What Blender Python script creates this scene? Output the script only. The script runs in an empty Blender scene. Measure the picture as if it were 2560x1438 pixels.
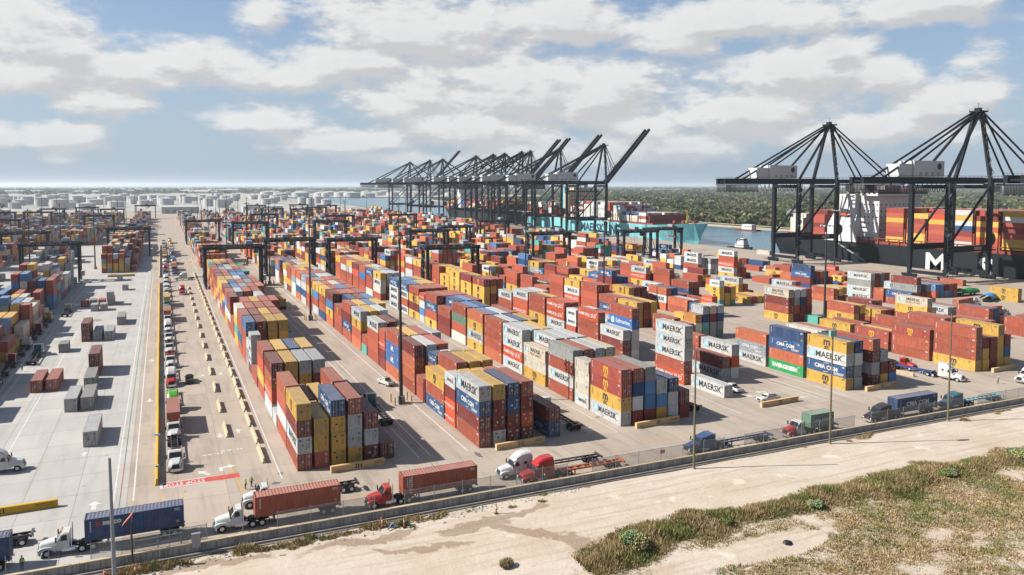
import bpy, math, random
import numpy as np
from mathutils import Vector, Matrix

# ------------------------------------------------------------------ scene, camera, sky, sun
SC = bpy.context.scene
COL = SC.collection
R = math.radians
random.seed(7)
RNG = np.random.default_rng(7)
ALB = 0.54           # paint and stone as they are in the open, not as they look in full sun
HAZE = 0.000058

CAM_H = 48.8
cam_d = bpy.data.cameras.new('camera')
cam = bpy.data.objects.new('camera', cam_d)
COL.objects.link(cam)
cam_d.sensor_width = 36.0
cam_d.lens = 36.0 * 1940.0 / 2560.0
cam_d.shift_y = -129.0 / 2560.0
cam_d.clip_start = 1.0
cam_d.clip_end = 60000.0
_f = 1940.0
_yc = Vector((402.0 - 1280.0, 463.0 - 590.0, _f)).normalized()      # lane direction seen by the camera
_p = math.atan(127.0 / _f)
_zc = Vector((0.0, -math.cos(_p), -math.sin(_p)))
_xc = _yc.cross(_zc)
_right = Vector((_xc[0], _yc[0], _zc[0]))
_up = -Vector((_xc[1], _yc[1], _zc[1]))
_fwd = Vector((_xc[2], _yc[2], _zc[2]))
cam.matrix_world = Matrix(((_right[0], _up[0], -_fwd[0], 0.0),
                           (_right[1], _up[1], -_fwd[1], 0.0),
                           (_right[2], _up[2], -_fwd[2], CAM_H),
                           (0, 0, 0, 1)))
SC.camera = cam

SUN_EL = R(38.5)
SUN_AZ = R(70.0)            # from +Y towards -X
TO_SUN = Vector((-math.sin(SUN_AZ) * math.cos(SUN_EL), math.cos(SUN_AZ) * math.cos(SUN_EL), math.sin(SUN_EL)))
sun_d = bpy.data.lights.new('sun', 'SUN')
sun_d.energy = 5.0
sun_d.angle = R(0.53)
sun_d.color = (1.0, 0.94, 0.85)
sun = bpy.data.objects.new('sun', sun_d)
COL.objects.link(sun)
sun.rotation_euler = TO_SUN.to_track_quat('Z', 'Y').to_euler()

SC.view_settings.view_transform = 'Standard'
SC.view_settings.look = 'None'
SC.view_settings.exposure = 1.08
SC.view_settings.gamma = 1.0
SC.view_settings.use_curve_mapping = False
SC.render.engine = 'CYCLES'
SC.cycles.max_bounces = 6
SC.cycles.diffuse_bounces = 2
SC.cycles.glossy_bounces = 2
SC.cycles.transparent_max_bounces = 10
SC.cycles.volume_bounces = 0
SC.cycles.use_denoising = True


KIDS = {}


class NT:
    """small helper to wire shader nodes"""
    def __init__(self, tree):
        self.t = tree
    def n(self, kind, **kw):
        nd = self.t.nodes.new('ShaderNode' + kind)
        for k, v in kw.items():
            setattr(nd, k, v)
        return nd
    def l(self, a, b):
        self.t.links.new(a, b)
    def val(self, sock, v):
        if hasattr(v, 'is_linked') or hasattr(v, 'node'):
            self.l(v, sock)
        else:
            sock.default_value = v
    def math(self, op, a, b=None, c=None, clamp=False):
        nd = self.n('Math', operation=op, use_clamp=clamp)
        self.val(nd.inputs[0], a)
        if b is not None:
            self.val(nd.inputs[1], b)
        if c is not None:
            self.val(nd.inputs[2], c)
        return nd.outputs[0]
    def vmath(self, op, a, b=None, scale=None):
        nd = self.n('VectorMath', operation=op)
        self.val(nd.inputs[0], a)
        if b is not None:
            self.val(nd.inputs[1], b)
        if scale is not None:
            self.val(nd.inputs[3], scale)
        return nd.outputs[0]
    def mix(self, fac, a, b, blend='MIX'):
        nd = self.n('Mix', data_type='RGBA', blend_type=blend)
        self.val(nd.inputs[0], fac)
        self.val(nd.inputs[6], a)
        self.val(nd.inputs[7], b)
        return nd.outputs[2]
    def noise(self, vec, scale, detail=4.0, rough=0.55, lac=2.0):
        nd = self.n('TexNoise')
        if vec is not None:
            self.l(vec, nd.inputs['Vector'])
        nd.inputs['Scale'].default_value = scale
        nd.inputs['Detail'].default_value = detail
        nd.inputs['Roughness'].default_value = rough
        nd.inputs['Lacunarity'].default_value = lac
        return nd.outputs['Fac']
    def ramp(self, fac, lo, hi, a=0.0, b=1.0, smooth=True):
        nd = self.n('MapRange', interpolation_type='SMOOTHSTEP' if smooth else 'LINEAR', clamp=True)
        self.val(nd.inputs[0], fac)
        for i, v in enumerate((lo, hi, a, b)):
            self.val(nd.inputs[i + 1], v)
        return nd.outputs[0]


def c4(c):
    return (c[0], c[1], c[2], 1.0)


def build_world():
    w = bpy.data.worlds.new('World')
    SC.world = w
    w.use_nodes = True
    t = NT(w.node_tree)
    w.node_tree.nodes.clear()
    sky = t.n('TexSky', sky_type='NISHITA')
    sky.sun_disc = False
    sky.sun_elevation = SUN_EL
    sky.sun_rotation = -SUN_AZ
    sky.altitude = 0.0
    sky.air_density = 1.0
    sky.dust_density = 1.6
    sky.ozone_density = 1.6
    # ---- cloud field as a node group: direction -> density
    g = bpy.data.node_groups.new('cloud_field', 'ShaderNodeTree')
    g.interface.new_socket('Vector', in_out='INPUT', socket_type='NodeSocketVector')
    g.interface.new_socket('Field', in_out='OUTPUT', socket_type='NodeSocketFloat')
    q = NT(g)
    gi = q.n('TexSky') if False else g.nodes.new('NodeGroupInput')
    go = g.nodes.new('NodeGroupOutput')
    vec = gi.outputs[0]
    sep = q.n('SeparateXYZ')
    q.l(vec, sep.inputs[0])
    az = q.math('ARCTAN2', sep.outputs[0], sep.outputs[1])
    el = q.math('ARCSINE', sep.outputs[2])
    # banks of cumulus: azimuth (deg, from lane direction to the right), elevation, half width, half height
    banks = [(-6.7, 8.84, 4.33, 3.03), (-7.8, 6.78, 5.29, 2.00), (-1.7, 7.32, 5.00, 1.59), (1.9, 8.07, 5.04, 1.69), (6.4, 7.47, 6.93, 1.63),
             (13.2, 8.70, 6.53, 2.02), (16.7, 10.63, 9.56, 3.51), (22.0, 11.70, 4.71, 2.36), (6.9, 11.32, 2.28, 1.55), (-3.8, 5.39, 3.90, 1.35),
             (-5.9, 2.83, 3.30, 1.17), (-8.8, 2.79, 1.65, 1.04), (6.4, 4.42, 4.13, 1.35), (17.6, 6.50, 6.39, 2.78), (24.0, 6.98, 9.73, 3.54),
             (30.8, 6.21, 5.82, 3.51), (34.2, 3.86, 4.00, 1.74), (12.7, 2.91, 6.08, 1.21), (21.7, 3.91, 7.65, 2.06), (40.7, 11.20, 13.03, 1.75),
             (52.0, 11.46, 7.63, 1.62), (36.2, 10.21, 4.23, 1.59), (28.7, 11.40, 5.27, 2.35), (43.6, 7.55, 6.83, 2.00), (46.9, 8.99, 2.76, 1.36),
             (49.6, 6.97, 3.13, 1.60), (40.7, 5.02, 9.77, 2.69), (35.1, 2.69, 7.40, 1.74), (55.6, 7.84, 2.58, 1.06), (56.0, 5.58, 4.05, 2.13),
             (52.7, 4.99, 3.65, 1.82), (26.4, 2.00, 9.71, 1.47), (47.2, 3.61, 7.51, 1.63), (16.1, 1.84, 4.62, 0.99),
             (-5.9, 1.66, 1.54, 0.46), (55.4, 3.35, 3.46, 1.26)]
    field = None
    for (a, e, ra, re) in banks:
        da = q.math('MULTIPLY', q.math('SUBTRACT', az, R(a)), 1.0 / R(ra))
        de = q.math('MULTIPLY', q.math('SUBTRACT', el, R(e)), 1.0 / R(re))
        # flat underside: stretch what lies below the centre
        de = q.math('MULTIPLY', de, q.ramp(de, -0.2, 0.2, 1.25, 0.9))
        s = q.math('SQRT', q.math('ADD', q.math('MULTIPLY', da, da), q.math('MULTIPLY', de, de)))
        v = q.math('MULTIPLY', q.math('SUBTRACT', 1.0, s), 1.8)
        field = v if field is None else q.math('SMOOTH_MAX', field, v, 0.35)
    field = q.math('MAXIMUM', field, -1.2)
    sc = q.vmath('MULTIPLY', vec, (1.0, 1.0, 2.3))
    # elsewhere round the horizon the same kind of cumulus goes on
    big = q.noise(sc, 3.4, 3.0, 0.5)
    # seen from the side cumulus closes up; overhead the gaps open
    gen = q.math('MULTIPLY', q.math('SUBTRACT', big, q.ramp(el, R(14.0), R(45.0), 0.45, 0.60)), 6.0)
    off = q.ramp(q.math('ABSOLUTE', q.math('SUBTRACT', az, R(14.0))), R(37.0), R(47.0))
    up = q.ramp(el, R(14.5), R(19.0))
    off = q.math('MAXIMUM', off, up)
    field = q.math('ADD', q.math('MULTIPLY', field, q.math('SUBTRACT', 1.0, off)), q.math('MULTIPLY', gen, off))
    n1 = q.noise(sc, 11.0, 4.0, 0.58)
    n2 = q.noise(sc, 34.0, 5.0, 0.62)
    wob = q.math('ADD', q.math('MULTIPLY', q.math('SUBTRACT', n1, 0.5), 3.0), q.math('MULTIPLY', q.math('SUBTRACT', n2, 0.5), 1.7))
    q.l(q.math('ADD', field, wob), go.inputs[0])

    tc = t.n('TexCoord')
    d = t.vmath('NORMALIZE', tc.outputs['Generated'])
    def fld(v):
        nd = t.n('Group')
        nd.node_tree = g
        t.l(v, nd.inputs[0])
        return nd.outputs[0]
    f0 = fld(d)
    f1 = fld(t.vmath('NORMALIZE', t.vmath('ADD', d, (-0.012, 0.002, 0.017))))
    sp = t.n('SeparateXYZ')
    t.l(d, sp.inputs[0])
    elev = t.math('ARCSINE', sp.outputs[2])
    mask = t.ramp(f0, -0.25, 0.9)
    soft = t.ramp(elev, R(0.2), R(2.6), 0.25, 0.97)
    mask = t.math('MULTIPLY', mask, soft)
    lit = t.ramp(t.math('SUBTRACT', f0, f1), -0.5, 0.55)
    lit = t.math('MULTIPLY', lit, t.ramp(f0, 0.8, 2.6, 1.0, 0.7))
    ccol = t.mix(lit, (5.75, 5.72, 5.8, 1), (7.8, 7.8, 7.75, 1))
    # low on the horizon everything fades to a pale haze
    skyc = t.mix(1.0, sky.outputs[0], (0.84, 1.0, 1.2, 1), 'MULTIPLY')
    hz = t.ramp(elev, R(-0.5), R(15.0), 0.85, 0.2, smooth=False)
    skyc = t.mix(hz, skyc, t.mix(t.ramp(elev, R(0.0), R(4.0)), (4.1, 5.05, 6.2, 1), (4.5, 5.5, 6.6, 1)))
    ccol = t.mix(t.ramp(elev, R(0.0), R(5.0), 0.55, 0.0), ccol, (4.8, 5.5, 6.3, 1))
    col = t.mix(mask, skyc, ccol)
    bg = t.n('Background')
    t.l(col, bg.inputs[0])
    bg.inputs[1].default_value = 0.05
    out = t.n('OutputWorld')
    t.l(bg.outputs[0], out.inputs[0])
    w.cycles.sampling_method = 'MANUAL'
    w.cycles.sample_map_resolution = 512


build_world()

# ------------------------------------------------------------------ materials
MATS = {}


def M(name, col=(0.5, 0.5, 0.5), rough=0.6, metal=0.0, var=0.0, vscale=3.0, spec=0.3, obj=False, coord='Object',
      attr=None, dirt=0.0, dust=0.0, bump=0.0, bscale=20.0, var2=None, attr_raw=False):
    """procedural painted / weathered surface. obj: tint from the object's own colour; attr: from a mesh attribute"""
    if name in MATS:
        return MATS[name]
    m = bpy.data.materials.new(name)
    m.use_nodes = True
    MATS[name] = m
    t = NT(m.node_tree)
    b = m.node_tree.nodes['Principled BSDF']
    b.inputs['Roughness'].default_value = rough
    b.inputs['Metallic'].default_value = metal
    b.inputs['Specular IOR Level'].default_value = spec
    tc = t.n('TexCoord')
    v = tc.outputs[coord]
    if obj:
        oi = t.n('ObjectInfo')
        base = oi.outputs['Color']
        sh = t.n('Combine' + 'XYZ')
        for i in range(3):
            t.l(t.math('MULTIPLY', oi.outputs['Random'], 37.0 + 11 * i), sh.inputs[i])
        v = t.vmath('ADD', v, sh.outputs[0])
    elif attr:
        at = t.n('Attribute')
        at.attribute_name = attr
        base = at.outputs['Color']
    else:
        rgb = t.n('RGB')
        rgb.outputs[0].default_value = c4(col)
        base = rgb.outputs[0]
    if var:
        n = t.noise(v, vscale, 5.0, 0.6)
        k = t.ramp(n, 0.25, 0.75, 1.0 - var, 1.0 + var, smooth=False)
        cc = t.n('CombineColor')
        for i in range(3):
            t.l(k, cc.inputs[i])
        base = t.mix(1.0, base, cc.outputs[0], 'MULTIPLY')
    if var2:
        n = t.noise(v, var2[1], 6.0, 0.62)
        base = t.mix(t.math('MULTIPLY', t.ramp(n, 0.45, 0.68), var2[2]), base, c4(var2[0]))
    if dirt:
        st = t.vmath('MULTIPLY', v, (2.2, 2.2, 0.35))
        n = t.noise(st, 1.3, 6.0, 0.65)
        base = t.mix(t.math('MULTIPLY', t.ramp(n, 0.47, 0.70), dirt), base, (0.13, 0.085, 0.055, 1))
    if dust:
        ge = t.n('NewGeometry')
        s = t.n('SeparateXYZ')
        t.l(ge.outputs['Normal'], s.inputs[0])
        n = t.noise(v, 0.7, 5.0, 0.6)
        k = t.math('MULTIPLY', t.ramp(s.outputs[2], 0.6, 0.95), t.ramp(n, 0.25, 0.75, dust * 0.5, dust))
        base = t.mix(k, base, (0.42, 0.37, 0.32, 1))
    if metal < 0.5 and not (attr and attr_raw):
        base = t.mix(1.0, base, (ALB, ALB, ALB, 1), 'MULTIPLY')
    t.l(base, b.inputs['Base Color'])
    if bump:
        bn = t.n('Bump')
        bn.inputs['Strength'].default_value = bump
        bn.inputs['Distance'].default_value = 0.05
        t.l(t.noise(v, bscale, 4.0, 0.6), bn.inputs['Height'])
        t.l(bn.outputs[0], b.inputs['Normal'])
    return m


# ------------------------------------------------------------------ mesh building
class MB:
    """collects vertices and faces of ONE part"""
    def __init__(self):
        self.v, self.f, self.m = [], [], []
    def add(self, vs, fs, mi=0):
        o = len(self.v)
        self.v.extend(tuple(p) for p in vs)
        for f in fs:
            self.f.append(tuple(i + o for i in f))
            self.m.append(mi)
        return self
    def quad(self, a, b, c, d, mi=0):
        return self.add((a, b, c, d), ((0, 1, 2, 3),), mi)
    def box(self, x0, x1, y0, y1, z0, z1, mi=0):
        return self.add(((x0, y0, z0), (x1, y0, z0), (x1, y1, z0), (x0, y1, z0), (x0, y0, z1), (x1, y0, z1), (x1, y1, z1), (x0, y1, z1)),
                        ((3, 2, 1, 0), (4, 5, 6, 7), (0, 1, 5, 4), (1, 2, 6, 5), (2, 3, 7, 6), (3, 0, 4, 7)), mi)
    def beam(self, p, q, w, h, mi=0, up=(0, 0, 1), w2=None, h2=None):
        p, q = Vector(p), Vector(q)
        d = (q - p).normalized()
        u = Vector(up)
        if abs(d.dot(u)) > 0.98:
            u = Vector((1, 0, 0)) if abs(d.x) < 0.9 else Vector((0, 1, 0))
        s = d.cross(u).normalized()
        u = s.cross(d).normalized()
        w2, h2 = w2 or w, h2 or h
        vs = []
        for (c, ww, hh) in ((p, w, h), (q, w2, h2)):
            for (a, b) in ((-1, -1), (1, -1), (1, 1), (-1, 1)):
                vs.append(c + s * (a * ww / 2) + u * (b * hh / 2))
        return self.add(vs, ((0, 1, 2, 3), (7, 6, 5, 4), (0, 4, 5, 1), (1, 5, 6, 2), (2, 6, 7, 3), (3, 7, 4, 0)), mi)
    def tube(self, p, q, r, r2=None, n=8, mi=0, caps=True):
        p, q = Vector(p), Vector(q)
        r2 = r if r2 is None else r2
        d = (q - p).normalized()
        u = Vector((0, 0, 1)) if abs(d.z) < 0.9 else Vector((1, 0, 0))
        s = d.cross(u).normalized()
        u = s.cross(d)
        vs = []
        for (c, rr) in ((p, r), (q, r2)):
            for i in range(n):
                a = 2 * math.pi * i / n
                vs.append(c + s * (math.cos(a) * rr) + u * (math.sin(a) * rr))
        fs = [(i, i + n, (i + 1) % n + n, (i + 1) % n) for i in range(n)]
        if caps:
            fs += [tuple(range(n)), tuple(range(2 * n - 1, n - 1, -1))]
        return self.add(vs, fs, mi)
    def loft(self, secs, mi=0, caps=True, closed=True):
        n = len(secs[0])
        vs = [p for s in secs for p in s]
        fs = []
        for k in range(len(secs) - 1):
            for i in range(n if closed else n - 1):
                j = (i + 1) % n
                fs.append((k * n + i, k * n + j, (k + 1) * n + j, (k + 1) * n + i))
        if caps:
            fs.append(tuple(range(n - 1, -1, -1)))
            fs.append(tuple(range((len(secs) - 1) * n, len(secs) * n)))
        return self.add(vs, fs, mi)
    def lathe(self, prof, n=16, mi=0, c=(0, 0, 0)):
        """profile of (radius, z) round a vertical axis"""
        return self.loft([[(c[0] + r * math.cos(2 * math.pi * i / n), c[1] + r * math.sin(2 * math.pi * i / n), c[2] + z) for i in range(n)] for (r, z) in prof], mi)
    def prism(self, poly, x0, x1, axis='y', mi=0):
        """polygon in the (x,z) plane pulled along y (or (y,z) along x, or (x,y) along z)"""
        def P(a, b, c):
            return (a, c, b) if axis == 'y' else ((c, a, b) if axis == 'x' else (a, b, c))
        return self.loft([[P(a, b, x0) for a, b in poly], [P(a, b, x1) for a, b in poly]], mi)
    def mesh(self, name, mats, smooth=False):
        me = bpy.data.meshes.new(name)
        me.from_pydata(self.v, [], self.f)
        for m in mats:
            me.materials.append(m)
        if len(mats) > 1:
            me.polygons.foreach_set('material_index', self.m)
        if smooth:
            me.polygons.foreach_set('use_smooth', [True] * len(me.polygons))
        me.update()
        fix_normals(me)
        return me
    def build(self, name, mats, parent=None, loc=(0, 0, 0), rz=0.0, color=None, smooth=False):
        mats = mats if isinstance(mats, (list, tuple)) else [mats]
        return put(name, self.mesh(name, mats, smooth), parent, loc, rz, color)


def fix_normals(me):
    import bmesh
    if len(me.polygons) > 20000:
        return
    bm = bmesh.new()
    bm.from_mesh(me)
    bmesh.ops.recalc_face_normals(bm, faces=bm.faces)
    bm.to_mesh(me)
    bm.free()


def put(name, me, parent=None, loc=(0, 0, 0), rz=0.0, color=None):
    o = bpy.data.objects.new(name, me)
    COL.objects.link(o)
    o.location = loc
    if rz:
        o.rotation_euler = (0, 0, rz)
    if parent:
        o.parent = parent
        KIDS.setdefault(parent.name, []).append(o)
    if color:
        o.color = c4(color)
    return o


def tag(o, label=None, cat=None, group=None, kind=None):
    for k, v in (('label', label), ('category', cat), ('group', group), ('kind', kind)):
        if v:
            o[k] = v
    return o


def thing(name, label, cat, loc=(0, 0, 0), rz=0.0, group=None):
    o = bpy.data.objects.new(name, None)
    o.empty_display_size = 0.3
    COL.objects.link(o)
    o.location = loc
    o.rotation_euler = (0, 0, rz)
    return tag(o, label, cat, group)


def kids(o):
    return KIDS.get(o.name, [])


def copy_tree(o, loc=None, rz=None, parent=None):
    c = o.copy()
    COL.objects.link(c)
    c.parent = parent
    if parent:
        KIDS.setdefault(parent.name, []).append(c)
    if loc is not None:
        c.location = loc
    if rz is not None:
        c.rotation_euler = (0, 0, rz)
    for ch in kids(o):
        copy_tree(ch, parent=c)
    return c


def struct(name, mb, mat, kind='structure', **kw):
    return tag(mb.build(name, mat, **kw), kind=kind)


ORD = ['first', 'second', 'third', 'fourth', 'fifth', 'sixth', 'seventh', 'eighth', 'ninth', 'tenth', 'eleventh', 'twelfth', 'thirteenth',
       'fourteenth', 'fifteenth', 'sixteenth', 'seventeenth', 'eighteenth', 'nineteenth', 'twentieth']
TENS = {2: 'twenty', 3: 'thirty', 4: 'forty', 5: 'fifty', 6: 'sixty', 7: 'seventy', 8: 'eighty', 9: 'ninety'}


def ordinal(i):
    if i < 20:
        return ORD[i]
    n = i + 1
    if n % 10 == 0:
        return {3: 'thirtieth', 4: 'fortieth', 5: 'fiftieth', 6: 'sixtieth', 7: 'seventieth', 8: 'eightieth', 9: 'ninetieth'}[n // 10]
    return TENS[n // 10] + '-' + ORD[n % 10 - 1]


_TXT = {}


def text_geo(s, bold=0.0, spacing=1.0, res=2):
    """flat glyph outlines of a word, centred, 1 unit high; returns (verts Nx2, faces)"""
    key = (s, bold, spacing, res)
    if key in _TXT:
        return _TXT[key]
    cu = bpy.data.curves.new('text', 'FONT')
    cu.body = s
    cu.size = 1.0
    cu.offset = bold
    cu.space_character = spacing
    cu.resolution_u = res
    cu.align_x = 'CENTER'
    cu.align_y = 'CENTER'
    o = bpy.data.objects.new('text', cu)
    COL.objects.link(o)
    dg = bpy.context.evaluated_depsgraph_get()
    ev = o.evaluated_get(dg)
    me = ev.to_mesh()
    vs = [(v.co.x, v.co.y) for v in me.vertices]
    fs = [tuple(p.vertices) for p in me.polygons]
    ev.to_mesh_clear()
    bpy.data.objects.remove(o)
    bpy.data.curves.remove(cu)
    _TXT[key] = (vs, fs)
    return vs, fs


def text_on(mb, s, size, org, ux, uy, mi=0, bold=0.02, sx=1.0, spacing=1.0):
    """lay a word on a plane: org centre, ux reading direction, uy up"""
    vs, fs = text_geo(s, bold, spacing)
    org, ux, uy = Vector(org), Vector(ux), Vector(uy)
    mb.add([org + ux * (a * size * sx) + uy * (b * size) for a, b in vs], fs, mi)
# ------------------------------------------------------------------ ground, water, pavements
def ground_material():
    m = bpy.data.materials.new('far_land')
    m.use_nodes = True
    t = NT(m.node_tree)
    b = m.node_tree.nodes['Principled BSDF']
    b.inputs['Roughness'].default_value = 0.95
    b.inputs['Specular IOR Level'].default_value = 0.05
    tc = t.n('TexCoord')
    v = tc.outputs['Object']
    n1 = t.noise(v, 0.004, 6.0, 0.6)
    n2 = t.noise(v, 0.03, 6.0, 0.65)
    n3 = t.noise(v, 0.0011, 5.0, 0.6)
    a = t.mix(t.ramp(n2, 0.35, 0.65), (0.035, 0.05, 0.018, 1), (0.095, 0.095, 0.042, 1))
    a = t.mix(t.math('MULTIPLY', t.ramp(n1, 0.56, 0.66), 0.55), a, (0.20, 0.165, 0.11, 1))
    a = t.mix(t.math('MULTIPLY', t.ramp(n3, 0.60, 0.68), 0.6), a, (0.36, 0.34, 0.31, 1))
    t.l(a, b.inputs['Base Color'])
    return m


def concrete(name, col, col2, joint=None, stain=0.5):
    col, col2 = [x * ALB for x in col], [x * ALB for x in col2]
    m = bpy.data.materials.new(name)
    m.use_nodes = True
    t = NT(m.node_tree)
    b = m.node_tree.nodes['Principled BSDF']
    b.inputs['Roughness'].default_value = 0.85
    b.inputs['Specular IOR Level'].default_value = 0.2
    ge = t.n('NewGeometry')
    v = ge.outputs['Position']
    oi = t.n('ObjectInfo')
    n1 = t.noise(v, 0.06, 6.0, 0.62)
    n2 = t.noise(t.vmath('MULTIPLY', v, (1.0, 0.09, 1.0)), 0.55, 6.0, 0.6)      # wear along the lanes
    n3 = t.noise(v, 1.7, 5.0, 0.7)
    n4 = t.noise(t.vmath('MULTIPLY', v, (0.12, 1.0, 1.0)), 0.5, 5.0, 0.6)
    c = t.mix(t.ramp(n1, 0.3, 0.7), c4(col), c4(col2))
    c = t.mix(t.math('MULTIPLY', t.ramp(n2, 0.46, 0.72), stain), c, c4([x * 0.6 for x in col]))
    c = t.mix(t.math('MULTIPLY', t.ramp(n4, 0.55, 0.8), stain * 0.5), c, c4([min(1, x * 1.3) for x in col]))
    c = t.mix(t.math('MULTIPLY', t.ramp(n3, 0.55, 0.8), 0.3), c, c4([x * 0.6 for x in col]))
    n5 = t.noise(v, 0.33, 3.0, 0.5)
    c = t.mix(t.math('MULTIPLY', t.ramp(n5, 0.66, 0.74), 0.5), c, c4([x * 0.45 for x in col]))
    k = t.ramp(oi.outputs['Random'], 0.0, 1.0, 0.94, 1.05, smooth=False)
    cc = t.n('CombineColor')
    for i in range(3):
        t.l(k, cc.inputs[i])
    c = t.mix(1.0, c, cc.outputs[0], 'MULTIPLY')
    if joint:
        br = t.n('TexBrick')
        t.l(v, br.inputs['Vector'])
        br.offset = 0.0
        br.inputs['Scale'].default_value = 1.0
        br.inputs['Mortar Size'].default_value = 0.02
        br.inputs['Brick Width'].default_value = joint[0]
        br.inputs['Row Height'].default_value = joint[1]
        c = t.mix(t.math('MULTIPLY', br.outputs['Fac'], 0.45), c, (0.12, 0.11, 0.1, 1))
    t.l(c, b.inputs['Base Color'])
    return m


def dirt_material():
    m = bpy.data.materials.new('caliche')
    m.use_nodes = True
    t = NT(m.node_tree)
    b = m.node_tree.nodes['Principled BSDF']
    b.inputs['Roughness'].default_value = 0.95
    b.inputs['Specular IOR Level'].default_value = 0.1
    ge = t.n('NewGeometry')
    v = ge.outputs['Position']
    w = t.vmath('ADD', v, t.vmath('MULTIPLY', t.n('TexNoise').outputs['Color'], (0.0, 0.0, 0.0)))
    n1 = t.noise(v, 0.09, 6.0, 0.6)
    # wheel tracks run along the strip
    n2 = t.noise(t.vmath('MULTIPLY', v, (0.05, 1.0, 1.0)), 0.9, 6.0, 0.62)
    n3 = t.noise(v, 0.9, 7.0, 0.7)
    n4 = t.noise(v, 0.17, 7.0, 0.6)
    c = t.mix(t.ramp(n1, 0.3, 0.7), (0.55, 0.455, 0.36, 1), (0.64, 0.56, 0.475, 1))
    c = t.mix(t.math('MULTIPLY', t.ramp(n2, 0.47, 0.68), 0.6), c, (0.45, 0.35, 0.255, 1))
    c = t.mix(t.math('MULTIPLY', t.ramp(n3, 0.55, 0.8), 0.4), c, (0.40, 0.31, 0.22, 1))
    c = t.mix(t.math('MULTIPLY', t.ramp(n4, 0.60, 0.68), 0.65), c, (0.78, 0.71, 0.61, 1))
    # damp hollows with their own outline
    sp = t.n('SeparateXYZ')
    nz = t.n('TexNoise')
    t.l(v, nz.inputs['Vector'])
    nz.inputs['Scale'].default_value = 0.16
    nz.inputs['Detail'].default_value = 7.0
    nz.inputs['Roughness'].default_value = 0.62
    dv = t.vmath('ADD', v, t.vmath('SCALE', t.vmath('SUBTRACT', nz.outputs['Color'], (0.5, 0.5, 0.5)), scale=9.0))
    t.l(dv, sp.inputs[0])
    wet = None
    for (cx, cy, rx, ry, an) in ((39.5, 101.0, 7.5, 1.6, -8), (45.5, 96.5, 6.5, 1.5, -38), (50.5, 91.0, 4.5, 2.0, -60), (46.0, 102.2, 6.5, 1.2, 6), (24.0, 103.6, 9.0, 1.3, 2),
                                 (31.0, 98.0, 8.0, 1.0, -20), (4.0, 104.5, 9.0, 1.3, 0)):
        ca, sa = math.cos(R(an)), math.sin(R(an))
        x = t.math('SUBTRACT', sp.outputs[0], cx)
        y = t.math('SUBTRACT', sp.outputs[1], cy)
        u = t.math('MULTIPLY', t.math('ADD', t.math('MULTIPLY', x, ca), t.math('MULTIPLY', y, sa)), 1.0 / rx)
        q = t.math('MULTIPLY', t.math('SUBTRACT', t.math('MULTIPLY', y, ca), t.math('MULTIPLY', x, sa)), 1.0 / ry)
        s = t.math('SUBTRACT', 1.0, t.math('ADD', t.math('MULTIPLY', u, u), t.math('MULTIPLY', q, q)))
        wet = s if wet is None else t.math('MAXIMUM', wet, s)
    k = t.ramp(wet, -0.05, 0.4, 0.0, 0.62)
    c = t.mix(k, c, (0.25, 0.165, 0.105, 1))
    c = t.mix(1.0, c, (ALB * 1.15, ALB * 1.15, ALB * 1.15, 1), 'MULTIPLY')
    t.l(c, b.inputs['Base Color'])
    bn = t.n('Bump')
    bn.inputs['Strength'].default_value = 0.55
    bn.inputs['Distance'].default_value = 0.25
    t.l(t.math('ADD', n3, t.math('MULTIPLY', n2, 0.7)), bn.inputs['Height'])
    t.l(bn.outputs[0], b.inputs['Normal'])
    return m


FAR = 42000.0
gm = MB()
LAND_A = [(-FAR, -3000), (401, -3000), (401, 1450), (440, 2100), (430, 3280), (900, 3060), (3000, 2900), (FAR, 5200), (FAR, FAR), (-FAR, FAR)]
LAND_B = [(640, -3000), (FAR, -3000), (FAR, 4700), (3000, 2640), (1500, 2600), (800, 2350), (655, 1500), (636, 800)]
gm.add([(x, y, -0.5) for x, y in LAND_A], [tuple(range(len(LAND_A)))])
gm.add([(x, y, 0.4) for x, y in LAND_B], [tuple(range(len(LAND_B)))])
for poly, z, rng in ((LAND_A, -0.5, range(1, 7)), (LAND_B, 0.4, (2, 3, 4, 5, 6, 7))):
    for i in rng:
        a, b_ = poly[i], poly[(i + 1) % len(poly)]
        gm.quad((*a, z), (*b_, z), (*b_, -5.0), (*a, -5.0))
struct('ground', gm, ground_material())


def water_material():
    m = bpy.data.materials.new('channel_water')
    m.use_nodes = True
    t = NT(m.node_tree)
    b = m.node_tree.nodes['Principled BSDF']
    b.inputs['Base Color'].default_value = (0.035, 0.105, 0.155, 1)
    b.inputs['Roughness'].default_value = 0.22
    b.inputs['IOR'].default_value = 1.33
    ge = t.n('NewGeometry')
    bn = t.n('Bump')
    bn.inputs['Strength'].default_value = 0.6
    bn.inputs['Distance'].default_value = 0.5
    v = t.vmath('MULTIPLY', ge.outputs['Position'], (1.0, 0.6, 1.0))
    t.l(t.math('ADD', t.noise(v, 0.35, 5.0, 0.65), t.math('MULTIPLY', t.noise(v, 0.05, 3.0), 2.0)), bn.inputs['Height'])
    t.l(bn.outputs[0], b.inputs['Normal'])
    return m


struct('water', MB().quad((395, -3000, -2.6), (FAR, -3000, -2.6), (FAR, 6000, -2.6), (395, 6000, -2.6)), water_material())

C_TAN = concrete('concrete_tan', (0.475, 0.395, 0.325), (0.545, 0.465, 0.39))
C_TANJ = concrete('concrete_tan_far', (0.475, 0.395, 0.325), (0.545, 0.465, 0.39), (7.3, 9.3))
C_PALE = concrete('concrete_pale', (0.53, 0.505, 0.475), (0.585, 0.565, 0.535), None, 0.3)
C_PALEJ = concrete('concrete_pale_far', (0.53, 0.505, 0.475), (0.585, 0.565, 0.535), (7.3, 9.3), 0.3)

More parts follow.
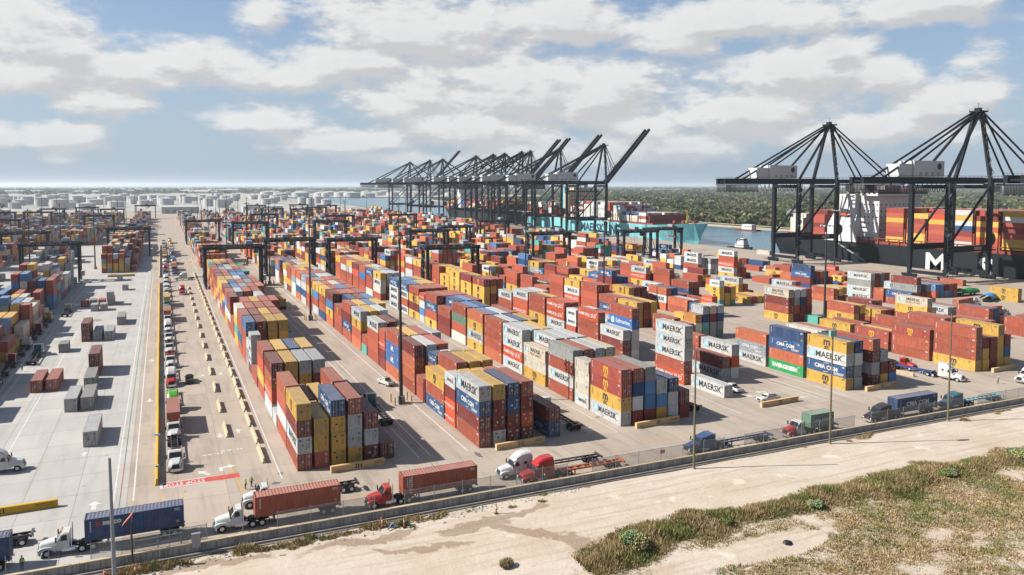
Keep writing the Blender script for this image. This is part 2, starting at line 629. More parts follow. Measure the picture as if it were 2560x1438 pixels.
yard = struct('yard_pavement', MB().box(-720, 400.6, 109.3, 1452, -0.4, -0.02), C_TANJ)
MB().box(-150, -6.15, 109.32, 700, -0.3, -0.012).build('pale_pavement', C_PALEJ, yard)
# cast slabs, each with its own edges, where the paving is near enough to tell them apart
slab_me = {}
def slab(x0, x1, y0, y1, mat):
    key = (round(x1 - x0, 2), round(y1 - y0, 2), mat.name)
    if key not in slab_me:
        w, h = (x1 - x0) / 2 - 0.035, (y1 - y0) / 2 - 0.035
        slab_me[key] = MB().box(-w, w, -h, h, -0.10, 0.0).mesh('slab', [mat])
    put('slab', slab_me[key], yard, ((x0 + x1) / 2, (y0 + y1) / 2, 0.0))
JF = M('joint_sealant', (0.27, 0.24, 0.21), .8)
MB().box(-42.5, 212.8, 109.35, 155.9, -.06, -.009).build('joint_filler', JF, yard)
MB().box(-42.5, -6.15, 155.9, 295, -.06, -.008).build('joint_filler', JF, yard)
MB().box(-6.1, 15.7, 155.9, 248.9, -.06, -.008).build('joint_filler', JF, yard)
_n = 0
for j in range(5):
    for i in range(30):
        x0 = -6.1 + i * 7.3
        slab(x0, x0 + 7.3, 109.5 + j * 9.3, 109.5 + (j + 1) * 9.3, C_TAN)
        _n += 1
for j in range(20):
    for i in range(5):
        x0 = -6.1 - (i + 1) * 7.3
        slab(x0, x0 + 7.3, 109.5 + j * 9.3, 109.5 + (j + 1) * 9.3, C_PALE)
for j in range(5, 15):
    for i in range(3):
        slab(-6.1 + i * 7.3, 1.2 + i * 7.3, 109.5 + j * 9.3, 109.5 + (j + 1) * 9.3, C_TAN)

# grey industrial ground of the tank farms, and the stony far bank
IND = M('industrial_ground', (0.50, 0.48, 0.45), .95, var=.3, vscale=.012, var2=((0.16, 0.18, 0.10), .006, .75))
pg = [(-1500, 1456), (396, 1456), (436, 2100), (426, 3270), (900, 3050), (1500, 3010), (2200, 4300), (1500, 5200), (-1800, 5200), (-2200, 3000)]
struct('industrial_ground', MB().add([(x, y, -.42) for x, y in pg], [tuple(range(len(pg)))]), IND)
bk = MB()
for i in range(60):
    y0, y1 = 100 + i * 40, 140 + i * 40
    def _bx(y):
        return float(np.interp(y, [-500, 800, 1500, 2350], [640, 636, 655, 800]))
    bk.quad((_bx(y0) - 7, y0, -2.7), (_bx(y1) - 7, y1, -2.7), (_bx(y1) + 6, y1, 1.0), (_bx(y0) + 6, y0, 1.0))
struct('river_bank', bk, M('bank_stone', (0.46, 0.40, 0.32), .95, var=.4, vscale=.25))
# quay edge
qm = MB()
qm.box(400.6, 402.2, -400, 1452, -5.0, 0.35)
quay = struct('quay_wall', qm, M('quay_concrete', (0.33, 0.30, 0.26), 0.9, var=0.25, vscale=0.4))
fm = MB().box(0, 0.9, -1.0, 1.0, -3.2, -0.4).mesh('fender', [M('fender_rubber', (0.02, 0.02, 0.02), 0.8)])
for i in range(70):
    put('fender', fm, quay, (402.2, -100 + i * 22.0, 0))

# pale haul strip and rough verge outside the wall
dm = MB()
NX, NY = 120, 44
for j in range(NY + 1):
    for i in range(NX + 1):
        x = -140 + i * 460.0 / NX
        y = 20 + j * 88.6 / NY
        z = -0.05 + 0.16 * math.sin(x * 0.11 + y * 0.23) * math.sin(y * 0.31 - x * 0.05) + 0.07 * math.sin(x * 0.9) * math.sin(y * 1.1)
        e = min(1.0, (108.6 - y) / 6.0)
        dm.v.append((x, y, -0.06 + (z + 0.06) * e))
for j in range(NY):
    for i in range(NX):
        a = j * (NX + 1) + i
        dm.f.append((a, a + 1, a + NX + 2, a + NX + 1))
        dm.m.append(0)
DIRT = dirt_material()
struct('dirt_road', dm, DIRT, smooth=True)

# ------------------------------------------------------------------ painted markings on the pavement
P_WHITE = M('line_white', (0.78, 0.77, 0.74), 0.7, var=0.14, vscale=1.2, var2=((0.45, 0.39, 0.32), 0.9, 0.45), coord='Object')
P_YELLOW = M('line_yellow', (0.72, 0.42, 0.08), 0.7, var=0.15, var2=((0.45, 0.39, 0.32), 0.9, 0.45))
P_RED = M('line_red', (0.62, 0.085, 0.07), 0.7, var=0.2, vscale=0.9, var2=((0.45, 0.33, 0.28), 0.8, 0.25))
P_GREEN = M('line_green', (0.08, 0.24, 0.12), 0.7, var=0.2, var2=((0.45, 0.39, 0.32), 0.6, 0.5))
P_RAIL = M('line_rust', (0.42, 0.14, 0.07), 0.7, var=0.3, var2=((0.45, 0.39, 0.32), 0.6, 0.5))
Z1 = 0.006


def line(x0, y0, x1, y1, w, mat, z=Z1):
    d = Vector((x1 - x0, y1 - y0, 0)).normalized()
    s = Vector((-d.y, d.x, 0)) * (w / 2)
    a, b = Vector((x0, y0, z)), Vector((x1, y1, z))
    return MB().quad(a - s, b - s, b + s, a + s).build('lane_line', mat, yard)


for X in (17.1, 40.9, 43.2, 50.2):
    line(X, 131, X, 560, 0.22, P_WHITE)
for X0 in (52.6, 83.5, 115.2, 147.0):
    line(X0 + 21.4, 131, X0 + 21.4, 480, 0.2, P_WHITE)
    line(X0 + 23.6, 131, X0 + 23.6, 480, 0.2, P_WHITE)
    line(X0 + 28.6, 129, X0 + 28.6, 480, 0.2, P_WHITE)
    line(X0 + 22.5, 123, X0 + 22.5, 145, 0.12, P_GREEN, 0.009)
    line(X0 + 22.5, 145, X0 + 22.5, 175, 0.14, P_RAIL, 0.009)
line(42.0, 124, 42.0, 146, 0.14, P_GREEN, 0.009)
line(42.0, 146, 42.0, 190, 0.16, P_RAIL, 0.009)
for X in (-5.2, -8.0, -26.7, -34.2, -36.0):
    line(X, 131 if X > -20 else 150, X, 470, 0.22, P_WHITE)
line(-7.1, 124, -7.1, 134, 0.14, P_GREEN, 0.009)
line(-7.1, 134, -7.1, 150, 0.16, P_RAIL, 0.009)
line(-7.1, 150, -7.1, 380, 0.14, P_GREEN, 0.009)
line(10.6, 127.5, 9.6, 143.5, 0.3, P_YELLOW)
line(22.0, 117.9, 33.0, 119.0, 0.22, P_YELLOW)
line(81.0, 121.5, 97.5, 121.9, 0.22, P_YELLOW)
line(-1.4, 133.5, -1.4, 127, 0.2, P_YELLOW)
line(1.8, 131, 1.8, 126.5, 0.2, P_YELLOW)
for Y, x0, x1 in ((300, -40, -12), (478, -40, 60), (404, 18, 46)):
    line(x0, Y, x1, Y, 0.18, P_WHITE)
# red stop bar with its lettering facing the queue
MB().box(-1.2, 10.8, 134.6, 136.7, 0.004, 0.007).build('stop_bar', P_RED, yard)
fr = MB()
fr.box(-1.45, -1.0, 134.4, 136.9, 0.008, 0.011).box(-1.0, 5.5, 134.4, 134.65, 0.008, 0.011).box(-1.0, 5.5, 136.65, 136.9, 0.008, 0.011)
text_on(fr, 'STOP', 1.9, (3.9, 135.65, 0.012), (-1, 0, 0), (0, -1, 0), 0, 0.02, 0.62, 1.05)
text_on(fr, 'STOP', 1.9, (0.6, 135.65, 0.012), (-1, 0, 0), (0, -1, 0), 0, 0.02, 0.62, 1.05)
fr.build('stop_lettering', P_WHITE, yard)
tm = MB()
text_on(tm, 'H-ER', 1.0, (7.2, 148.3, 0.008), (-1, 0, 0), (0, -1, 0), 0, 0.02, 1.5, 1.2)
tm.build('lane_lettering', P_WHITE, yard)
tm = MB()
text_on(tm, 'H-AB', 1.0, (10.6, 149.4, 0.008), (-1, 0, 0), (0, -1, 0), 0, 0.02, 1.5, 1.2)
tm.build('lane_lettering', P_WHITE, yard)


def arrow(x, y, s, rz, bent=False):
    b = MB()
    if bent:
        b.add([(-.5, -1.2, 0), (-.1, -1.2, 0), (-.1, -.3, 0), (.5, -.1, 0), (.5, .3, 0), (-.5, .1, 0)], [(0, 1, 2, 5), (2, 3, 4, 5)])
        b.add([(.5, -.5, 0), (1.4, .1, 0), (.5, .7, 0)], [(0, 1, 2)])
    else:
        b.quad((-.2, -1, 0), (.2, -1, 0), (.2, .2, 0), (-.2, .2, 0))
        b.add([(-.6, .2, 0), (.6, .2, 0), (0, 1.0, 0)], [(0, 1, 2)])
    b.v = [(p[0] * s, p[1] * s, p[2]) for p in b.v]
    b.build('lane_arrow', P_WHITE, yard, (x, y, 0.008), rz)


for (x, y, s, rz, bt) in ((-10.6, 131.5, 1.7, 0, 0), (8.6, 140.5, 1.5, 0, 1), (5.4, 139.0, 1.5, 0.6, 0), (-3.6, 192, 1.4, 3.14, 0), (9.2, 159, 1.3, 3.14, 0), (12.7, 160.5, 1.3, 0, 0),
                         (38.5, 140, 1.6, 0, 0), (77.0, 133, 1.6, 0, 0), (123.6, 138.6, 1.4, 1.2, 0), (128.0, 140.5, 1.4, 1.4, 0), (-14, 158, 1.2, 0, 0), (-3.6, 236, 1.4, 3.14, 0), (8.4, 212, 1.2, 3.14, 0),
                         (12.8, 212, 1.2, 0, 0), (-15, 214, 1.2, 0, 0), (134, 133, 1.3, 1.5, 0), (107, 137, 1.4, 0, 0)):
    arrow(x, y, s, rz, bt)
# dark oil and tyre stains pressed into the slabs
ST = M('oil_stain', (0.20, 0.175, 0.155), 0.7, var=0.25, vscale=1.5)
for k, (x, y, rx, ry) in enumerate(((15.9, 129.3, .8, .6), (17.2, 133.5, .5, .7), (51.2, 128.2, .5, 1.6), (82.6, 139, .6, .5))):
    b = MB()
    b.add([(rx * math.cos(a * .45) * (1 + .2 * math.sin(a * 2.3)), ry * math.sin(a * .45) * (1 + .2 * math.sin(a * 1.7 + 1)), 0) for a in range(14)], [tuple(range(14))])
    b.build('stain', ST, yard, (x, y, 0.005))
# ------------------------------------------------------------------ shipping containers
# code: (paint colour, colour words, lettering kind)
KIND = {
    'r': ((0.45, 0.105, 0.062), 'brick red', None),
    'd': ((0.24, 0.046, 0.042), 'dark maroon', None),
    'o': ((0.60, 0.165, 0.080), 'orange red', None),
    'H': ((0.66, 0.105, 0.045), 'bright orange red', 'H'),
    'm': ((0.40, 0.080, 0.060), 'brick red', 'm'),
    'y': ((0.76, 0.46, 0.095), 'yellow', 'y'),
    'W': ((0.68, 0.69, 0.685), 'pale grey', 'W'),
    'L': ((0.74, 0.63, 0.49), 'cream', 'L'),
    'w': ((0.57, 0.60, 0.62), 'light grey', None),
    'c': ((0.76, 0.70, 0.60), 'white', None),
    'b': ((0.035, 0.110, 0.270), 'blue', 'b'),
    'n': ((0.030, 0.075, 0.200), 'navy blue', None),
    'e': ((0.33, 0.36, 0.41), 'blue grey', 'b'),
    's': ((0.10, 0.25, 0.50), 'mid blue', None),
    'A': ((0.07, 0.19, 0.50), 'bright blue', 'A'),
    'S': ((0.03, 0.18, 0.56), 'bright blue', 'S'),
    'g': ((0.34, 0.36, 0.345), 'grey', None),
    't': ((0.12, 0.44, 0.37), 'teal', None),
    'T': ((0.17, 0.30, 0.22), 'dull green', None),
    'E': ((0.015, 0.40, 0.13), 'green', 'E'),
    'u': ((0.72, 0.30, 0.06), 'orange', None),
}
MARKWORD = {'H': ' with white lettering', 'm': ' with yellow emblem', 'y': ' with black emblem', 'W': ' with dark lettering', 'L': ' with dark lettering',
            'b': ' with white lettering', 'A': ' with white lettering', 'S': ' with white script', 'E': ' with white lettering'}
BOX_W = 2.44
PAINT = M('container_paint', obj=True, rough=0.5, var=0.17, vscale=0.6, dirt=0.5, dust=0.42, spec=0.35, var2=((0.46, 0.43, 0.40), 0.5, 0.12))
PAINT_A = M('container_paint_far', attr='Col', rough=0.55, var=0.12, vscale=0.35, dust=0.40, spec=0.3)
HARD = M('galvanised_bar', (0.50, 0.49, 0.47), 0.45, metal=0.2)
CAST = M('corner_casting', (0.16, 0.12, 0.10), 0.7)
DECAL_W = M('decal_white', (0.80, 0.79, 0.76), 0.6)
DECAL_Y = M('decal_yellow', (0.75, 0.42, 0.05), 0.6)
DECAL_K = M('decal_dark', (0.045, 0.05, 0.06), 0.6)
DECAL_B = M('decal_sky', (0.30, 0.62, 0.80), 0.6)
DECAL_R = M('decal_red', (0.70, 0.07, 0.05), 0.6)


def corr(n, a, b, lo, hi):
    """trapezoid wave between a and b: list of (position, offset)"""
    pts = []
    p = (b - a) / n
    for i in range(n):
        s = a + i * p
        pts += [(s, hi), (s + p * 0.30, hi), (s + p * 0.5, lo), (s + p * 0.80, lo)]
    pts.append((b, hi))
    return pts


def body_mesh(L, H):
    b = MB()
    W = BOX_W
    n = 26 if L > 10 else 13
    side = corr(n, 0.16, L - 0.16, 0.075, 0.018)
    for sgn in (0, 1):
        for (y0, o0), (y1, o1) in zip(side[:-1], side[1:]):
            xa, xb = (o0, o1) if sgn == 0 else (W - o0, W - o1)
            b.quad((xa, y0, 0.15), (xb, y1, 0.15), (xb, y1, H - 0.11), (xa, y0, H - 0.11))
    roof = corr(n, 0.20, L - 0.20, H - 0.055, H - 0.012)
    for (y0, o0), (y1, o1) in zip(roof[:-1], roof[1:]):
        b.quad((0.08, y0, o0), (W - 0.08, y0, o0), (W - 0.08, y1, o1), (0.08, y1, o1))
    end = corr(7, 0.14, W - 0.14, L - 0.07, L - 0.02)
    for (x0, o0), (x1, o1) in zip(end[:-1], end[1:]):
        b.quad((x0, o0, 0.15), (x1, o1, 0.15), (x1, o1, H - 0.1), (x0, o0, H - 0.1))
    for x0 in (0.0, W - 0.15):
        for y0 in (0.0, L - 0.15):
            b.box(x0, x0 + 0.15, y0, y0 + 0.15, 0, H)
    for x0 in (0.004, W - 0.104):
        b.box(x0, x0 + 0.10, 0.15, L - 0.15, 0.0, 0.16)
        b.box(x0, x0 + 0.10, 0.15, L - 0.15, H - 0.12, H - 0.004)
    for y0 in (0.0, L - 0.10):
        b.box(0.15, W - 0.15, y0, y0 + 0.10, 0.0, 0.14)
        b.box(0.15, W - 0.15, y0, y0 + 0.10, H - 0.14, H - 0.004)
    b.quad((0.1, 0.1, 0.08), (W - 0.1, 0.1, 0.08), (W - 0.1, L - 0.1, 0.08), (0.1, L - 0.1, 0.08))
    return b.mesh('body', [PAINT])


def door_mesh(H, right, dark_marks, seed):
    rr = random.Random(seed)
    b = MB()
    w = (BOX_W - 0.30) / 2 - 0.012
    z0, z1 = 0.15, H - 0.15
    b.box(0, w, 0.045, 0.09, z0, z1)
    for i in range(5):
        s = w * (0.06 + 0.19 * i)
        b.box(s, s + w * 0.10, 0.022, 0.046, z0 + 0.12, z1 - 0.12)
    mk = 1
    def dec(x0, x1, za, zb, mi=1):
        b.quad((x0 * w, 0.018, za), (x1 * w, 0.018, za), (x1 * w, 0.018, zb), (x0 * w, 0.018, zb), mi)
    if right:
        for k in range(3):
            dec(0.45, 0.93 - 0.1 * rr.random(), z1 - 0.30 - 0.14 * k, z1 - 0.23 - 0.14 * k)
        for k in range(6):
            dec(0.50, 0.68 + 0.2 * rr.random(), z1 - 1.05 - 0.16 * k, z1 - 0.99 - 0.16 * k)
        if rr.random() < 0.6:
            dec(0.1, 0.42, z0 + 0.5, z0 + 0.85, 1 if rr.random() < 0.5 else 2)
    else:
        if rr.random() < 0.8:
            dec(0.15, 0.55, z1 - 0.55, z1 - 0.30)
        if rr.random() < 0.6:
            dec(0.2, 0.45, z0 + 0.6, z0 + 0.9, 2)
        if rr.random() < 0.5:
            dec(0.55, 0.85, z0 + 1.2, z0 + 1.5)
    return b.mesh('door', [PAINT, DECAL_K if dark_marks else DECAL_W, DECAL_Y])


def rod_mesh(H):
    b = MB()
    b.beam((0, -0.004, 0.10), (0, -0.004, H - 0.10), 0.055, 0.045, up=(0, 1, 0))
    for z in (0.3, H * 0.36, H * 0.7, H - 0.3):
        b.box(-0.06, 0.06, 0.004, 0.03, z - 0.06, z + 0.06)
    b.box(-0.02, 0.34, -0.03, 0.0, H * 0.42, H * 0.42 + 0.06)
    return b.mesh('lock_rod', [HARD])


def star(b, cy, cz, s, x, mi_sq, mi_st):
    b.quad((x, cy + s, cz - s), (x, cy - s, cz - s), (x, cy - s, cz + s), (x, cy + s, cz + s), mi_sq)
    pts = []
    for i in range(14):
        r_ = s * (0.78 if i % 2 == 0 else 0.34)
        a = math.pi / 2 + i * math.pi / 7
        pts.append((x - 0.004, cy - r_ * math.cos(a), cz + r_ * math.sin(a)))
    b.add(pts, [tuple(range(14))], mi_st)


def letter_mb(kind, L, H):
    """lettering on the long side that faces -X (reads towards -Y)"""
    b = MB()
    x = 0.006
    ux, uz = (0, -1, 0), (0, 0, 1)
    c = L / 2
    z = H / 2
    big = L > 10
    # slots: 0 dark 1 white 2 sky 3 yellow 4 red
    def T(s, size, yc, zc, mi, bold=0.02, sx=1.0, sp=1.0):
        text_on(b, s, size, (x, yc, zc), ux, uz, mi, bold, sx, sp)
    if kind == 'W':
        if big:
            star(b, L - 1.9, z + 0.1, 0.85, x, 2, 1)
            T('MAERSK', 2.05, c - 0.9, z, 0, 0.018, 1.05, 1.05)
        else:
            star(b, L - 0.85, z + 0.1, 0.5, x, 2, 1)
            T('MAERSK', 1.1, c - 0.5, z, 0, 0.015, 0.95)
    elif kind == 'L':
        star(b, L - (1.9 if big else 0.8), z + 0.2, 0.8 if big else .45, x, 2, 1)
        k = 1.0 if big else 0.52
        T('MAERSK', 1.5 * k, c - 0.8 * k, z + 0.5, 0, 0.018, 1.1)
        T('SEALAND', 1.05 * k, c - 0.8 * k, z - 0.62, 0, 0.008, 1.2, 1.3)
    elif kind in ('y', 'm'):
        mi = 0 if kind == 'y' else 3
        k = 1.0 if big else 0.85
        T('m', 2.6 * k, c, z + 0.46, mi, 0.03, 1.05)
        T('sc', 1.5 * k, c, z - 0.80, mi, 0.035, 1.15)
    elif kind == 'b':
        k = 1.0 if big else 0.52
        T('CMA CGM', 1.35 * k, c, z, 1, 0.03, 1.15)
        for s in (1, -1):                       # swoosh above and below
            pts = []
            for i in range(9):
                a = R(25 + i * 11)
                rr_ = 1.15 * k
                pts.append((a, rr_))
            for (a0, r0), (a1, r1) in zip(pts[:-1], pts[1:]):
                def P(a, r):
                    return (x, c + s * (1.2 * k * math.cos(a) * 1.2 - 0.3), z + s * r * math.sin(a))
                b.quad(P(a0, r0 - .05), P(a1, r1 - .05), P(a1, r1 + .05), P(a0, r0 + .05), 1)
        if big:
            for k2 in range(3):
                b.quad((x, c - 2.4, 0.75 - .22 * k2), (x, c - 5.2, 0.75 - .22 * k2), (x, c - 5.2, .85 - .22 * k2), (x, c - 2.4, .85 - .22 * k2), 1)
    elif kind == 'H':
        k = 1.0 if big else 0.52
        T('HAMBURG', 1.35 * k, c + 2.7 * k, z, 1, 0.01, 1.0)
        T('S\u00dcD', 1.5 * k, c - 3.6 * k, z, 1, 0.01, 1.05)
        for (p, q, r_) in (((1.0, .55), (-.1, -.1), .16), ((-.1, -.1), (-1.5, -.55), .14), ((-.1, -.1), (.9, -.7), .12), ((-.1, -.1), (-.8, .5), .10)):
            a, d = Vector((x, c - .9 * k - p[0] * -k, z + p[1] * k)), Vector((x, c - .9 * k + q[0] * k, z + q[1] * k))
            s = (d - a).cross(Vector((1, 0, 0))).normalized() * r_
            b.add([a, d - s, d + s], [(0, 1, 2)], 1)
    elif kind == 'E':
        T('EVERGREEN', 1.6, c + .2, z, 1, 0.05, 1.15)
    elif kind == 'A':
        k = 1.0 if big else .6
        T('APL', 1.7 * k, c, z - .1, 1, 0.05, 1.0)
        b.quad((x, c + 1.0 * k, z + .75 * k), (x, c - 1.0 * k, z + .75 * k), (x, c - .6 * k, z + 1.1 * k), (x, c + .6 * k, z + 1.1 * k), 4)
    elif kind == 'S':
        T('Safmarine', 1.7, c - 1.3, z, 1, 0.012, 1.1)
        b.lathe([(0.9, -0.002), (0.9, 0.002)], 16, 1)
        n0 = len(b.v) - 32
        for i in range(n0, len(b.v)):
            p = b.v[i]
            b.v[i] = (x - p[2], c + 3.9 + p[0], z + p[1])
        b.quad((x - .005, c + 4.4, z - .5), (x - .005, c + 3.4, z - .5), (x - .005, c + 3.4, z + .5), (x - .005, c + 4.4, z + .5), 2)
    return b


LET_MATS = [DECAL_K, DECAL_W, DECAL_B, DECAL_Y, DECAL_R]
_let, _body, _door, _rod = {}, {}, {}, {}


def number_marks(L, H, dark):
    """serial number block at the door end of a plain side, a small emblem at the other"""
    b = MB()
    x = 0.008
    mi = 0 if dark else 1
    for k in range(2):
        b.quad((x, 1.2, H - .42 - .2 * k), (x, 0.45, H - .42 - .2 * k), (x, .45, H - .32 - .2 * k), (x, 1.2, H - .32 - .2 * k), mi)
    for k in range(5):
        b.quad((x, L - 0.62, H - .55 - .30 * k), (x, L - 0.80, H - .55 - .30 * k), (x, L - .80, H - .36 - .30 * k), (x, L - .62, H - .36 - .30 * k), mi)
    b.quad((x, .95, .55), (x, .6, .55), (x, .6, .9), (x, .95, .9), 3)
    return b


def box_h(L):
    return 2.896 if L > 10 else 2.60


NEAR_RODS = 110
_nbox = [0]


def make_box(code, L, loc, rz, label, group, seed, rods=True, letters=None, name='container'):
    col, _, kind = KIND[code]
    H = box_h(L)
    rr = random.Random(seed)
    k = 1.0 + rr.uniform(-0.12, 0.12)
    col = tuple(min(0.9, c * k) for c in col)
    t = thing(name, label, 'container', loc, rz, group)
    if L not in _body:
        _body[L] = body_mesh(L, H)
    put('body', _body[L], t, (0, 0, 0), 0, col)
    dark = sum(col) > 1.0
    v = seed % 5
    for right in (0, 1):
        key = (L, right, dark, v)
        if key not in _door:
            _door[key] = door_mesh(H, right, dark, 31 * v + right)
        w = (BOX_W - 0.30) / 2 - 0.012
        dx = 0.15 if not right else 0.15 + w + 0.024
        d = put('door', _door[key], t, (dx, 0, 0), 0, col)
        if rods:
            if L not in _rod:
                _rod[L] = rod_mesh(H)
            for f in (0.27, 0.73):
                put('lock_rod', _rod[L], d, (w * f, 0, 0))
    kk = letters or kind or 'plain'
    key = (kk, L, dark)
    if key not in _let:
        b = letter_mb(kk, L, H) if kk != 'plain' else MB()
        nb = number_marks(L, H, dark)
        b.add(nb.v, nb.f)
        b.m[-len(nb.f):] = nb.m
        me = bpy.data.meshes.new('lettering')
        me.from_pydata(b.v, [], b.f)
        for mm in LET_MATS:
            me.materials.append(mm)
        me.polygons.foreach_set('material_index', b.m)
        _let[key] = (me, b)
    sc_ = rr.uniform(0.84, 1.03) if kk != 'plain' else 1.0        # no two boxes are lettered quite alike
    lo = put('lettering', _let[key][0], t, (-0.008, L / 2 * (1 - sc_) + rr.uniform(-.12, .12) * (kk != 'plain'), H / 2 * (1 - sc_)))
    lo.scale = (1, sc_, sc_)
    return t


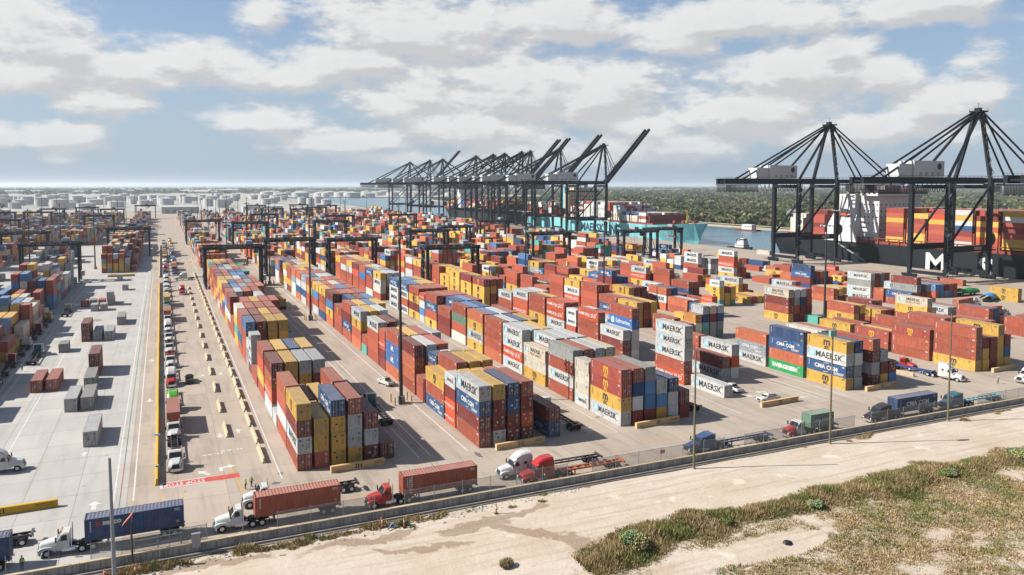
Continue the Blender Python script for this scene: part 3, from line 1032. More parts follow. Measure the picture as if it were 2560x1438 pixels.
# ---- what stands where.  Each bay: (front Y, length in feet, one string per column, bottom to top)
PITCH = 2.90
SPEC = {
    '2H': (20.0, [
        (133.1, 40, ['rWdy', 'ryy', 'yyyb', 'ywwr', 'dwd', 'd']),
        (146.3, 40, ['rWro', 'ryd', 'yyy', 'ywyr', 'dwb', '']),
        (159.6, 20, ['W', 'r', 'y', 'y', '', '']),
        (166.6, 40, ['WHod', 'ygyy', 'yyyw', 'yydw', 'dg', 's']),
        (180.6, 40, ['ryHr', 'yyyy', 'WWgn', 'yydy', 'dy', 'd']),
        (194.0, 40, ['r', 'dd', 'dr', 'rr', 'd', 't']),
        (206.6, 20, ['dWWW', 'dd', 'yd', 'yy', '', '']),
        (213.2, 20, ['gew', 'rd', 'ry', 'yy', '', '']),
        (219.8, 40, ['rrrs', 'rrdd', 'dyyy', 'yyyy', 'Tg', 'T']),
        (233.0, 40, ['rbrr', 'rrrd', 'rryy', 'dyyr', 'dd', '']),
        (246.2, 40, ['ytyc', 'rrrr', 'ryrr', 'rdrr', 'rd', '']),
        (259.4, 40, ['rr', 'rrrr', 'yryy', 'rrrr', 'rrdr', 'd']),
        (272.6, 40, ['rWrd', 'dd', 'ddr', 'drrw', 'ddw', '']),
        (285.8, 40, ['yWsr', 'ddww', 'drdr', 'rrdr', 'dd', 'y']),
        (299.0, 40, ['rbyd', 'ddbs', 'sbsg', 'rrbr', 'drro', '']),
        (312.2, 40, ['ryoy', 'yrob', 'rbsr', 'ddrg', 'dddr', 'd']),
        (325.4, 40, ['wryy', 'yyry', 'bdbw', 'wdsb', 'rdrr', '']),
        (338.6, 40, ['ryrd', 'ydor', 'bdss', 'dbss', 'rrs', 'd']),
        (351.8, 40, ['yord', 'rddr', 'cdcn', 'dcwn', 'gtwt', '']),
        (365.0, 40, ['rdor', 'rdbe', 'yyrw', 'dyyr', 'rrEr', 'd']),
        (378.2, 40, ['oyrr', 'rdwb', 'rrdw', 'yyry', 'dEtE', '']),
        (391.4, 40, ['oryt', 'yyyy', 'yyrr', 'dddr', 'dr', '']),
        (404.6, 40, ['ryoy', 'yyyy', 'ydyy', 'rdrr', 'dd', '']),
    ]),
    '2G': (52.6, [
        (131.3, 40, ['rdbW', 'Wddy', 'ddbn', 'dHdr', '', 'bd']),
        (144.3, 20, ['HHdW', 'rdyy', 'drdy', 'drrr', '', '']),
        (151.1, 40, ['bry', 'rdyr', 'ddry', 'rdry', 'dr', '']),
        (164.2, 20, ['rr', 'rdrb', 'drgw', 'drdg', '', '']),
        (171.4, 40, ['rood', 'drgw', 'rdrr', 'd', '', '']),
        (184.8, 40, ['oAAr', 'rdry', 'yrdr', 'drrw', '', '']),
        (197.6, 20, ['ddHr', 'rdd', 'ryd', 'dr', '', '']),
        (204.6, 40, ['rrrW', 'dryd', 'rTy', 'rd', 'm', '']),
        (217.8, 20, ['tr', 'rT', 'dyT', '', '', '']),
        (224.8, 40, ['oryW', 'yryy', 'dgrw', 'dd', 'r', '']),
        (238.2, 40, ['rbdr', 'drry', 'rybs', 'rdyy', '', '']),
        (251.6, 40, ['rrm', 'rrbn', 'ddrd', 'rrrs', '', '']),
        (265.8, 40, ['oysd', 'rdbr', 'rrwo', 'dror', '', '']),
        (279.4, 40, ['nory', 'drrr', 'rrws', 'rddr', 'd', '']),
        (292.8, 40, ['wrsy', 'yrrr', 'ccdc', 'rrdr', '', '']),
        (306.2, 40, ['rHyr', 'rrgg', 'rrwH', 'rddr', '', '']),
        (319.6, 40, ['WbWe', 'rryb', 'rryw', 'rrrw', '', '']),
        (333.0, 40, ['obWo', 'drrH', 'yrcr', 'rydr', 'rd', '']),
        (346.4, 40, ['cWgo', 'rrdy', 'yyrd', 'yrdw', '', '']),
        (359.8, 40, ['dyrr', 'ydry', 'rrdy', 'ydyy', 'rdy', '']),
        (373.2, 40, ['WyWy', 'drdd', 'ryrw', 'rdyy', 'd', '']),
        (386.6, 40, ['yrHb', 'rWyr', 'ddrW', 'yryy', '', '']),
        (400.0, 40, ['WWso', 'ryrb', 'ydyb', 'rrd', 'd', '']),
    ]),
    '2F': (83.5, [
        (131.4, 40, ['Wymm', 'dWnr', 'dssg', 'ysW', 'WWn', 'dd']),
        (144.5, 20, ['Wccc', 'ccc', 'gcc', 'cc', '', '']),
        (151.6, 40, ['rWrg', 'rydr', 'drww', 'rrgL', '', '']),
        (165.4, 40, ['ycL', 'rrrW', 'rryw', 'rrdw', '', '']),
        (178.6, 40, ['WHWW', 'rrgw', 'ryry', 'rdy', '', '']),
        (191.9, 40, ['orrr', 'rrrw', 'rrdn', 'rryy', '', '']),
        (205.6, 40, ['yWyo', 'drrs', 'rddw', 'ryrr', '', '']),
        (219.4, 40, ['crTr', 'rdds', 'rrrn', 'drr', '', '']),
        (233.2, 40, ['ddr', 'rdrb', 'rdrs', 'ddrr', 'r', '']),
        (246.7, 40, ['yrbr', 'rdrr', 'rryr', 'rdrr', 'rdw', '']),
        (259.8, 20, ['WsWH', 'rdr', 'rdd', 'ryr', '', '']),
        (266.6, 40, ['ydyr', 'rddr', 'rrdr', 'rrrr', '', '']),
        (280.2, 40, ['WrWb', 'rdss', 'rdsy', 'rrdy', '', '']),
        (293.6, 40, ['WWWb', 'rdrs', 'yyss', 'dryy', '', '']),
        (320.0, 40, ['rcWy', 'rdyw', 'drww', 'rdr', '', '']),
        (333.6, 40, ['crrb', 'rrgw', 'rddg', 'y', '', '']),
        (347.0, 40, ['rrAr', 'rrdy', 'rrdW', 'yyy', '', '']),
        (360.4, 40, ['rrHd', 'rWdr', 'dddm', 'yy', '', '']),
        (373.8, 40, ['rrWy', 'rddr', 'yrry', 'ddyy', '', '']),
        (387.2, 40, ['rrWr', 'rryr', 'rdgy', 'yrdy', '', '']),
        (400.6, 40, ['orry', 'cbrr', 'rcgw', 'yrdy', 'd', '']),
    ]),
    '2E': (115.2, [
        (153.0, 40, ['HrWWW', '', '', '', 'Wd', 'WHW']),
        (166.2, 40, ['', '', '', '', '', 'rdr']),
        (180.6, 40, ['rdW', 'WWWSr', '', '', '', '']),
        (194.0, 40, ['rrrH', '', '', 'dHW', 'd', '']),
        (207.4, 20, ['HrWW', 'dHgn', 'gdgc', 'gdr', '', '']),
        (215.0, 40, ['WWHH', 'drrH', 'dd', '', '', '']),
        (228.6, 40, ['yyrr', 'rryy', 'r', 'c', '', '']),
        (242.0, 40, ['WHrW', 'ryrw', 'drgw', '', 'LW', '']),
        (262.0, 40, ['r', 'drW', 'dy', 'c', '', '']),
        (282.0, 40, ['yyym', 'rryr', 'ydrr', 'dr', 'rd', '']),
        (296.0, 40, ['ryyd', 'dydy', 'rrr', 'o', '', '']),
        (309.8, 40, ['yyyy', 'ydyy', 'rrddr', 'rdr', '', '']),
        (323.0, 40, ['yyy', 'yyry', 'drry', 'ryd', '', '']),
        (336.4, 40, ['bmrr', 'drdy', 'yryy', 'rd', '', '']),
        (350.0, 40, ['rryr', 'yrdr', 'rdy', 'yy', 't', '']),
        (364.0, 40, ['rrmy', 'rdrr', 'yryr', 'dr', '', '']),
        (378.0, 40, ['WWrW', 'rdyr', 'drd', 'yy', '', '']),
        (392.0, 40, ['WHyH', 'yrdy', 'drw', 'yd', '', '']),
    ]),
    '2D': (147.0, [
        (133.0, 40, ['ybWy', 'ggWn', '', 'dwdr', 'ydw', 'sd']),
        (146.4, 40, ['Eobn', 'rdw', 'drwc', 'rrrr', '', '']),
        (159.8, 40, ['Weo', 'r', 'dr', 'r', '', '']),
        (173.0, 40, ['', '', '', '', '', '']),
        (197.5, 20, ['', 'Hr', 'ycu', 'gtnw', 'ggdL', 'Tgnw']),
        (204.5, 40, ['', 'rr', 'r', 'c', 'yy', 'd']),
        (222.0, 40, ['yyy', 'drd', 'Tyy', '', 'd', 'y']),
        (235.0, 40, ['Hbr', 'dbr', 'ydy', 'yr', 'y', '']),
        (248.6, 40, ['rrrr', 'ydrr', 'ryd', 'dy', '', '']),
        (262.0, 40, ['yHWy', 'ryW', 'drr', 'yy', '', '']),
        (275.4, 40, ['rrrr', 'drd', 'rWy', 'rr', '', '']),
        (290.0, 40, ['yr', 'dr', 'y', 'rs', 'w', '']),
        (304.0, 40, ['yrr', 'dr', 'yy', 'nn', 'dr', '']),
        (320.0, 40, ['yrr', 'rddr', 'gTc', 'yn', 'r', '']),
        (334.0, 40, ['br', 'rnr', 'yw', 'c', '', '']),
        (350.0, 40, ['yyW', 'yyy', 'dr', 'yyr', '', '']),
        (366.0, 40, ['WHr', 'gWr', 'yT', 'dyy', 'yydd', '']),
        (382.0, 40, ['yyy', 'drry', 'rdr', 'yddy', '', '']),
    ]),
    '2C': (193.0, [
        (132.8, 40, ['yrrr', 'yyd', 'ddd', 'yyyy', 'ybd', '']),
        (146.2, 40, ['rrm', 'ryd', 'rrdr', 'yryr', 'dr', 'd']),
        (159.6, 40, ['rm', 'yy', 'yr', 'rdr', 'rd', '']),
    ]),
}
boxes = []      # dicts: code L x y z block bay col tier
top_of = {}
for blk, (X0, bays) in SPEC.items():
    for bi, (Y0, ft, cols) in enumerate(bays):
        L = 12.19 if ft == 40 else 6.06
        for ci, s in enumerate(cols):
            for ti, ch in enumerate(s):
                boxes.append(dict(code=ch, L=L, x=X0 + ci * PITCH, y=Y0, z=0.01 + ti * (box_h(L) + 0.006), blk=blk, bay=bi, col=ci, tier=ti, n=len(s)))

MIX = 'rrrrrrrrdddddyyyyyyyWWWWwoooHHbbnsgcgtL'
MIX_FAR = 'rrrrrdddddddyyyyWWwwowwHbbbbnnssgggct'
MIX_L = 'rrrrddddyyybbnnssggwwWoctL'


def fill(X0, y0, y1, ncol, lo, hi, mix, blk, p_gap=0.08, seed=0, step=13.3, keep=0.0):
    rr = random.Random(seed)
    y = y0
    bi = 0
    while y < y1:
        L = 12.19 if rr.random() > 0.18 else 6.06
        if rr.random() > p_gap:
            base = rr.randint(lo, hi)
            fav = rr.choice(mix)
            for c in range(ncol):
                n = max(0, min(5, base + rr.choice((-1, 0, 0, 0, 0, 0, 1)) - (1 if c >= ncol - 1 and rr.random() < .7 else 0)))
                for ti in range(n):
                    ch = fav if rr.random() < 0.38 else rr.choice(mix)
                    boxes.append(dict(code=ch, L=L, x=X0 + c * PITCH, y=y, z=0.01 + ti * (box_h(L) + 0.006), blk=blk, bay=bi, col=c, tier=ti, n=n))
        y += L + (step - 12.19)
        bi += 1


# further back the six blocks go on, with cross lanes between
for k, (blk, X0) in enumerate((('2H', 20.0), ('2G', 52.6), ('2F', 83.5), ('2E', 115.2), ('2D', 147.0))):
    for q, (a, b_) in enumerate(((430, 690), (715, 980), (1005, 1250))):
        if blk == '2H' and q == 0:
            a = 492
        fill(X0, a, b_, 6, 3, 4, MIX if q == 0 else MIX_FAR, 'far ' + blk, 0.07, 100 + 10 * k + q)
for k, X0 in enumerate((178.0, 209.5, 241.0, 272.5, 304.0)):
    for q, (a, b_) in enumerate(((300, 300), (340 if X0 < 300 else 280, 405), (430, 690), (715, 980), (1005, 1250))):
        lo, hi = ((1, 3) if q < 2 else (2, 4))
        if X0 > 270 and q == 0:
            a = 215
        if X0 > 300 and q < 3:
            lo, hi = 0, 2
        fill(X0, a, b_, 5, lo, hi, MIX, 'right block', 0.22 if q < 2 else 0.12, 200 + 10 * k + q)
RIGHT = [(270.3, 318.4, 40, ['yWHrW', 'rdr', 'rr', 'd']), (266.9, 343.8, 40, ['rWWW', 'Wgg', 'rd']), (198.8, 293.1, 40, ['ryHW', 'rrd', 'ry', 'y']),
         (202.0, 279.6, 40, ['rrrr', 'ydy', 'rr']), (201.4, 306.6, 40, ['rrrr', 'drr', 'y']), (198.0, 260.7, 40, ['Hnr', 'rdr', 'd']), (165.8, 255.9, 40, ['rgy', 'ddd', 'ddd', 'dd']),
         (271.2, 233.8, 40, ['WWgW', 'rrrd', 'rrgg', 'rrrr']), (275.5, 218.5, 40, ['rgW', 'gdr', 'rr']), (227.9, 174.0, 40, ['yryL', 'yr', 'y']), (202.4, 209.2, 40, ['yrdL', 'drgw', 'rdnw', 'ddrr']),
         (209.5, 186.9, 40, ['ryr', 'rdy', 'd']), (224.8, 189.2, 40, ['ry', 'dr', 'rd']), (226.9, 264.0, 40, ['yyW', 'rr', 'd']), (218.4, 249.1, 40, ['y', 'r', 'y', 'y']), (209.1, 202.2, 20, ['t', '']),
         (203.5, 248.0, 20, ['tyyW', 'yyd', 'Tyy']), (252.7, 236.0, 40, ['or', 'dy', 'd']), (193.0, 173.4, 40, ['yy', 'y', 'dr', 'y']), (230.0, 278.0, 40, ['yr', 'W', 'rs']), (233.0, 300.0, 40, ['rr', 'dyd', 'W']),
         (240.0, 206.0, 40, ['rd', 'yr', 's']), (246.0, 186.0, 40, ['SW', 'r', 'W']), (262.0, 176.0, 40, ['rr', 'nb', 'r']), (236.0, 160.0, 40, ['rr', 'or', 'b']), (252.0, 152.0, 40, ['rr', 'w', 'dr']), (268.0, 196.0, 40, ['W', 'g', 'r']),
         (255.0, 262.0, 40, ['WW', 'gr', 'd']), (247.0, 318.0, 40, ['WWr', 'WW', 'y']), (236.0, 330.0, 40, ['yrr', 'rd', 'c']), (290.0, 256.0, 40, ['H', 'W']), (286.0, 300.0, 40, ['y', 'r']), (214.0, 322.0, 40, ['yyd', 'rr', 'Wy']), (280.0, 164.0, 40, ['o', 'g', 'n'])]
for k, (X0, a, b_) in enumerate(((178.0, 228, 400), (209.5, 336, 405), (240.0, 344, 405), (284.0, 312, 400), (296.0, 232, 300))):
    fill(X0, a, b_, 4 if X0 < 280 else 3, 2 if X0 < 280 else 1, 3 if X0 < 280 else 2, 'rrrrrddyyyyyWWWoHb', 'inner block', 0.08 if X0 < 280 else .3, 700 + k)
for bi, (X, Y, ft, cols) in enumerate(RIGHT):
    L = 12.19 if ft == 40 else 6.06
    for ci, s_ in enumerate(cols):
        for ti, ch in enumerate(s_):
            boxes.append(dict(code=ch, L=L, x=X + ci * PITCH, y=Y, z=0.01 + ti * (box_h(L) + 0.006), blk='right block', bay=bi, col=ci, tier=ti, n=len(s_)))
# the yard left of the truck queue
fill(-56.5, 176, 436, 6, 2, 4, MIX_L, 'left block', 0.0, 41)
fill(-92, 250, 470, 6, 2, 4, MIX_L, 'left block', 0.05, 42)
fill(-126, 330, 480, 6, 2, 4, MIX_L, 'left block', 0.08, 47)
fill(-160, 400, 480, 6, 2, 3, MIX_L, 'left block', 0.08, 48)
fill(-31.2, 484, 700, 5, 4, 5, 'rrrdddyygwcs', 'mid block', 0.0, 43)
fill(-16.4, 489, 690, 1, 2, 3, 'rrrddd', 'mid block', 0.0, 44)
for k in range(9):
    X0 = -70 - k * 34
    for q, (a, b_) in enumerate(((505, 690), (715, 980), (1005, 1260))):
        fill(X0, a, b_, 7 if q else 6, 1, 4, MIX_L, 'left block', 0.12 if q else 0.22, 300 + 10 * k + q)
fill(-31.2, 730, 980, 6, 2, 4, MIX_FAR, 'mid block', 0.1, 45)
fill(-31.2, 1010, 1250, 6, 2, 4, MIX_FAR, 'mid block', 0.1, 46)

# ---- which are exposed to view, and how large
occ = {}
for b in boxes:
    b['top'] = b['tier'] == b['n'] - 1
by_xy = {}
for b in boxes:
    by_xy.setdefault(round((b['x'] + 500) / PITCH), []).append(b)


def exposed(b):
    s = 1.0 if b['top'] else 0.0
    k = round((b['x'] + 500) / PITCH)
    H = box_h(b['L'])
    left = True
    for o in by_xy.get(k - 1, []):
        if o['y'] < b['y'] + b['L'] * .5 < o['y'] + o['L'] and o['z'] < b['z'] + 1.3 < o['z'] + box_h(o['L']):
            left = False
            break
    front = True
    for o in by_xy.get(k, []):
        if o['y'] + o['L'] < b['y'] + 0.2 and o['y'] + o['L'] > b['y'] - 3.0 and o['z'] < b['z'] + 1.3 < o['z'] + box_h(o['L']):
            front = False
            break
    cam_v = Vector((-b['x'], -b['y'], CAM_H - b['z']))
    d = cam_v.length
    n = cam_v / d
    a = (b['L'] * BOX_W * max(0, n.z) if b['top'] else 0)
    if left and b['x'] > 0:
        a += b['L'] * H * max(0, -n.x)
    if front:
        a += BOX_W * H * max(0, -n.y)
    # what stands in front hides: look along the sight line over the neighbours
    vis = 1.0
    for f in (4.0, 8.0, 14.0, 22.0):
        px, py, pz = b['x'] + 1.2 + n.x * f * 2, b['y'] + (b['L'] * .4) + n.y * f * 2, b['z'] + 2.2 + n.z * f * 2
        kk = round((px - 1.2 + 500) / PITCH)
        for o in by_xy.get(kk, []):
            if o is not b and o['y'] < py < o['y'] + o['L'] and o['z'] < pz < o['z'] + 2.7:
                vis = 0.25
                break
    return a * vis / (d * d)


for b in boxes:
    b['e'] = exposed(b)
    u = Vector((b['x'], b['y'] + b['L'] / 2, b['z'] + 1 - CAM_H))
    z_ = u.dot(_fwd)
    b['sx'] = 1280 + _f * u.dot(_right) / z_
    if z_ < 1 or b['sx'] < -60 or b['sx'] > 2640:
        b['e'] = 0.0
ranked = sorted(boxes, key=lambda b: -b['e'])
N_SINGLE = 268
for i, b in enumerate(ranked):
    b['single'] = i < N_SINGLE and b['e'] > 0
BAYW = {'2H': 'behind the 2H beam', '2G': 'behind the 2G beam', '2F': 'behind the 2F beam', '2E': 'behind the 2E beam', '2D': 'behind the 2D beam', '2C': 'of the block at far right'}
TIERW = ['ground tier', 'second tier', 'third tier', 'fourth tier', 'fifth tier']
_used_labels = {}
for i, b in enumerate(ranked[:N_SINGLE]):
    if not b['single']:
        continue
    _, words, kind = KIND[b['code']]
    where = BAYW.get(b['blk'], 'of ' + b['blk'])
    size = 'short ' if b['L'] < 10 else ''
    lab = '%s%s container, %s, column %s, %s bay %s' % (size, words, TIERW[b['tier']], ['one', 'two', 'three', 'four', 'five', 'six'][b['col']],
                                                     ordinal(b['bay']).replace('-', ' '), where)
    _used_labels[lab] = _used_labels.get(lab, 0) + 1
    if _used_labels[lab] > 1:
        lab = lab.replace(' container,', ' container (%s such),' % ordinal(_used_labels[lab] - 1))
    rr = random.Random(i * 13 + 5)
    make_box(b['code'], b['L'], (b['x'] + rr.uniform(-.05, .05), b['y'] + rr.uniform(-.08, .08), b['z']), 0.0, lab, 'stacked yard containers', i, rods=i < NEAR_RODS)


def mass_boxes(name, items, label, parent=None):
    """many boxes, too many and too small to keep apart: real geometry in one object"""
    V, F, Cc = [], [], []
    for (code, x, y, z, L, H, along_y) in items:
        col = KIND[code][0]
        k = 1.0 + random.uniform(-0.15, 0.15)
        o = len(V)
        w, l = (BOX_W, L) if along_y else (L, BOX_W)
        V += [(x, y, z), (x + w, y, z), (x + w, y + l, z), (x, y + l, z), (x, y, z + H), (x + w, y, z + H), (x + w, y + l, z + H), (x, y + l, z + H)]
        F += [(o + 4, o + 5, o + 6, o + 7), (o, o + 1, o + 5, o + 4), (o + 1, o + 2, o + 6, o + 5), (o + 2, o + 3, o + 7, o + 6), (o + 3, o, o + 4, o + 7)]
        Cc += [(col[0] * k, col[1] * k, col[2] * k, 1.0)] * 8
    me = bpy.data.meshes.new(name)
    me.from_pydata(V, [], F)
    at = me.color_attributes.new('Col', 'FLOAT_COLOR', 'POINT')
    at.data.foreach_set('color', np.array(Cc, dtype=np.float32).ravel())
    me.materials.append(PAINT_A)
    me.update()
    o = put(name, me, parent)
    return o


mass_items = [(b['code'], b['x'] + random.uniform(-.06, .06), b['y'] + random.uniform(-.15, .15), b['z'], b['L'], box_h(b['L']) - .03, True) for b in boxes if not b['single']]
far_letters = [b for b in ranked[N_SINGLE:N_SINGLE + 420] if b['e'] > 0 and KIND[b['code']][2] and b['x'] > 0]
# ------------------------------------------------------------------ rubber-tyred gantry cranes
CR_DK = M('crane_paint_dark', (0.016, 0.021, 0.030), 0.5, var=0.25, vscale=0.6, dust=0.12, spec=.2)
CR_GY = M('crane_paint_grey', (0.10, 0.115, 0.13), 0.5, var=0.2, vscale=0.6)
HOUSE_W = M('house_white', (0.72, 0.73, 0.74), 0.5, var=0.07, vscale=0.3)
RUB = M('tyre_rubber', (0.018, 0.018, 0.019), 0.85)
ORANGE = M('spreader_orange', (0.62, 0.13, 0.03), 0.55, var=0.2)
GLASS = M('dark_glass', (0.02, 0.028, 0.034), 0.08, spec=0.6)
YEL = M('safety_yellow', (0.70, 0.42, 0.06), 0.6, var=0.15)
ROPE = M('steel_rope', (0.05, 0.05, 0.055), 0.5)
LAMP = M('lamp_housing', (0.70, 0.70, 0.68), 0.4)


def rtg_proto(name, trolley=0.5, drop=9.0, full=True, side='R'):
    """gantry along x from 0 to 25.4, origin at left wheel line, leg frames 7 m apart in y"""
    SP, D, TOP = 25.4, 7.4, 19.8
    t = thing(name, '', 'gantry crane')
    for x in (0.0, SP):
        for y in (0.0, D):
            MB().beam((x, y, 2.0), (x, y, TOP - 1.2), 1.15, 1.6, up=(0, 1, 0)).build('leg', CR_DK, t)
        MB().box(x - .55, x + .55, -1.6, D + 1.6, 1.35, 2.35).build('sill_beam', CR_DK, t)
        for y in (-1.2, D + 1.2):
            bg = MB().box(x - .45, x + .45, y - 1.5, y + 1.5, 0.75, 1.4).build('bogie', CR_GY, t)
            if full:
                for yy in (y - 0.95, y + 0.95):
                    MB().tube((x - .32, yy, 0.72), (x + .32, yy, 0.72), 0.72, n=12).build('tyre', RUB, bg)
        if full:
            MB().beam((x, 0.3, 3.2), (x, D - .3, TOP - 3.4), 0.22, 0.22).build('brace', CR_DK, t)
    for y in (0.0, D):
        g = MB().box(-1.2, SP + 1.2, y - .55, y + .55, TOP - 1.55, TOP + .15).build('girder', CR_DK, t)
        if full:
            wk = MB()
            sy = y - 1.25 if y == 0 else y + 1.25
            wk.box(-1.2, SP + 1.2, min(sy, y), max(sy, y), TOP - .30, TOP - .22)
            for zz in (TOP + .3, TOP + .8):
                wk.beam((-1.2, sy, zz), (SP + 1.2, sy, zz), .06, .06)
            for i in range(18):
                xx = -1.2 + i * (SP + 2.4) / 17
                wk.beam((xx, sy, TOP - .3), (xx, sy, TOP + .8), .05, .05)
            wk.build('walkway', CR_GY, g)
            if y == 0:
                tx = MB()
                text_on(tx, 'PORT OF HOUSTON AUTHORITY', 1.0, (SP / 2 + 2.0, -.57, TOP - .72), (1, 0, 0), (0, 0, 1), 0, 0.012, 0.95, 1.05)
                tx.build('lettering', M('faded_white', (0.42, 0.42, 0.41), 0.6), g)
                for i in range(5):
                    lx = 4.0 + i * 4.5
                    MB().box(lx - .22, lx + .22, -.8, -.45, TOP - .15, TOP + .2).build('floodlight', LAMP, g)
    for x in (0.0, SP):
        MB().box(x - .5, x + .5, .45, D - .45, TOP - 1.15, TOP - .15).build('cross_beam', CR_DK, t)
    tx = SP * trolley
    tr = MB().box(tx - 2.2, tx + 2.2, -.3, D + .3, TOP + .25, TOP + .75).build('trolley', CR_GY, t)
    MB().box(tx - 1.5, tx + 1.5, 1.2, D - 1.2, TOP + .75, TOP + 2.2).build('machinery', M('box_grey', (0.40, 0.43, 0.46), 0.5, var=0.1), tr)
    cb = MB().loft([[(tx + 2.0, -1.4, z), (tx + 3.8, -1.4, z), (tx + 3.8, .7, z), (tx + 2.0, .7, z)] for z in (TOP - 3.6, TOP - 1.4)]).build('cab', CR_GY, tr)
    MB().box(tx + 2.15, tx + 3.65, -1.43, -1.35, TOP - 3.3, TOP - 1.9).build('window', GLASS, cb)
    sz = TOP - drop
    rp = MB()
    for x in (tx - 1.2, tx + 1.2):
        for y in (D / 2 - 1.5, D / 2 + 1.5):
            rp.beam((x, y, sz), (x, y, TOP + .3), .07, .07)
    rp.build('hoist_ropes', ROPE, tr)
    sp = MB().box(tx - 1.0, tx + 1.0, D / 2 - 2.5, D / 2 + 2.5, sz, sz + .5)
    sp.box(tx - 1.2, tx + 1.2, D / 2 - 6.0, D / 2 - 5.6, sz - .5, sz).box(tx - 1.2, tx + 1.2, D / 2 + 5.6, D / 2 + 6.0, sz - .5, sz)
    sp.box(tx - .3, tx + .3, D / 2 - 5.8, D / 2 + 5.8, sz - .45, sz - .05)
    sp.build('spreader', ORANGE, tr)
    if full:
        ex = SP + 1.3 if side == 'R' else -1.3
        MB().box(ex - .8, ex + .8, 1.2, D - 1.2, 2.5, 5.0).build('power_house', HOUSE_W, t)
        st = MB()
        lx = -0.9
        for i in range(7):
            z0 = 2.4 + i * 2.5
            a, b_ = (1.0, D - 1.0) if i % 2 == 0 else (D - 1.0, 1.0)
            st.beam((lx, a, z0), (lx, b_, z0 + 2.5), .5, .12)
        st.build('stairs', CR_GY, t)
    return t


rtg_a = rtg_proto('gantry_crane', 0.78, 6.0)
rtg_b = rtg_proto('gantry_crane', 0.40, 9.5)
rtg_c = rtg_proto('gantry_crane', 0.55, 4.0, full=False)
RTGS = [  # left wheel line X, Y, proto, label
    (18.2, 391.0, 'a', 'dark gantry crane straddling the block right of the truck queue, nearest in its row'),
    (50.6, 432.0, 'b', 'dark gantry crane over the second block, trolley left of middle, orange spreader low'),
    (81.8, 420.0, 'b', 'dark gantry crane over the third block, behind tall yellow and white stacks'),
    (113.6, 348.0, 'a', 'dark gantry crane over the fourth block, nearest to the camera of all'),
    (205.5, 424.0, 'a', 'dark gantry crane left of the light blue ship lettering, on the block near the quay'),
    (268.0, 420.0, 'b', 'dark gantry crane in front of the light blue bow, left of a neighbouring crane'),
    (299.0, 436.0, 'a', 'dark gantry crane nearest the quay, in front of the light blue bow'),
    (-64.4, 449.0, 'a', 'dark gantry crane standing alone over the left yard, trolley at right'),
    (-33.6, 588.0, 'a', 'dark gantry crane over the red and yellow stack left of the truck queue'),
    (-91.0, 560.0, 'b', 'dark gantry crane at the left edge of the picture'),
    (18.2, 690.0, 'a', 'dark gantry crane second in the row right of the truck queue'),
    (50.6, 640.0, 'a', 'dark gantry crane second in the row over the second block'),
    (113.6, 640.0, 'b', 'dark gantry crane second in the row over the fourth block'),
    (176.4, 520.0, 'b', 'dark gantry crane over the sixth block, below the far ship cranes'),
    (145.2, 480.0, 'a', 'dark gantry crane over the fifth block, amid yellow stacks'),
    (238.0, 590.0, 'a', 'dark gantry crane near the quay, left of the nearest raised boom'),
]
_r = random.Random(5)
for k, X in enumerate((18.2, 50.6, 81.8, 113.6, 145.2, 176.4, 207.8, -33.6, -68, -102, -136, -170, -240)):
    for Y in (820, 1010, 1180):
        if _r.random() < 0.62:
            RTGS.append((X, Y + _r.uniform(-70, 70), 'c', None))
_used = set()
nf = 0
for (X, Y, pr, lab) in sorted(RTGS, key=lambda q: q[1]):
    p0 = {'a': rtg_a, 'b': rtg_b, 'c': rtg_c}[pr]
    o = p0 if pr not in _used else copy_tree(p0)
    _used.add(pr)
    o.location = (X, Y, 0)
    if lab is None:
        lab = 'small distant gantry crane, %s nearest of those far back in the yard' % ordinal(nf)
        nf += 1
    tag(o, lab, 'gantry crane', 'yard gantry cranes')

# ------------------------------------------------------------------ ship-to-shore cranes
STS_DK = M('quay_crane_paint', (0.013, 0.019, 0.028), 0.5, var=0.25, vscale=0.3, spec=.2)
GREYSIGN = M('sign_grey', (0.42, 0.43, 0.44), 0.5)


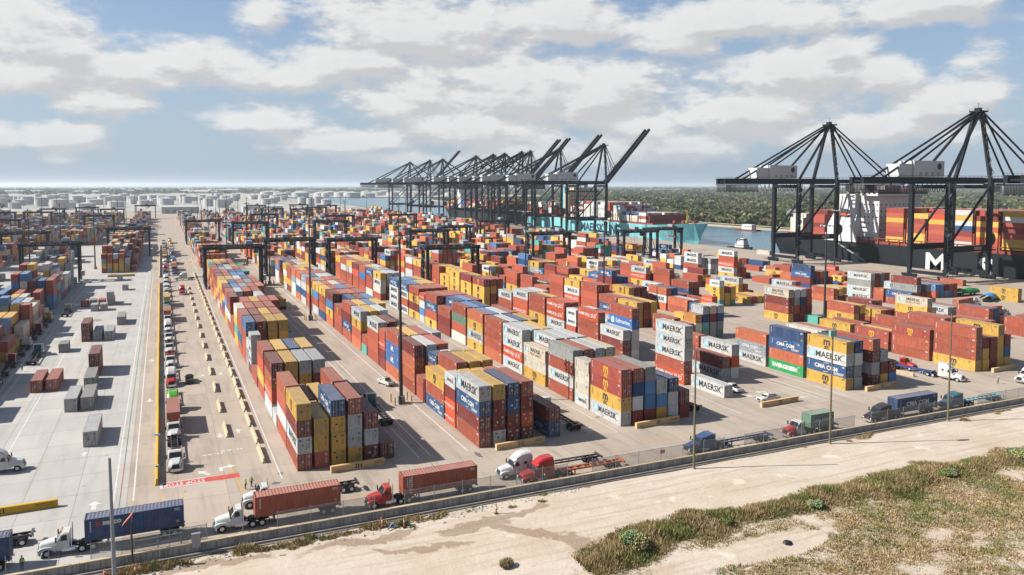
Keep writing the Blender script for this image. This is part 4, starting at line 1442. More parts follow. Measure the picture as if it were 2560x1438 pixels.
def sts_proto(boom_up, full=True):
    """landside rail x=0, waterside rail x=32, legs y=-10.5 and 10.5; water to +x"""
    t = thing('quay_crane', '', 'quay crane')
    G = 50.0
    HALF = 10.5
    for x in (0.0, 32.0):
        for y in (-HALF, HALF):
            lg = MB()
            lg.beam((x, y, 2.2), (x, y, 17.0), 1.4, 1.7, w2=2.1, h2=2.3, up=(0, 1, 0))
            lg.beam((x, y, 17.0), (x, y, G), 2.0, 2.2, up=(0, 1, 0))
            lg.build('leg', STS_DK, t)
            bo = MB()
            for k in range(4):
                bo.box(x - .5, x + .5, y - 4.2 + k * 2.2, y - 2.6 + k * 2.2, .15, 1.1)
            bo.box(x - .7, x + .7, y - 4.3, y + 4.3, 1.1, 2.3)
            bo.build('bogie', STS_DK, t)
        MB().box(x - .8, x + .8, -HALF + .9, HALF - .9, 2.7, 4.3).build('sill_beam', STS_DK, t)
        MB().box(x - .8, x + .8, -HALF + .9, HALF - .9, G - 3.0, G - 1.0).build('cross_beam', STS_DK, t)
    for y in (-HALF, HALF):
        MB().box(.9, 31.1, y - 1.0, y + 1.0, 14.8, 17.8).build('portal_beam', STS_DK, t)
        MB().tube((1.0, y, 18.0), (31.0, y, G - 2.0), .62, n=8).build('brace', STS_DK, t)
    pb = MB().box(19.0, 25.0, -HALF - 1.15, -HALF - 1.03, 15.6, 17.2).build('sign', GREYSIGN, t)
    # cable reel on the waterside leg
    rl = MB()
    rl.tube((35.2, -HALF + 1.0, 20.5), (35.2, -HALF + 1.7, 20.5), 3.6, n=24)
    rl.build('cable_reel', CR_GY, t)
    # girders over the rails and the landward back reach
    for y in (-3.4, 3.4):
        MB().box(-52.0, 36.0, y - .9, y + .9, G - .6, G + 2.8).build('girder', STS_DK, t)
    ga = MB()
    for i in range(23):
        x = -51 + i * 3.9
        ga.box(x, x + .5, -2.7, 2.7, G + .4, G + 1.2)
    for y in (-4.6, 4.6):
        ga.beam((-52, y, G + 3.6), (36, y, G + 3.6), .1, .1)
        for i in range(30):
            ga.beam((-52 + i * 3.03, y, G + 2.4), (-52 + i * 3.03, y, G + 3.6), .08, .08)
        ga.box(-52, 36, min(y, y * .86), max(y, y * .86), G + 2.3, G + 2.45)
    ga.build('walkway', STS_DK, t)
    fe = MB()
    for i in range(26 if full else 0):
        x = -51 + i * .95
        for y in (-4.4, 4.4):
            fe.beam((x, y, G - 5.2 + .5 * math.sin(i * 1.7)), (x, y, G - .9), .34, .3)
    for y in (-4.4, 4.4):
        fe.beam((-52, y, G - 1.0), (-26, y, G - 1.0), .5, .4).beam((-52, y, G - 4.9), (-26, y, G - 4.9), .3, .25)
    for i in range(10 if full else 0):
        x0 = -25 + i * 3.4
        pr = None
        for k in range(7):
            u = k / 6
            p = (x0 + 3.4 * u, -4.4, G - .6 - 4.2 * (1 - (2 * u - 1) ** 2))
            if pr:
                fe.beam(pr, p, .24, .24)
            pr = p
    if full:
        fe.build('festoon', ROPE, t)
    # machinery house
    hs = MB()
    hs.box(-18.0, 4.0, -4.6, 4.6, G + 3.0, G + 11.0)
    hs.box(-27.5, -18.2, -3.8, 3.8, G + 3.0, G + 9.4)
    h = hs.build('machinery_house', HOUSE_W, t)
    for i in range(4):
        MB().box(-14 + i * 4.2, -12 + i * 4.2, -4.66, -4.6, G + 3.4, G + 5.2).build('vent', GREYSIGN, h)
    rd = MB()
    rd.tube((4.0, 0, G + 7.5), (4.06, 0, G + 7.5), 1.5, n=18)
    rd.tube((.4, -4.61, G + 8.2), (.4, -4.68, G + 8.2), 1.6, n=18)
    rd.build('emblem', M('emblem_navy', (0.03, 0.04, 0.07), 0.5), h)
    # A-frame
    AX, AZ = 35.0, 87.5
    for y in (-1, 1):
        MB().beam((32.0, y * HALF, G - 1.0), (AX, y * 1.6, AZ), 1.5, 1.7, up=(0, 1, 0)).build('mast_leg', STS_DK, t)
        MB().tube((1.0, y * 8.6, G + 1.0), (AX - 1.0, y * 1.8, AZ - .5), .75, n=8).build('back_stay', STS_DK, t)
        MB().tube((-38.0, y * 3.4, G + 2.5), (AX - 1.5, y * 1.6, AZ), .55, n=8).build('back_stay', STS_DK, t)
        MB().tube((-28.0, y * 3.4, G + 2.5), (AX - 1.5, y * 1.6, AZ - 1.2), .5, n=8).build('back_stay', STS_DK, t)
    ap = MB().box(AX - 3.2, AX + 3.6, -3.0, 3.0, AZ - .3, AZ + .5)
    ap.box(AX - 1.5, AX + 1.5, -2.2, 2.2, AZ - 2.2, AZ - .3).box(AX - 1.4, AX + .8, -1.4, 1.4, AZ + .5, AZ + 2.0)
    for (x, y) in ((-3.1, -2.9), (3.5, -2.9), (3.5, 2.9), (-3.1, 2.9)):
        ap.beam((AX + x, y, AZ + .5), (AX + x, y, AZ + 1.8), .1, .1)
    ap.beam((AX - 3.1, -2.9, AZ + 1.7), (AX + 3.5, -2.9, AZ + 1.7), .1, .1).beam((AX - 3.1, 2.9, AZ + 1.7), (AX + 3.5, 2.9, AZ + 1.7), .1, .1)
    ap.beam((AX, 0, AZ + 2.0), (AX, 0, AZ + 4.6), .14, .14).beam((AX - 1.2, 0, AZ + 4.0), (AX + 1.2, 0, AZ + 4.0), .12, .12)
    ap.build('apex', STS_DK, t)
    # boom, hinged just outside the waterside leg
    HX = 37.0
    ang = R(47.5) if boom_up else 0.0
    BL = 72.0 if boom_up else 64.0
    ca, sa = math.cos(ang), math.sin(ang)
    def BP(u, y, w):
        return (HX + u * ca - w * sa, y, G + 1.2 + u * sa + w * ca)
    bm = MB()
    for y in (-3.4, 3.4):
        bm.beam(BP(0, y, 0), BP(BL, y, 0), 1.2, 2.5, up=(0, 1, 0) if False else (-sa, 0, ca))
    NB = int((BL - 2) / 3.9)
    for i in range(NB):
        bm.beam(BP(1 + i * 3.9, -3.4, 0), BP(1 + i * 3.9, 3.4, 0), .5, .7)
        if i < NB - 1:
            bm.beam(BP(1 + i * 3.9, -3.4, .6), BP(4.9 + i * 3.9, 3.4, .6), .35, .35)
    for y in (-4.5, 4.5):
        bm.beam(BP(0, y, 2.4), BP(BL, y, 2.4), .1, .1)
        for i in range(int(BL / 3.2)):
            bm.beam(BP(i * 3.2, y, 1.2), BP(i * 3.2, y, 2.4), .08, .08)
    bm.build('boom', STS_DK, t)
    for y in (-2.6, 2.6):
        if boom_up:
            MB().tube((AX + 1, y * .6, AZ), (AX + 12, y, AZ - 22), .3, n=6).tube((AX + 12, y, AZ - 22), BP(26, y, 1.5), .3, n=6).build('fore_stay', STS_DK, t)
            MB().tube((AX + 1, y * .6, AZ), (AX + 8, y, AZ - 26), .25, n=6).tube((AX + 8, y, AZ - 26), BP(12, y, 1.5), .25, n=6).build('fore_stay', STS_DK, t)
        else:
            for u in (26.0, 55.0):
                MB().tube((AX + 1, y * .6, AZ), BP(u, y, 1.3), .5, n=8).build('fore_stay', STS_DK, t)
    # access stairs up one landside leg, trolley with cab
    if full:
        st = MB()
        for i in range(14):
            z0 = 3 + i * 3.3
            a, b_ = (-1.6, 1.6) if i % 2 == 0 else (1.6, -1.6)
            st.beam((a - .2, -HALF - 1.6, z0), (b_ - .2, -HALF - 1.6, z0 + 3.3), .7, .14)
            st.box(-2.3, 1.9, -HALF - 2.2, -HALF - 1.1, z0 - .06, z0)
        for x in (-2.3, 1.9):
            st.beam((x, -HALF - 2.2, 2), (x, -HALF - 2.2, G), .14, .14)
        st.build('stairs', CR_GY, t)
        st = MB()
        for i in range(11):
            z0 = G + 3 + i * 3.0
            u = i / 11.5
            x = 32 + (AX - 32) * u - 1.2
            a, b_ = (-1.2, 1.0) if i % 2 == 0 else (1.0, -1.2)
            st.beam((x + a, -HALF * (1 - u) - 1.4, z0), (x + b_, -HALF * (1 - u) - 1.4, z0 + 3.0), .6, .12)
        st.build('mast_stairs', CR_GY, t)
    tx = 50.0 if not boom_up else 12.0
    tr = MB().box(tx - 3, tx + 3, -4.0, 4.0, G - 1.6, G - .3).build('trolley', CR_GY, t)
    MB().box(tx + 2.0, tx + 4.6, -1.4, 1.4, G - 5.0, G - 1.7).build('cab', HOUSE_W, tr)
    if not boom_up:
        rp = MB()
        for y in (-2.5, 2.5):
            for x in (tx - 1.2, tx + .8):
                rp.beam((x, y, 30.0), (x, y, G - 1.6), .12, .12)
        rp.build('hoist_ropes', ROPE, tr)
        s = MB().box(tx - 1.2, tx + .8, -6, 6, 28.9, 29.5)
        s.box(tx - .9, tx + .5, -2, 2, 29.5, 30.3)
        s.build('spreader', ORANGE, tr)
    return t


st_d = sts_proto(False)
st_u = sts_proto(True)
STS = [(376.0, 0, 'black quay crane with lowered boom, left of the three beside the black ship'),
       (275.5, 0, 'black quay crane with lowered boom, middle of the three beside the black ship'),
       (199.0, 0, 'black quay crane at the right edge of the picture beside the black ship'),
       (657, 1, 'black quay crane with the largest raised boom, over the light blue ship'),
       (749, 1, 'black quay crane with raised boom, second from the right in the far group'),
       (822, 1, 'black quay crane with raised boom, third from the right in the far group'),
       (846, 1, 'black quay crane with raised boom, fourth from the right in the far group'),
       (897, 0, 'black quay crane with lowered boom, fifth from the right in the far group'),
       (934, 0, 'black quay crane with lowered boom, sixth from the right in the far group'),
       (994, 0, 'black quay crane with lowered boom, seventh from the right in the far group'),
       (1132, 0, 'black quay crane with lowered boom, eighth from the right in the far group'),
       (1195, 1, 'black quay crane with raised boom, second from the left in the far group'),
       (1304, 0, 'black quay crane with lowered boom, leftmost of the far group')]
_used = set()
for (Y, up, lab) in STS:
    p0 = st_u if up else st_d
    o = p0 if up not in _used else copy_tree(p0)
    _used.add(up)
    o.location = (360.0, Y, 0)
    tag(o, lab, 'quay crane', 'ship-to-shore cranes along the quay')

# ------------------------------------------------------------------ light masts and poles
MAST = M('mast_steel', (0.05, 0.05, 0.055), 0.5, var=0.2)
MAST_L = M('mast_galvanised', (0.30, 0.33, 0.37), 0.45, var=0.1)
CONC = M('plinth_concrete', (0.42, 0.38, 0.32), 0.9, var=0.2)


def mast_proto(h, guard):
    t = thing('light_mast', '', 'light mast')
    MB().tube((0, 0, 0.6), (0, 0, h), 0.42, 0.20, n=10).build('pole', MAST, t, smooth=False)
    MB().tube((0, 0, 0), (0, 0, 1.6), 0.95, 0.85, n=12).build('base', CONC, t)
    rg = MB()
    for i in range(12):
        a0, a1 = 2 * math.pi * i / 12, 2 * math.pi * (i + 1) / 12
        rg.beam((1.35 * math.cos(a0), 1.35 * math.sin(a0), h - .9), (1.35 * math.cos(a1), 1.35 * math.sin(a1), h - .9), .12, .12)
    for i in range(4):
        a = math.pi * i / 2
        rg.beam((0, 0, h - .9), (1.35 * math.cos(a), 1.35 * math.sin(a), h - .9), .1, .1)
    r0 = rg.build('ring', MAST, t)
    for i in range(8):
        a = 2 * math.pi * (i + .5) / 8
        MB().box(-.38, .38, -.28, .28, -.35, .1).build('floodlight', LAMP, r0, (1.75 * math.cos(a), 1.75 * math.sin(a), h - 1.05), a)
    if guard:
        for (x, y) in ((-1.9, -1.7), (1.9, -1.7), (1.9, 1.7), (-1.9, 1.7)):
            MB().tube((x, y, 0), (x, y, 1.9), .16, n=8).build('bollard', YEL, t)
        MB().box(-.9, -.3, -1.3, -.7, .1, 1.9).build('cabinet', CR_GY, t)
    return t


m1 = mast_proto(38.5, True)
m2 = mast_proto(36.0, False)
MASTS = [(47.9, 166.5, 1, 'tall dark light mast between the 2H and 2G blocks, nearest of its row'),
         (48.2, 284.0, 1, 'tall dark light mast in the aisle left of the second block, second of its row'),
         (47.6, 395.0, 1, 'tall dark light mast in the aisle left of the second block, third of its row'),
         (47.9, 506.0, 1, 'tall dark light mast in the aisle left of the second block, fourth of its row'),
         (209.0, 199.0, 0, 'tall dark light mast amid red and yellow stacks in front of the black ship'),
         (340.5, 318.0, 0, 'light mast on the apron beside the left quay crane by the black ship'),
         (158.0, 262.0, 0, 'tall dark light mast behind the stack of five pale grey containers'),
         (176.0, 372.0, 0, 'tall dark light mast below the far group of quay cranes'),
         (-64.0, 330.0, 0, 'light mast in the left yard, nearest of the left masts')]
_r = random.Random(9)
for X in (-290, -220, -170, -118, -66, -36, 48, 79, 142, 205, 268, 330):
    for k in range(6):
        Y = 505 + k * 150 + _r.uniform(-25, 25)
        if X == 48 and k == 0:
            continue
        if _r.random() < 0.8:
            MASTS.append((X, Y, 0, None))
used = set()
far_masts = []
for (X, Y, gd, lab) in sorted(MASTS, key=lambda q: q[1]):
    p0 = m1 if gd else m2
    o = p0 if gd not in used else copy_tree(p0)
    used.add(gd)
    o.location = (X, Y, 0)
    if lab is None:
        far_masts.append(o)
    else:
        tag(o, lab, 'light mast', 'near light masts')



def screen_x(o):
    u = Vector(o.location) - Vector((0, 0, CAM_H))
    return u.dot(_right) / max(1.0, u.dot(_fwd))


def number_left_to_right(objs, fmt, cat, group):
    for i, o in enumerate(sorted(objs, key=screen_x)):
        tag(o, fmt % ordinal(i), cat, group)


number_left_to_right(far_masts, 'thin distant light mast over the far stacks, %s from the left', 'light mast', 'distant light masts')
WOOD = M('pole_wood', (0.20, 0.165, 0.10), 0.85, var=0.25, vscale=1.5)
for i, (X, Y, h, lab) in enumerate(((82.6, 106.6, 20.6, 'weathered wooden pole outside the wall, left of the three'),
                                   (114.2, 106.6, 22.0, 'weathered wooden pole outside the wall with a pale green box on top'),
                                   (147.6, 107.0, 22.6, 'weathered wooden pole outside the wall, right of the three'))):
    t = thing('utility_pole', lab, 'pole', (X, Y, -.3), 0, 'wooden poles along the wall')
    MB().tube((0, 0, 0), (.05, 0, h), .21, .13, n=9).build('shaft', WOOD, t)
    if i == 1:
        MB().box(-.75, .75, -.25, .25, h - 1.2, h - .1).build('box', M('box_green', (0.30, 0.55, 0.48), 0.5), t)
    MB().tube((.05, 0, h), (.05, 0, h + .08), .14, .10, n=9).build('cap', CR_GY, t)
    MB().tube((0, 0, 0), (0, 0, .5), .55, .25, n=9).build('footing', M('footing_earth', (0.36, 0.25, 0.16), 0.95, var=.3), t)
t = thing('steel_pole', 'grey tapered steel pole outside the wall at lower left', 'pole', (-6.3, 101.5, -.3))
MB().tube((0, 0, 0), (-.1, 0, 16.9), .28, .16, n=10).build('shaft', MAST_L, t)
MB().tube((0, 0, 0), (0, 0, .25), .55, .5, n=10).build('base_plate', MAST_L, t)
# ------------------------------------------------------------------ ships at the quay
RUSTRED = M('deck_red', (0.30, 0.06, 0.04), 0.7, var=0.25, vscale=0.5)
SHIP_W = M('ship_white', (0.74, 0.74, 0.75), 0.5, var=0.06, vscale=0.2)


def hull(b, x0, x1, y_bow, y_stern, zd, zw=-2.7):
    """near side x0, far side x1; bow at the low-y end (towards -y) when y_bow<y_stern"""
    cx, hw = (x0 + x1) / 2, (x1 - x0) / 2
    secs = []
    s = 1 if y_stern > y_bow else -1
    L = abs(y_stern - y_bow)
    for (d, wd, ww, zz) in ((0.0, .03, .01, zd + 3.2), (.018, .36, .05, zd + 3.0), (.045, .66, .16, zd + 2.6), (.08, .86, .38, zd + 1.6), (.13, .97, .70, zd + .3), (.20, 1.0, .93, zd), (.28, 1, 1, zd),
                            (.90, 1, 1, zd), (.96, 1.0, .86, zd), (1.0, .97, .62, zd)):
        off = 0.0 if d > 0.2 else (0.2 - d) * 60 * (0.2)
        y = y_bow + s * L * d
        yw = y + s * max(0.0, (0.1 - d)) * 110
        secs.append([(cx - hw * ww, yw, zw - 3), (cx - hw * (ww * .8 + wd * .2), yw - s * (yw - y) * s * .3, zw + 3), (cx - hw * wd, y, zz), (cx + hw * wd, y, zz), (cx + hw * (ww * .8 + wd * .2), yw - s * (yw - y) * s * .3, zw + 3), (cx + hw * ww, yw, zw - 3)])
    b.loft(secs)
    return b


def deck_stacks(x0, x1, y0, y1, zd, tiers, mix, seed, gap_rows=(), rows=None, big=2.5):
    rr = random.Random(seed)
    n = rows or int((x1 - x0 - 1) / 2.5)
    y = y0
    while y < y1 - 12.3:
        skip = any(a < y + 6 < b_ for a, b_ in gap_rows)
        if not skip:
            base = tiers + rr.choice((-1, 0, 0, 0))
            for c in range(n):
                h = max(1, base - (rr.choice((0, 0, 1)) if rr.random() < .5 else 0) - (1 if c == 0 and rr.random() < .4 else 0))
                if 1 < c < n - 2:
                    lvls = range(max(0, h - 2), h)
                else:
                    lvls = range(h)
                for k in lvls:
                    mass_items.append((rr.choice(mix), x0 + .6 + c * 2.5, y, zd + 2.4 + k * 2.92, 12.19, 2.86, True))
        y += 14.6


HB = M('hull_light_blue', (0.26, 0.68, 0.74), 0.5, var=0.10, vscale=0.06, dirt=0.0, var2=((0.16, 0.42, 0.46), 0.09, 0.5))
t = thing('container_ship', 'light blue container ship moored beyond the yard under the far cranes', 'ship', (0, 0, 0))
hull(MB(), 406, 448, 540, 872, 12.5).build('hull', HB, t)
MB().box(407, 447, 590, 868, 12.4, 14.2).build('hatch_deck', RUSTRED, t)
for i in range(19):
    y = 596 + i * 14.6
    lb = MB().box(406.6, 447.4, y - 1.3, y - .5, 14.2, 21.5)
    lb.build('lashing_bridge', RUSTRED, t)
DH = MB().box(409, 445, 752, 764, 12.5, 40).box(406.5, 447.5, 752.5, 757, 40, 43.5).box(415, 439, 753, 763, 43.5, 46)
dh = DH.build('deckhouse', M('cream_house', (0.70, 0.58, 0.40), 0.6, var=.1), t)
wn = MB()
for z in (20, 24, 28, 32, 36):
    for i in range(9):
        wn.box(411 + i * 3.7, 412.6 + i * 3.7, 751.9, 752.0, z, z + 1.3)
wn.box(408, 446, 752.35, 752.5, 41, 42.6)
tag(wn.build('window', GLASS, dh), kind='stuff')
MB().tube((427, 760, 46), (427, 760, 54), .6, .3, n=8).beam((423, 760, 50), (431, 760, 50), .3, .3).build('mast', CR_GY, dh)
MB().box(416, 438, 776, 784, 12.5, 46).build('funnel', HB, t)
MB().tube((427, 566, 15), (427, 566, 27), .5, .25, n=8).box(424, 430, 563, 569, 15, 17).build('foremast', YEL, t)
bw = MB()
for (x, y) in ((420, 562), (434, 562), (418, 572), (436, 572), (427, 556)):
    bw.box(x - 1.2, x + 1.2, y - 1.5, y + 1.5, 15.0, 17.2)
tag(bw.build('winch', RUSTRED, t), kind='stuff')
lt = MB()
text_on(lt, 'MAERSK LINE', 11.5, (405.82, 683, 5.0), (0, -1, 0), (0, 0, 1), 0, 0.03, 1.1)
lt.build('lettering', M('letter_navy', (0.02, 0.045, 0.10), 0.6), t)
deck_stacks(406, 448, 600, 645, 12, 3, 'WWwwrHbLcWw', 1, rows=16)
deck_stacks(406, 448, 645, 745, 12, 6, 'WWwwwrHrbdWwL', 2, rows=16)
deck_stacks(406, 448, 786, 860, 12, 5, 'WWwwrHdr', 3, rows=16)

HK = M('hull_black', (0.012, 0.017, 0.021), 0.45, var=0.3, vscale=0.06)
t = thing('container_ship', 'black container ship with white letters on its side moored at right', 'ship', (0, 0, 0))
hull(MB(), 408, 458, 60, 440, 12.0).build('hull', HK, t)
MB().box(409, 457, 130, 436, 11.9, 13.6).build('hatch_deck', RUSTRED, t)
rl = MB()
for i in range(42):
    y = 112 + i * 7.6
    rl.box(408.3, 409.6, y - .4, y + .4, 12, 15.5)
rl.box(408.4, 409.4, 110, 432, 15.3, 15.8)
tag(rl.build('rail_stanchion', RUSTRED, t), kind='stuff')
for i in range(18):
    y = 140 + i * 14.6
    if 344 < y < 384:
        continue
    MB().box(408.8, 457.2, y - 1.3, y - .4, 13.6, 22).build('lashing_bridge', RUSTRED, t)
lt = MB()
for s, y in (('M', 307), ('S', 277), ('C', 247)):
    text_on(lt, s, 15.5, (407.8, y, 3.2), (0, -1, 0), (0, 0, 1), 0, 0.025, 1.2)
tag(lt.build('lettering', M('letter_white', (0.78, 0.78, 0.76), 0.6), t))
# accommodation and slanted engine casing
ac = MB()
ac.box(414, 452, 352, 366, 12, 42).box(410, 456, 350, 364, 42, 45.5).box(418, 448, 352, 362, 45.5, 48.5)
a0 = ac.build('deckhouse', SHIP_W, t)
wn = MB()
for z in (20, 24, 28, 32, 36):
    for i in range(9):
        wn.box(415.5 + i * 4, 416.3 + i * 4, 351.85, 352.0, z, z + .8)
for i in range(4):
    for z in (24, 28, 32, 36):
        wn.box(413.85, 414, 353 + i * 3.2, 353.8 + i * 3.2, z, z + .8)
wn.box(411, 455, 349.85, 350, 43.2, 44.8)
tag(wn.build('window', GLASS, a0), kind='stuff')
MB().box(410, 456, 349.6, 364.2, 45.5, 46.0).build('bridge_rail', M('trim_red', (0.55, 0.07, 0.05), 0.5), a0)
rm = MB().tube((430, 357, 48.5), (430, 357, 56), .5, .3, n=8)
for i in range(5):
    rm.beam((426, 357, 50 + i * 1.2), (434, 357, 50 + i * 1.2), .2, .2)
for (x, y) in ((421, 355), (425, 361), (438, 355), (444, 359), (447, 354)):
    rm.beam((x, y, 48), (x, y, 52 + (x % 3)), .25, .25)
rm.build('mast', CR_GY, a0)
for (x, y) in ((423, 359), (441, 357)):
    MB().lathe([(0.1, 0), (1.3, .5), (1.6, 1.5), (1.2, 2.5), (.1, 3.0)], 10, 0, (x, y, 48.5)).build('radome', SHIP_W, a0, smooth=True)
cs = MB()
def sec(z, xa, xb, ya, yb):
    return [(xa, ya, z), (xb, ya, z), (xb, yb, z), (xa, yb, z)]
cs.loft([sec(17, 408.2, 428, 366, 388), sec(22, 408.2, 428, 366, 388), sec(30, 411.5, 428, 367, 386), sec(35, 412.5, 428, 367.5, 385), sec(43, 413.5, 428, 368, 384)])
for i in range(3):
    cs.loft([sec(22.2, 407.8, 409, 368 + i * 7, 371.5 + i * 7), sec(30, 410.9, 412, 368 + i * 6.6, 371.5 + i * 6.6), sec(42, 412.9, 414, 368.3 + i * 6, 371.2 + i * 6)])
c0 = cs.build('engine_casing', SHIP_W, t)
MB().tube((418, 378, 43), (417.5, 378, 48), 2.2, 1.9, n=16).build('funnel', M('funnel_buff', (0.62, 0.46, 0.22), .6), c0)
MB().tube((415.4, 378, 46), (415.3, 378, 46), 1.6, n=16).build('emblem', M('emblem_brown', (0.12, 0.07, 0.03), .6), c0)
MB().box(408.2, 428, 364, 390, 12, 17).build('casing_base', SHIP_W, t)
gw = MB().beam((407.5, 378, 10.5), (402.5, 352, 1.2), 1.2, .3)
gw.build('gangway', M('alu', (0.45, 0.46, 0.46), .5), t)
bs = MB().box(412, 426, 369, 385, 17.2, 17.4)
MSC_MIX = 'yyyyyymmmmrrrrdrrWbHr'
deck_stacks(408, 458, 140, 349, 12.0, 7, MSC_MIX, 5, rows=18)
deck_stacks(408, 458, 391, 408, 12.0, 7, 'rrrrdm', 6, rows=18)
deck_stacks(408, 458, 410, 434, 12.0, 5, 'cccccwcy', 7, rows=18)

t = thing('container_ship', 'dark ship with white deckhouse behind the far group of cranes', 'ship', (0, 0, 0))
hull(MB(), 408, 448, 1190, 930, 11.5).build('hull', M('hull_dark', (0.02, 0.022, 0.03), .5, var=.2, vscale=.1), t)
MB().box(409, 447, 940, 1150, 11.4, 13.0).build('hatch_deck', RUSTRED, t)
MB().box(411, 445, 1098, 1112, 11.5, 38).box(408.5, 447.5, 1098, 1104, 38, 42).build('deckhouse', SHIP_W, t)
MB().box(418, 436, 1118, 1126, 11.5, 44).build('funnel', M('funnel_dark', (0.03, 0.04, 0.07), .5), t)
deck_stacks(408, 448, 945, 1095, 11.5, 5, 'rrrrddyyHmWb', 8, rows=15)
deck_stacks(408, 448, 1128, 1165, 11.5, 4, 'rrddyW', 9, rows=15)

# ------------------------------------------------------------------ harbour craft
t = thing('tugboat', 'small white and red tugboat on the water left of the black ship', 'boat', (424, 492, -2.6), 0)
hl = MB()
hl.loft([[(-3.6 * w, y, -.5), (-4.2 * w, y, 1.6 + s), (4.2 * w, y, 1.6 + s), (3.6 * w, y, -.5)] for (y, w, s) in ((-13, .25, 1.0), (-10, .8, .6), (-4, 1, .1), (8, 1, 0), (12, .85, .1))])
hl.build('hull', M('tug_black', (0.03, 0.03, 0.035), .6), t)
MB().box(-2.9, 2.9, -7, 3.5, 1.6, 4.2).box(-2.4, 2.4, -6.2, 1.5, 4.2, 6.6).build('deckhouse', SHIP_W, t)
w0 = MB().box(-1.9, 1.9, -5.6, -1.6, 6.6, 9.0).build('wheelhouse', SHIP_W, t)
MB().box(-1.95, 1.95, -5.65, -1.55, 7.4, 8.4).build('window', GLASS, w0)
MB().box(-2.95, 2.95, -7.05, 3.55, 3.0, 3.5).build('trim_band', RUSTRED, t)
MB().tube((0, -2.5, 9), (0, -2.5, 15), .2, .1, n=6).beam((-1.2, -2.5, 12), (1.2, -2.5, 12), .12, .12).build('mast', CR_GY, t)
for x in (-1.6, 1.6):
    MB().tube((x, 2.4, 4.2), (x, 2.4, 8.2), .45, n=8).build('exhaust_stack', CR_GY, t)
for (X, Y, L, lab) in ((604, 690, 34, 'white deckhouse barge moored along the far shore'), (640 - 30, 905, 24, 'small low barge at the far shore behind the light blue bow')):
    t = thing('barge', lab, 'boat', (X, Y, -2.6), .05)
    hl = MB().loft([[(-5 * k, y, -.5), (-5.5 * k, y, 1.5), (5.5 * k, y, 1.5), (5 * k, y, -.5)] for (y, k) in ((-L / 2, .8), (-L / 2 + 3, 1), (L / 2 - 3, 1), (L / 2, .8))])
    hl.build('hull', RUSTRED, t)
    b0 = MB().box(-3.5, 3.5, -L * .3, L * .15, 1.5, 7.2).build('deckhouse', SHIP_W, t)
    wn = MB()
    for i in range(4):
        wn.box(-3.56, -3.5, -L * .26 + i * 2.6, -L * .26 + 1.3 + i * 2.6, 4.2, 5.4)
    tag(wn.build('window', GLASS, b0), kind='stuff')
    MB().tube((0, L * .25, 1.5), (0, L * .25, 9), .2, n=6).build('mast', CR_GY, t)

# ------------------------------------------------------------------ wooded far shore
LEAF = M('far_foliage', attr='Col', rough=0.9, spec=0.05, attr_raw=True)


def crowns(name, spots, seed, quads=40):
    """spots: list of (x, y, z, radius, height, tint). many leaf clumps through each crown's volume"""
    rg = np.random.default_rng(seed)
    n = len(spots)
    S = np.array([s[:5] for s in spots])
    T = np.array([s[5] for s in spots])
    k = quads
    u = rg.normal(size=(n, k, 3))
    u /= np.linalg.norm(u, axis=2, keepdims=True)
    rad = rg.uniform(0.45, 1.0, (n, k, 1)) ** 0.5
    c = u * rad
    c[:, :, 0] *= S[:, None, 3]
    c[:, :, 1] *= S[:, None, 3]
    c[:, :, 2] = np.abs(c[:, :, 2]) * 0.0 + c[:, :, 2] * (S[:, None, 4] * 0.42)
    c[:, :, 0] += S[:, None, 0]
    c[:, :, 1] += S[:, None, 1]
    c[:, :, 2] += S[:, None, 2] + S[:, None, 4] * 0.55
    a = rg.normal(size=(n, k, 3))
    b_ = np.cross(a, rg.normal(size=(n, k, 3)))
    a /= np.linalg.norm(a, axis=2, keepdims=True)
    b_ /= np.linalg.norm(b_, axis=2, keepdims=True)
    sz = S[:, None, 3:4] * rg.uniform(0.20, 0.42, (n, k, 1))
    P = np.stack([c - a * sz - b_ * sz, c + a * sz - b_ * sz * .6, c + a * sz * .7 + b_ * sz, c - a * sz * .6 + b_ * sz * 1.1], axis=2).reshape(-1, 3)
    P[:, 2] = np.maximum(P[:, 2], np.repeat(S[:, 2], k * 4) - .2)
    me = bpy.data.meshes.new(name)
    F = np.arange(n * k * 4).reshape(-1, 4)
    me.vertices.add(len(P))
    me.vertices.foreach_set('co', P.astype(np.float32).ravel())
    me.loops.add(F.size)
    me.loops.foreach_set('vertex_index', F.ravel().astype(np.int32))
    me.polygons.add(len(F))
    me.polygons.foreach_set('loop_start', (np.arange(len(F)) * 4).astype(np.int32))
    me.polygons.foreach_set('loop_total', np.full(len(F), 4, np.int32))
    me.update(calc_edges=True)
    col = np.repeat(T[:, None, :], k, axis=1) * rg.uniform(0.82, 1.18, (n, k, 1))
    col = np.repeat(col.reshape(-1, 3), 4, axis=0)
    at = me.color_attributes.new('Col', 'FLOAT_COLOR', 'POINT')
    at.data.foreach_set('color', np.c_[col, np.ones(len(col))].astype(np.float32).ravel())
    me.materials.append(LEAF)
    return me


GREENS = [(0.062, 0.080, 0.032), (0.085, 0.100, 0.042), (0.110, 0.112, 0.052), (0.055, 0.072, 0.032), (0.120, 0.112, 0.058), (0.125, 0.102, 0.058), (0.075, 0.090, 0.045), (0.07, 0.088, 0.036), (0.06, 0.078, 0.034)]
rr = random.Random(3)
spots = []
def shore_x(y):
    return np.interp(y, [-500, 800, 1500, 2350], [640, 636, 655, 800])
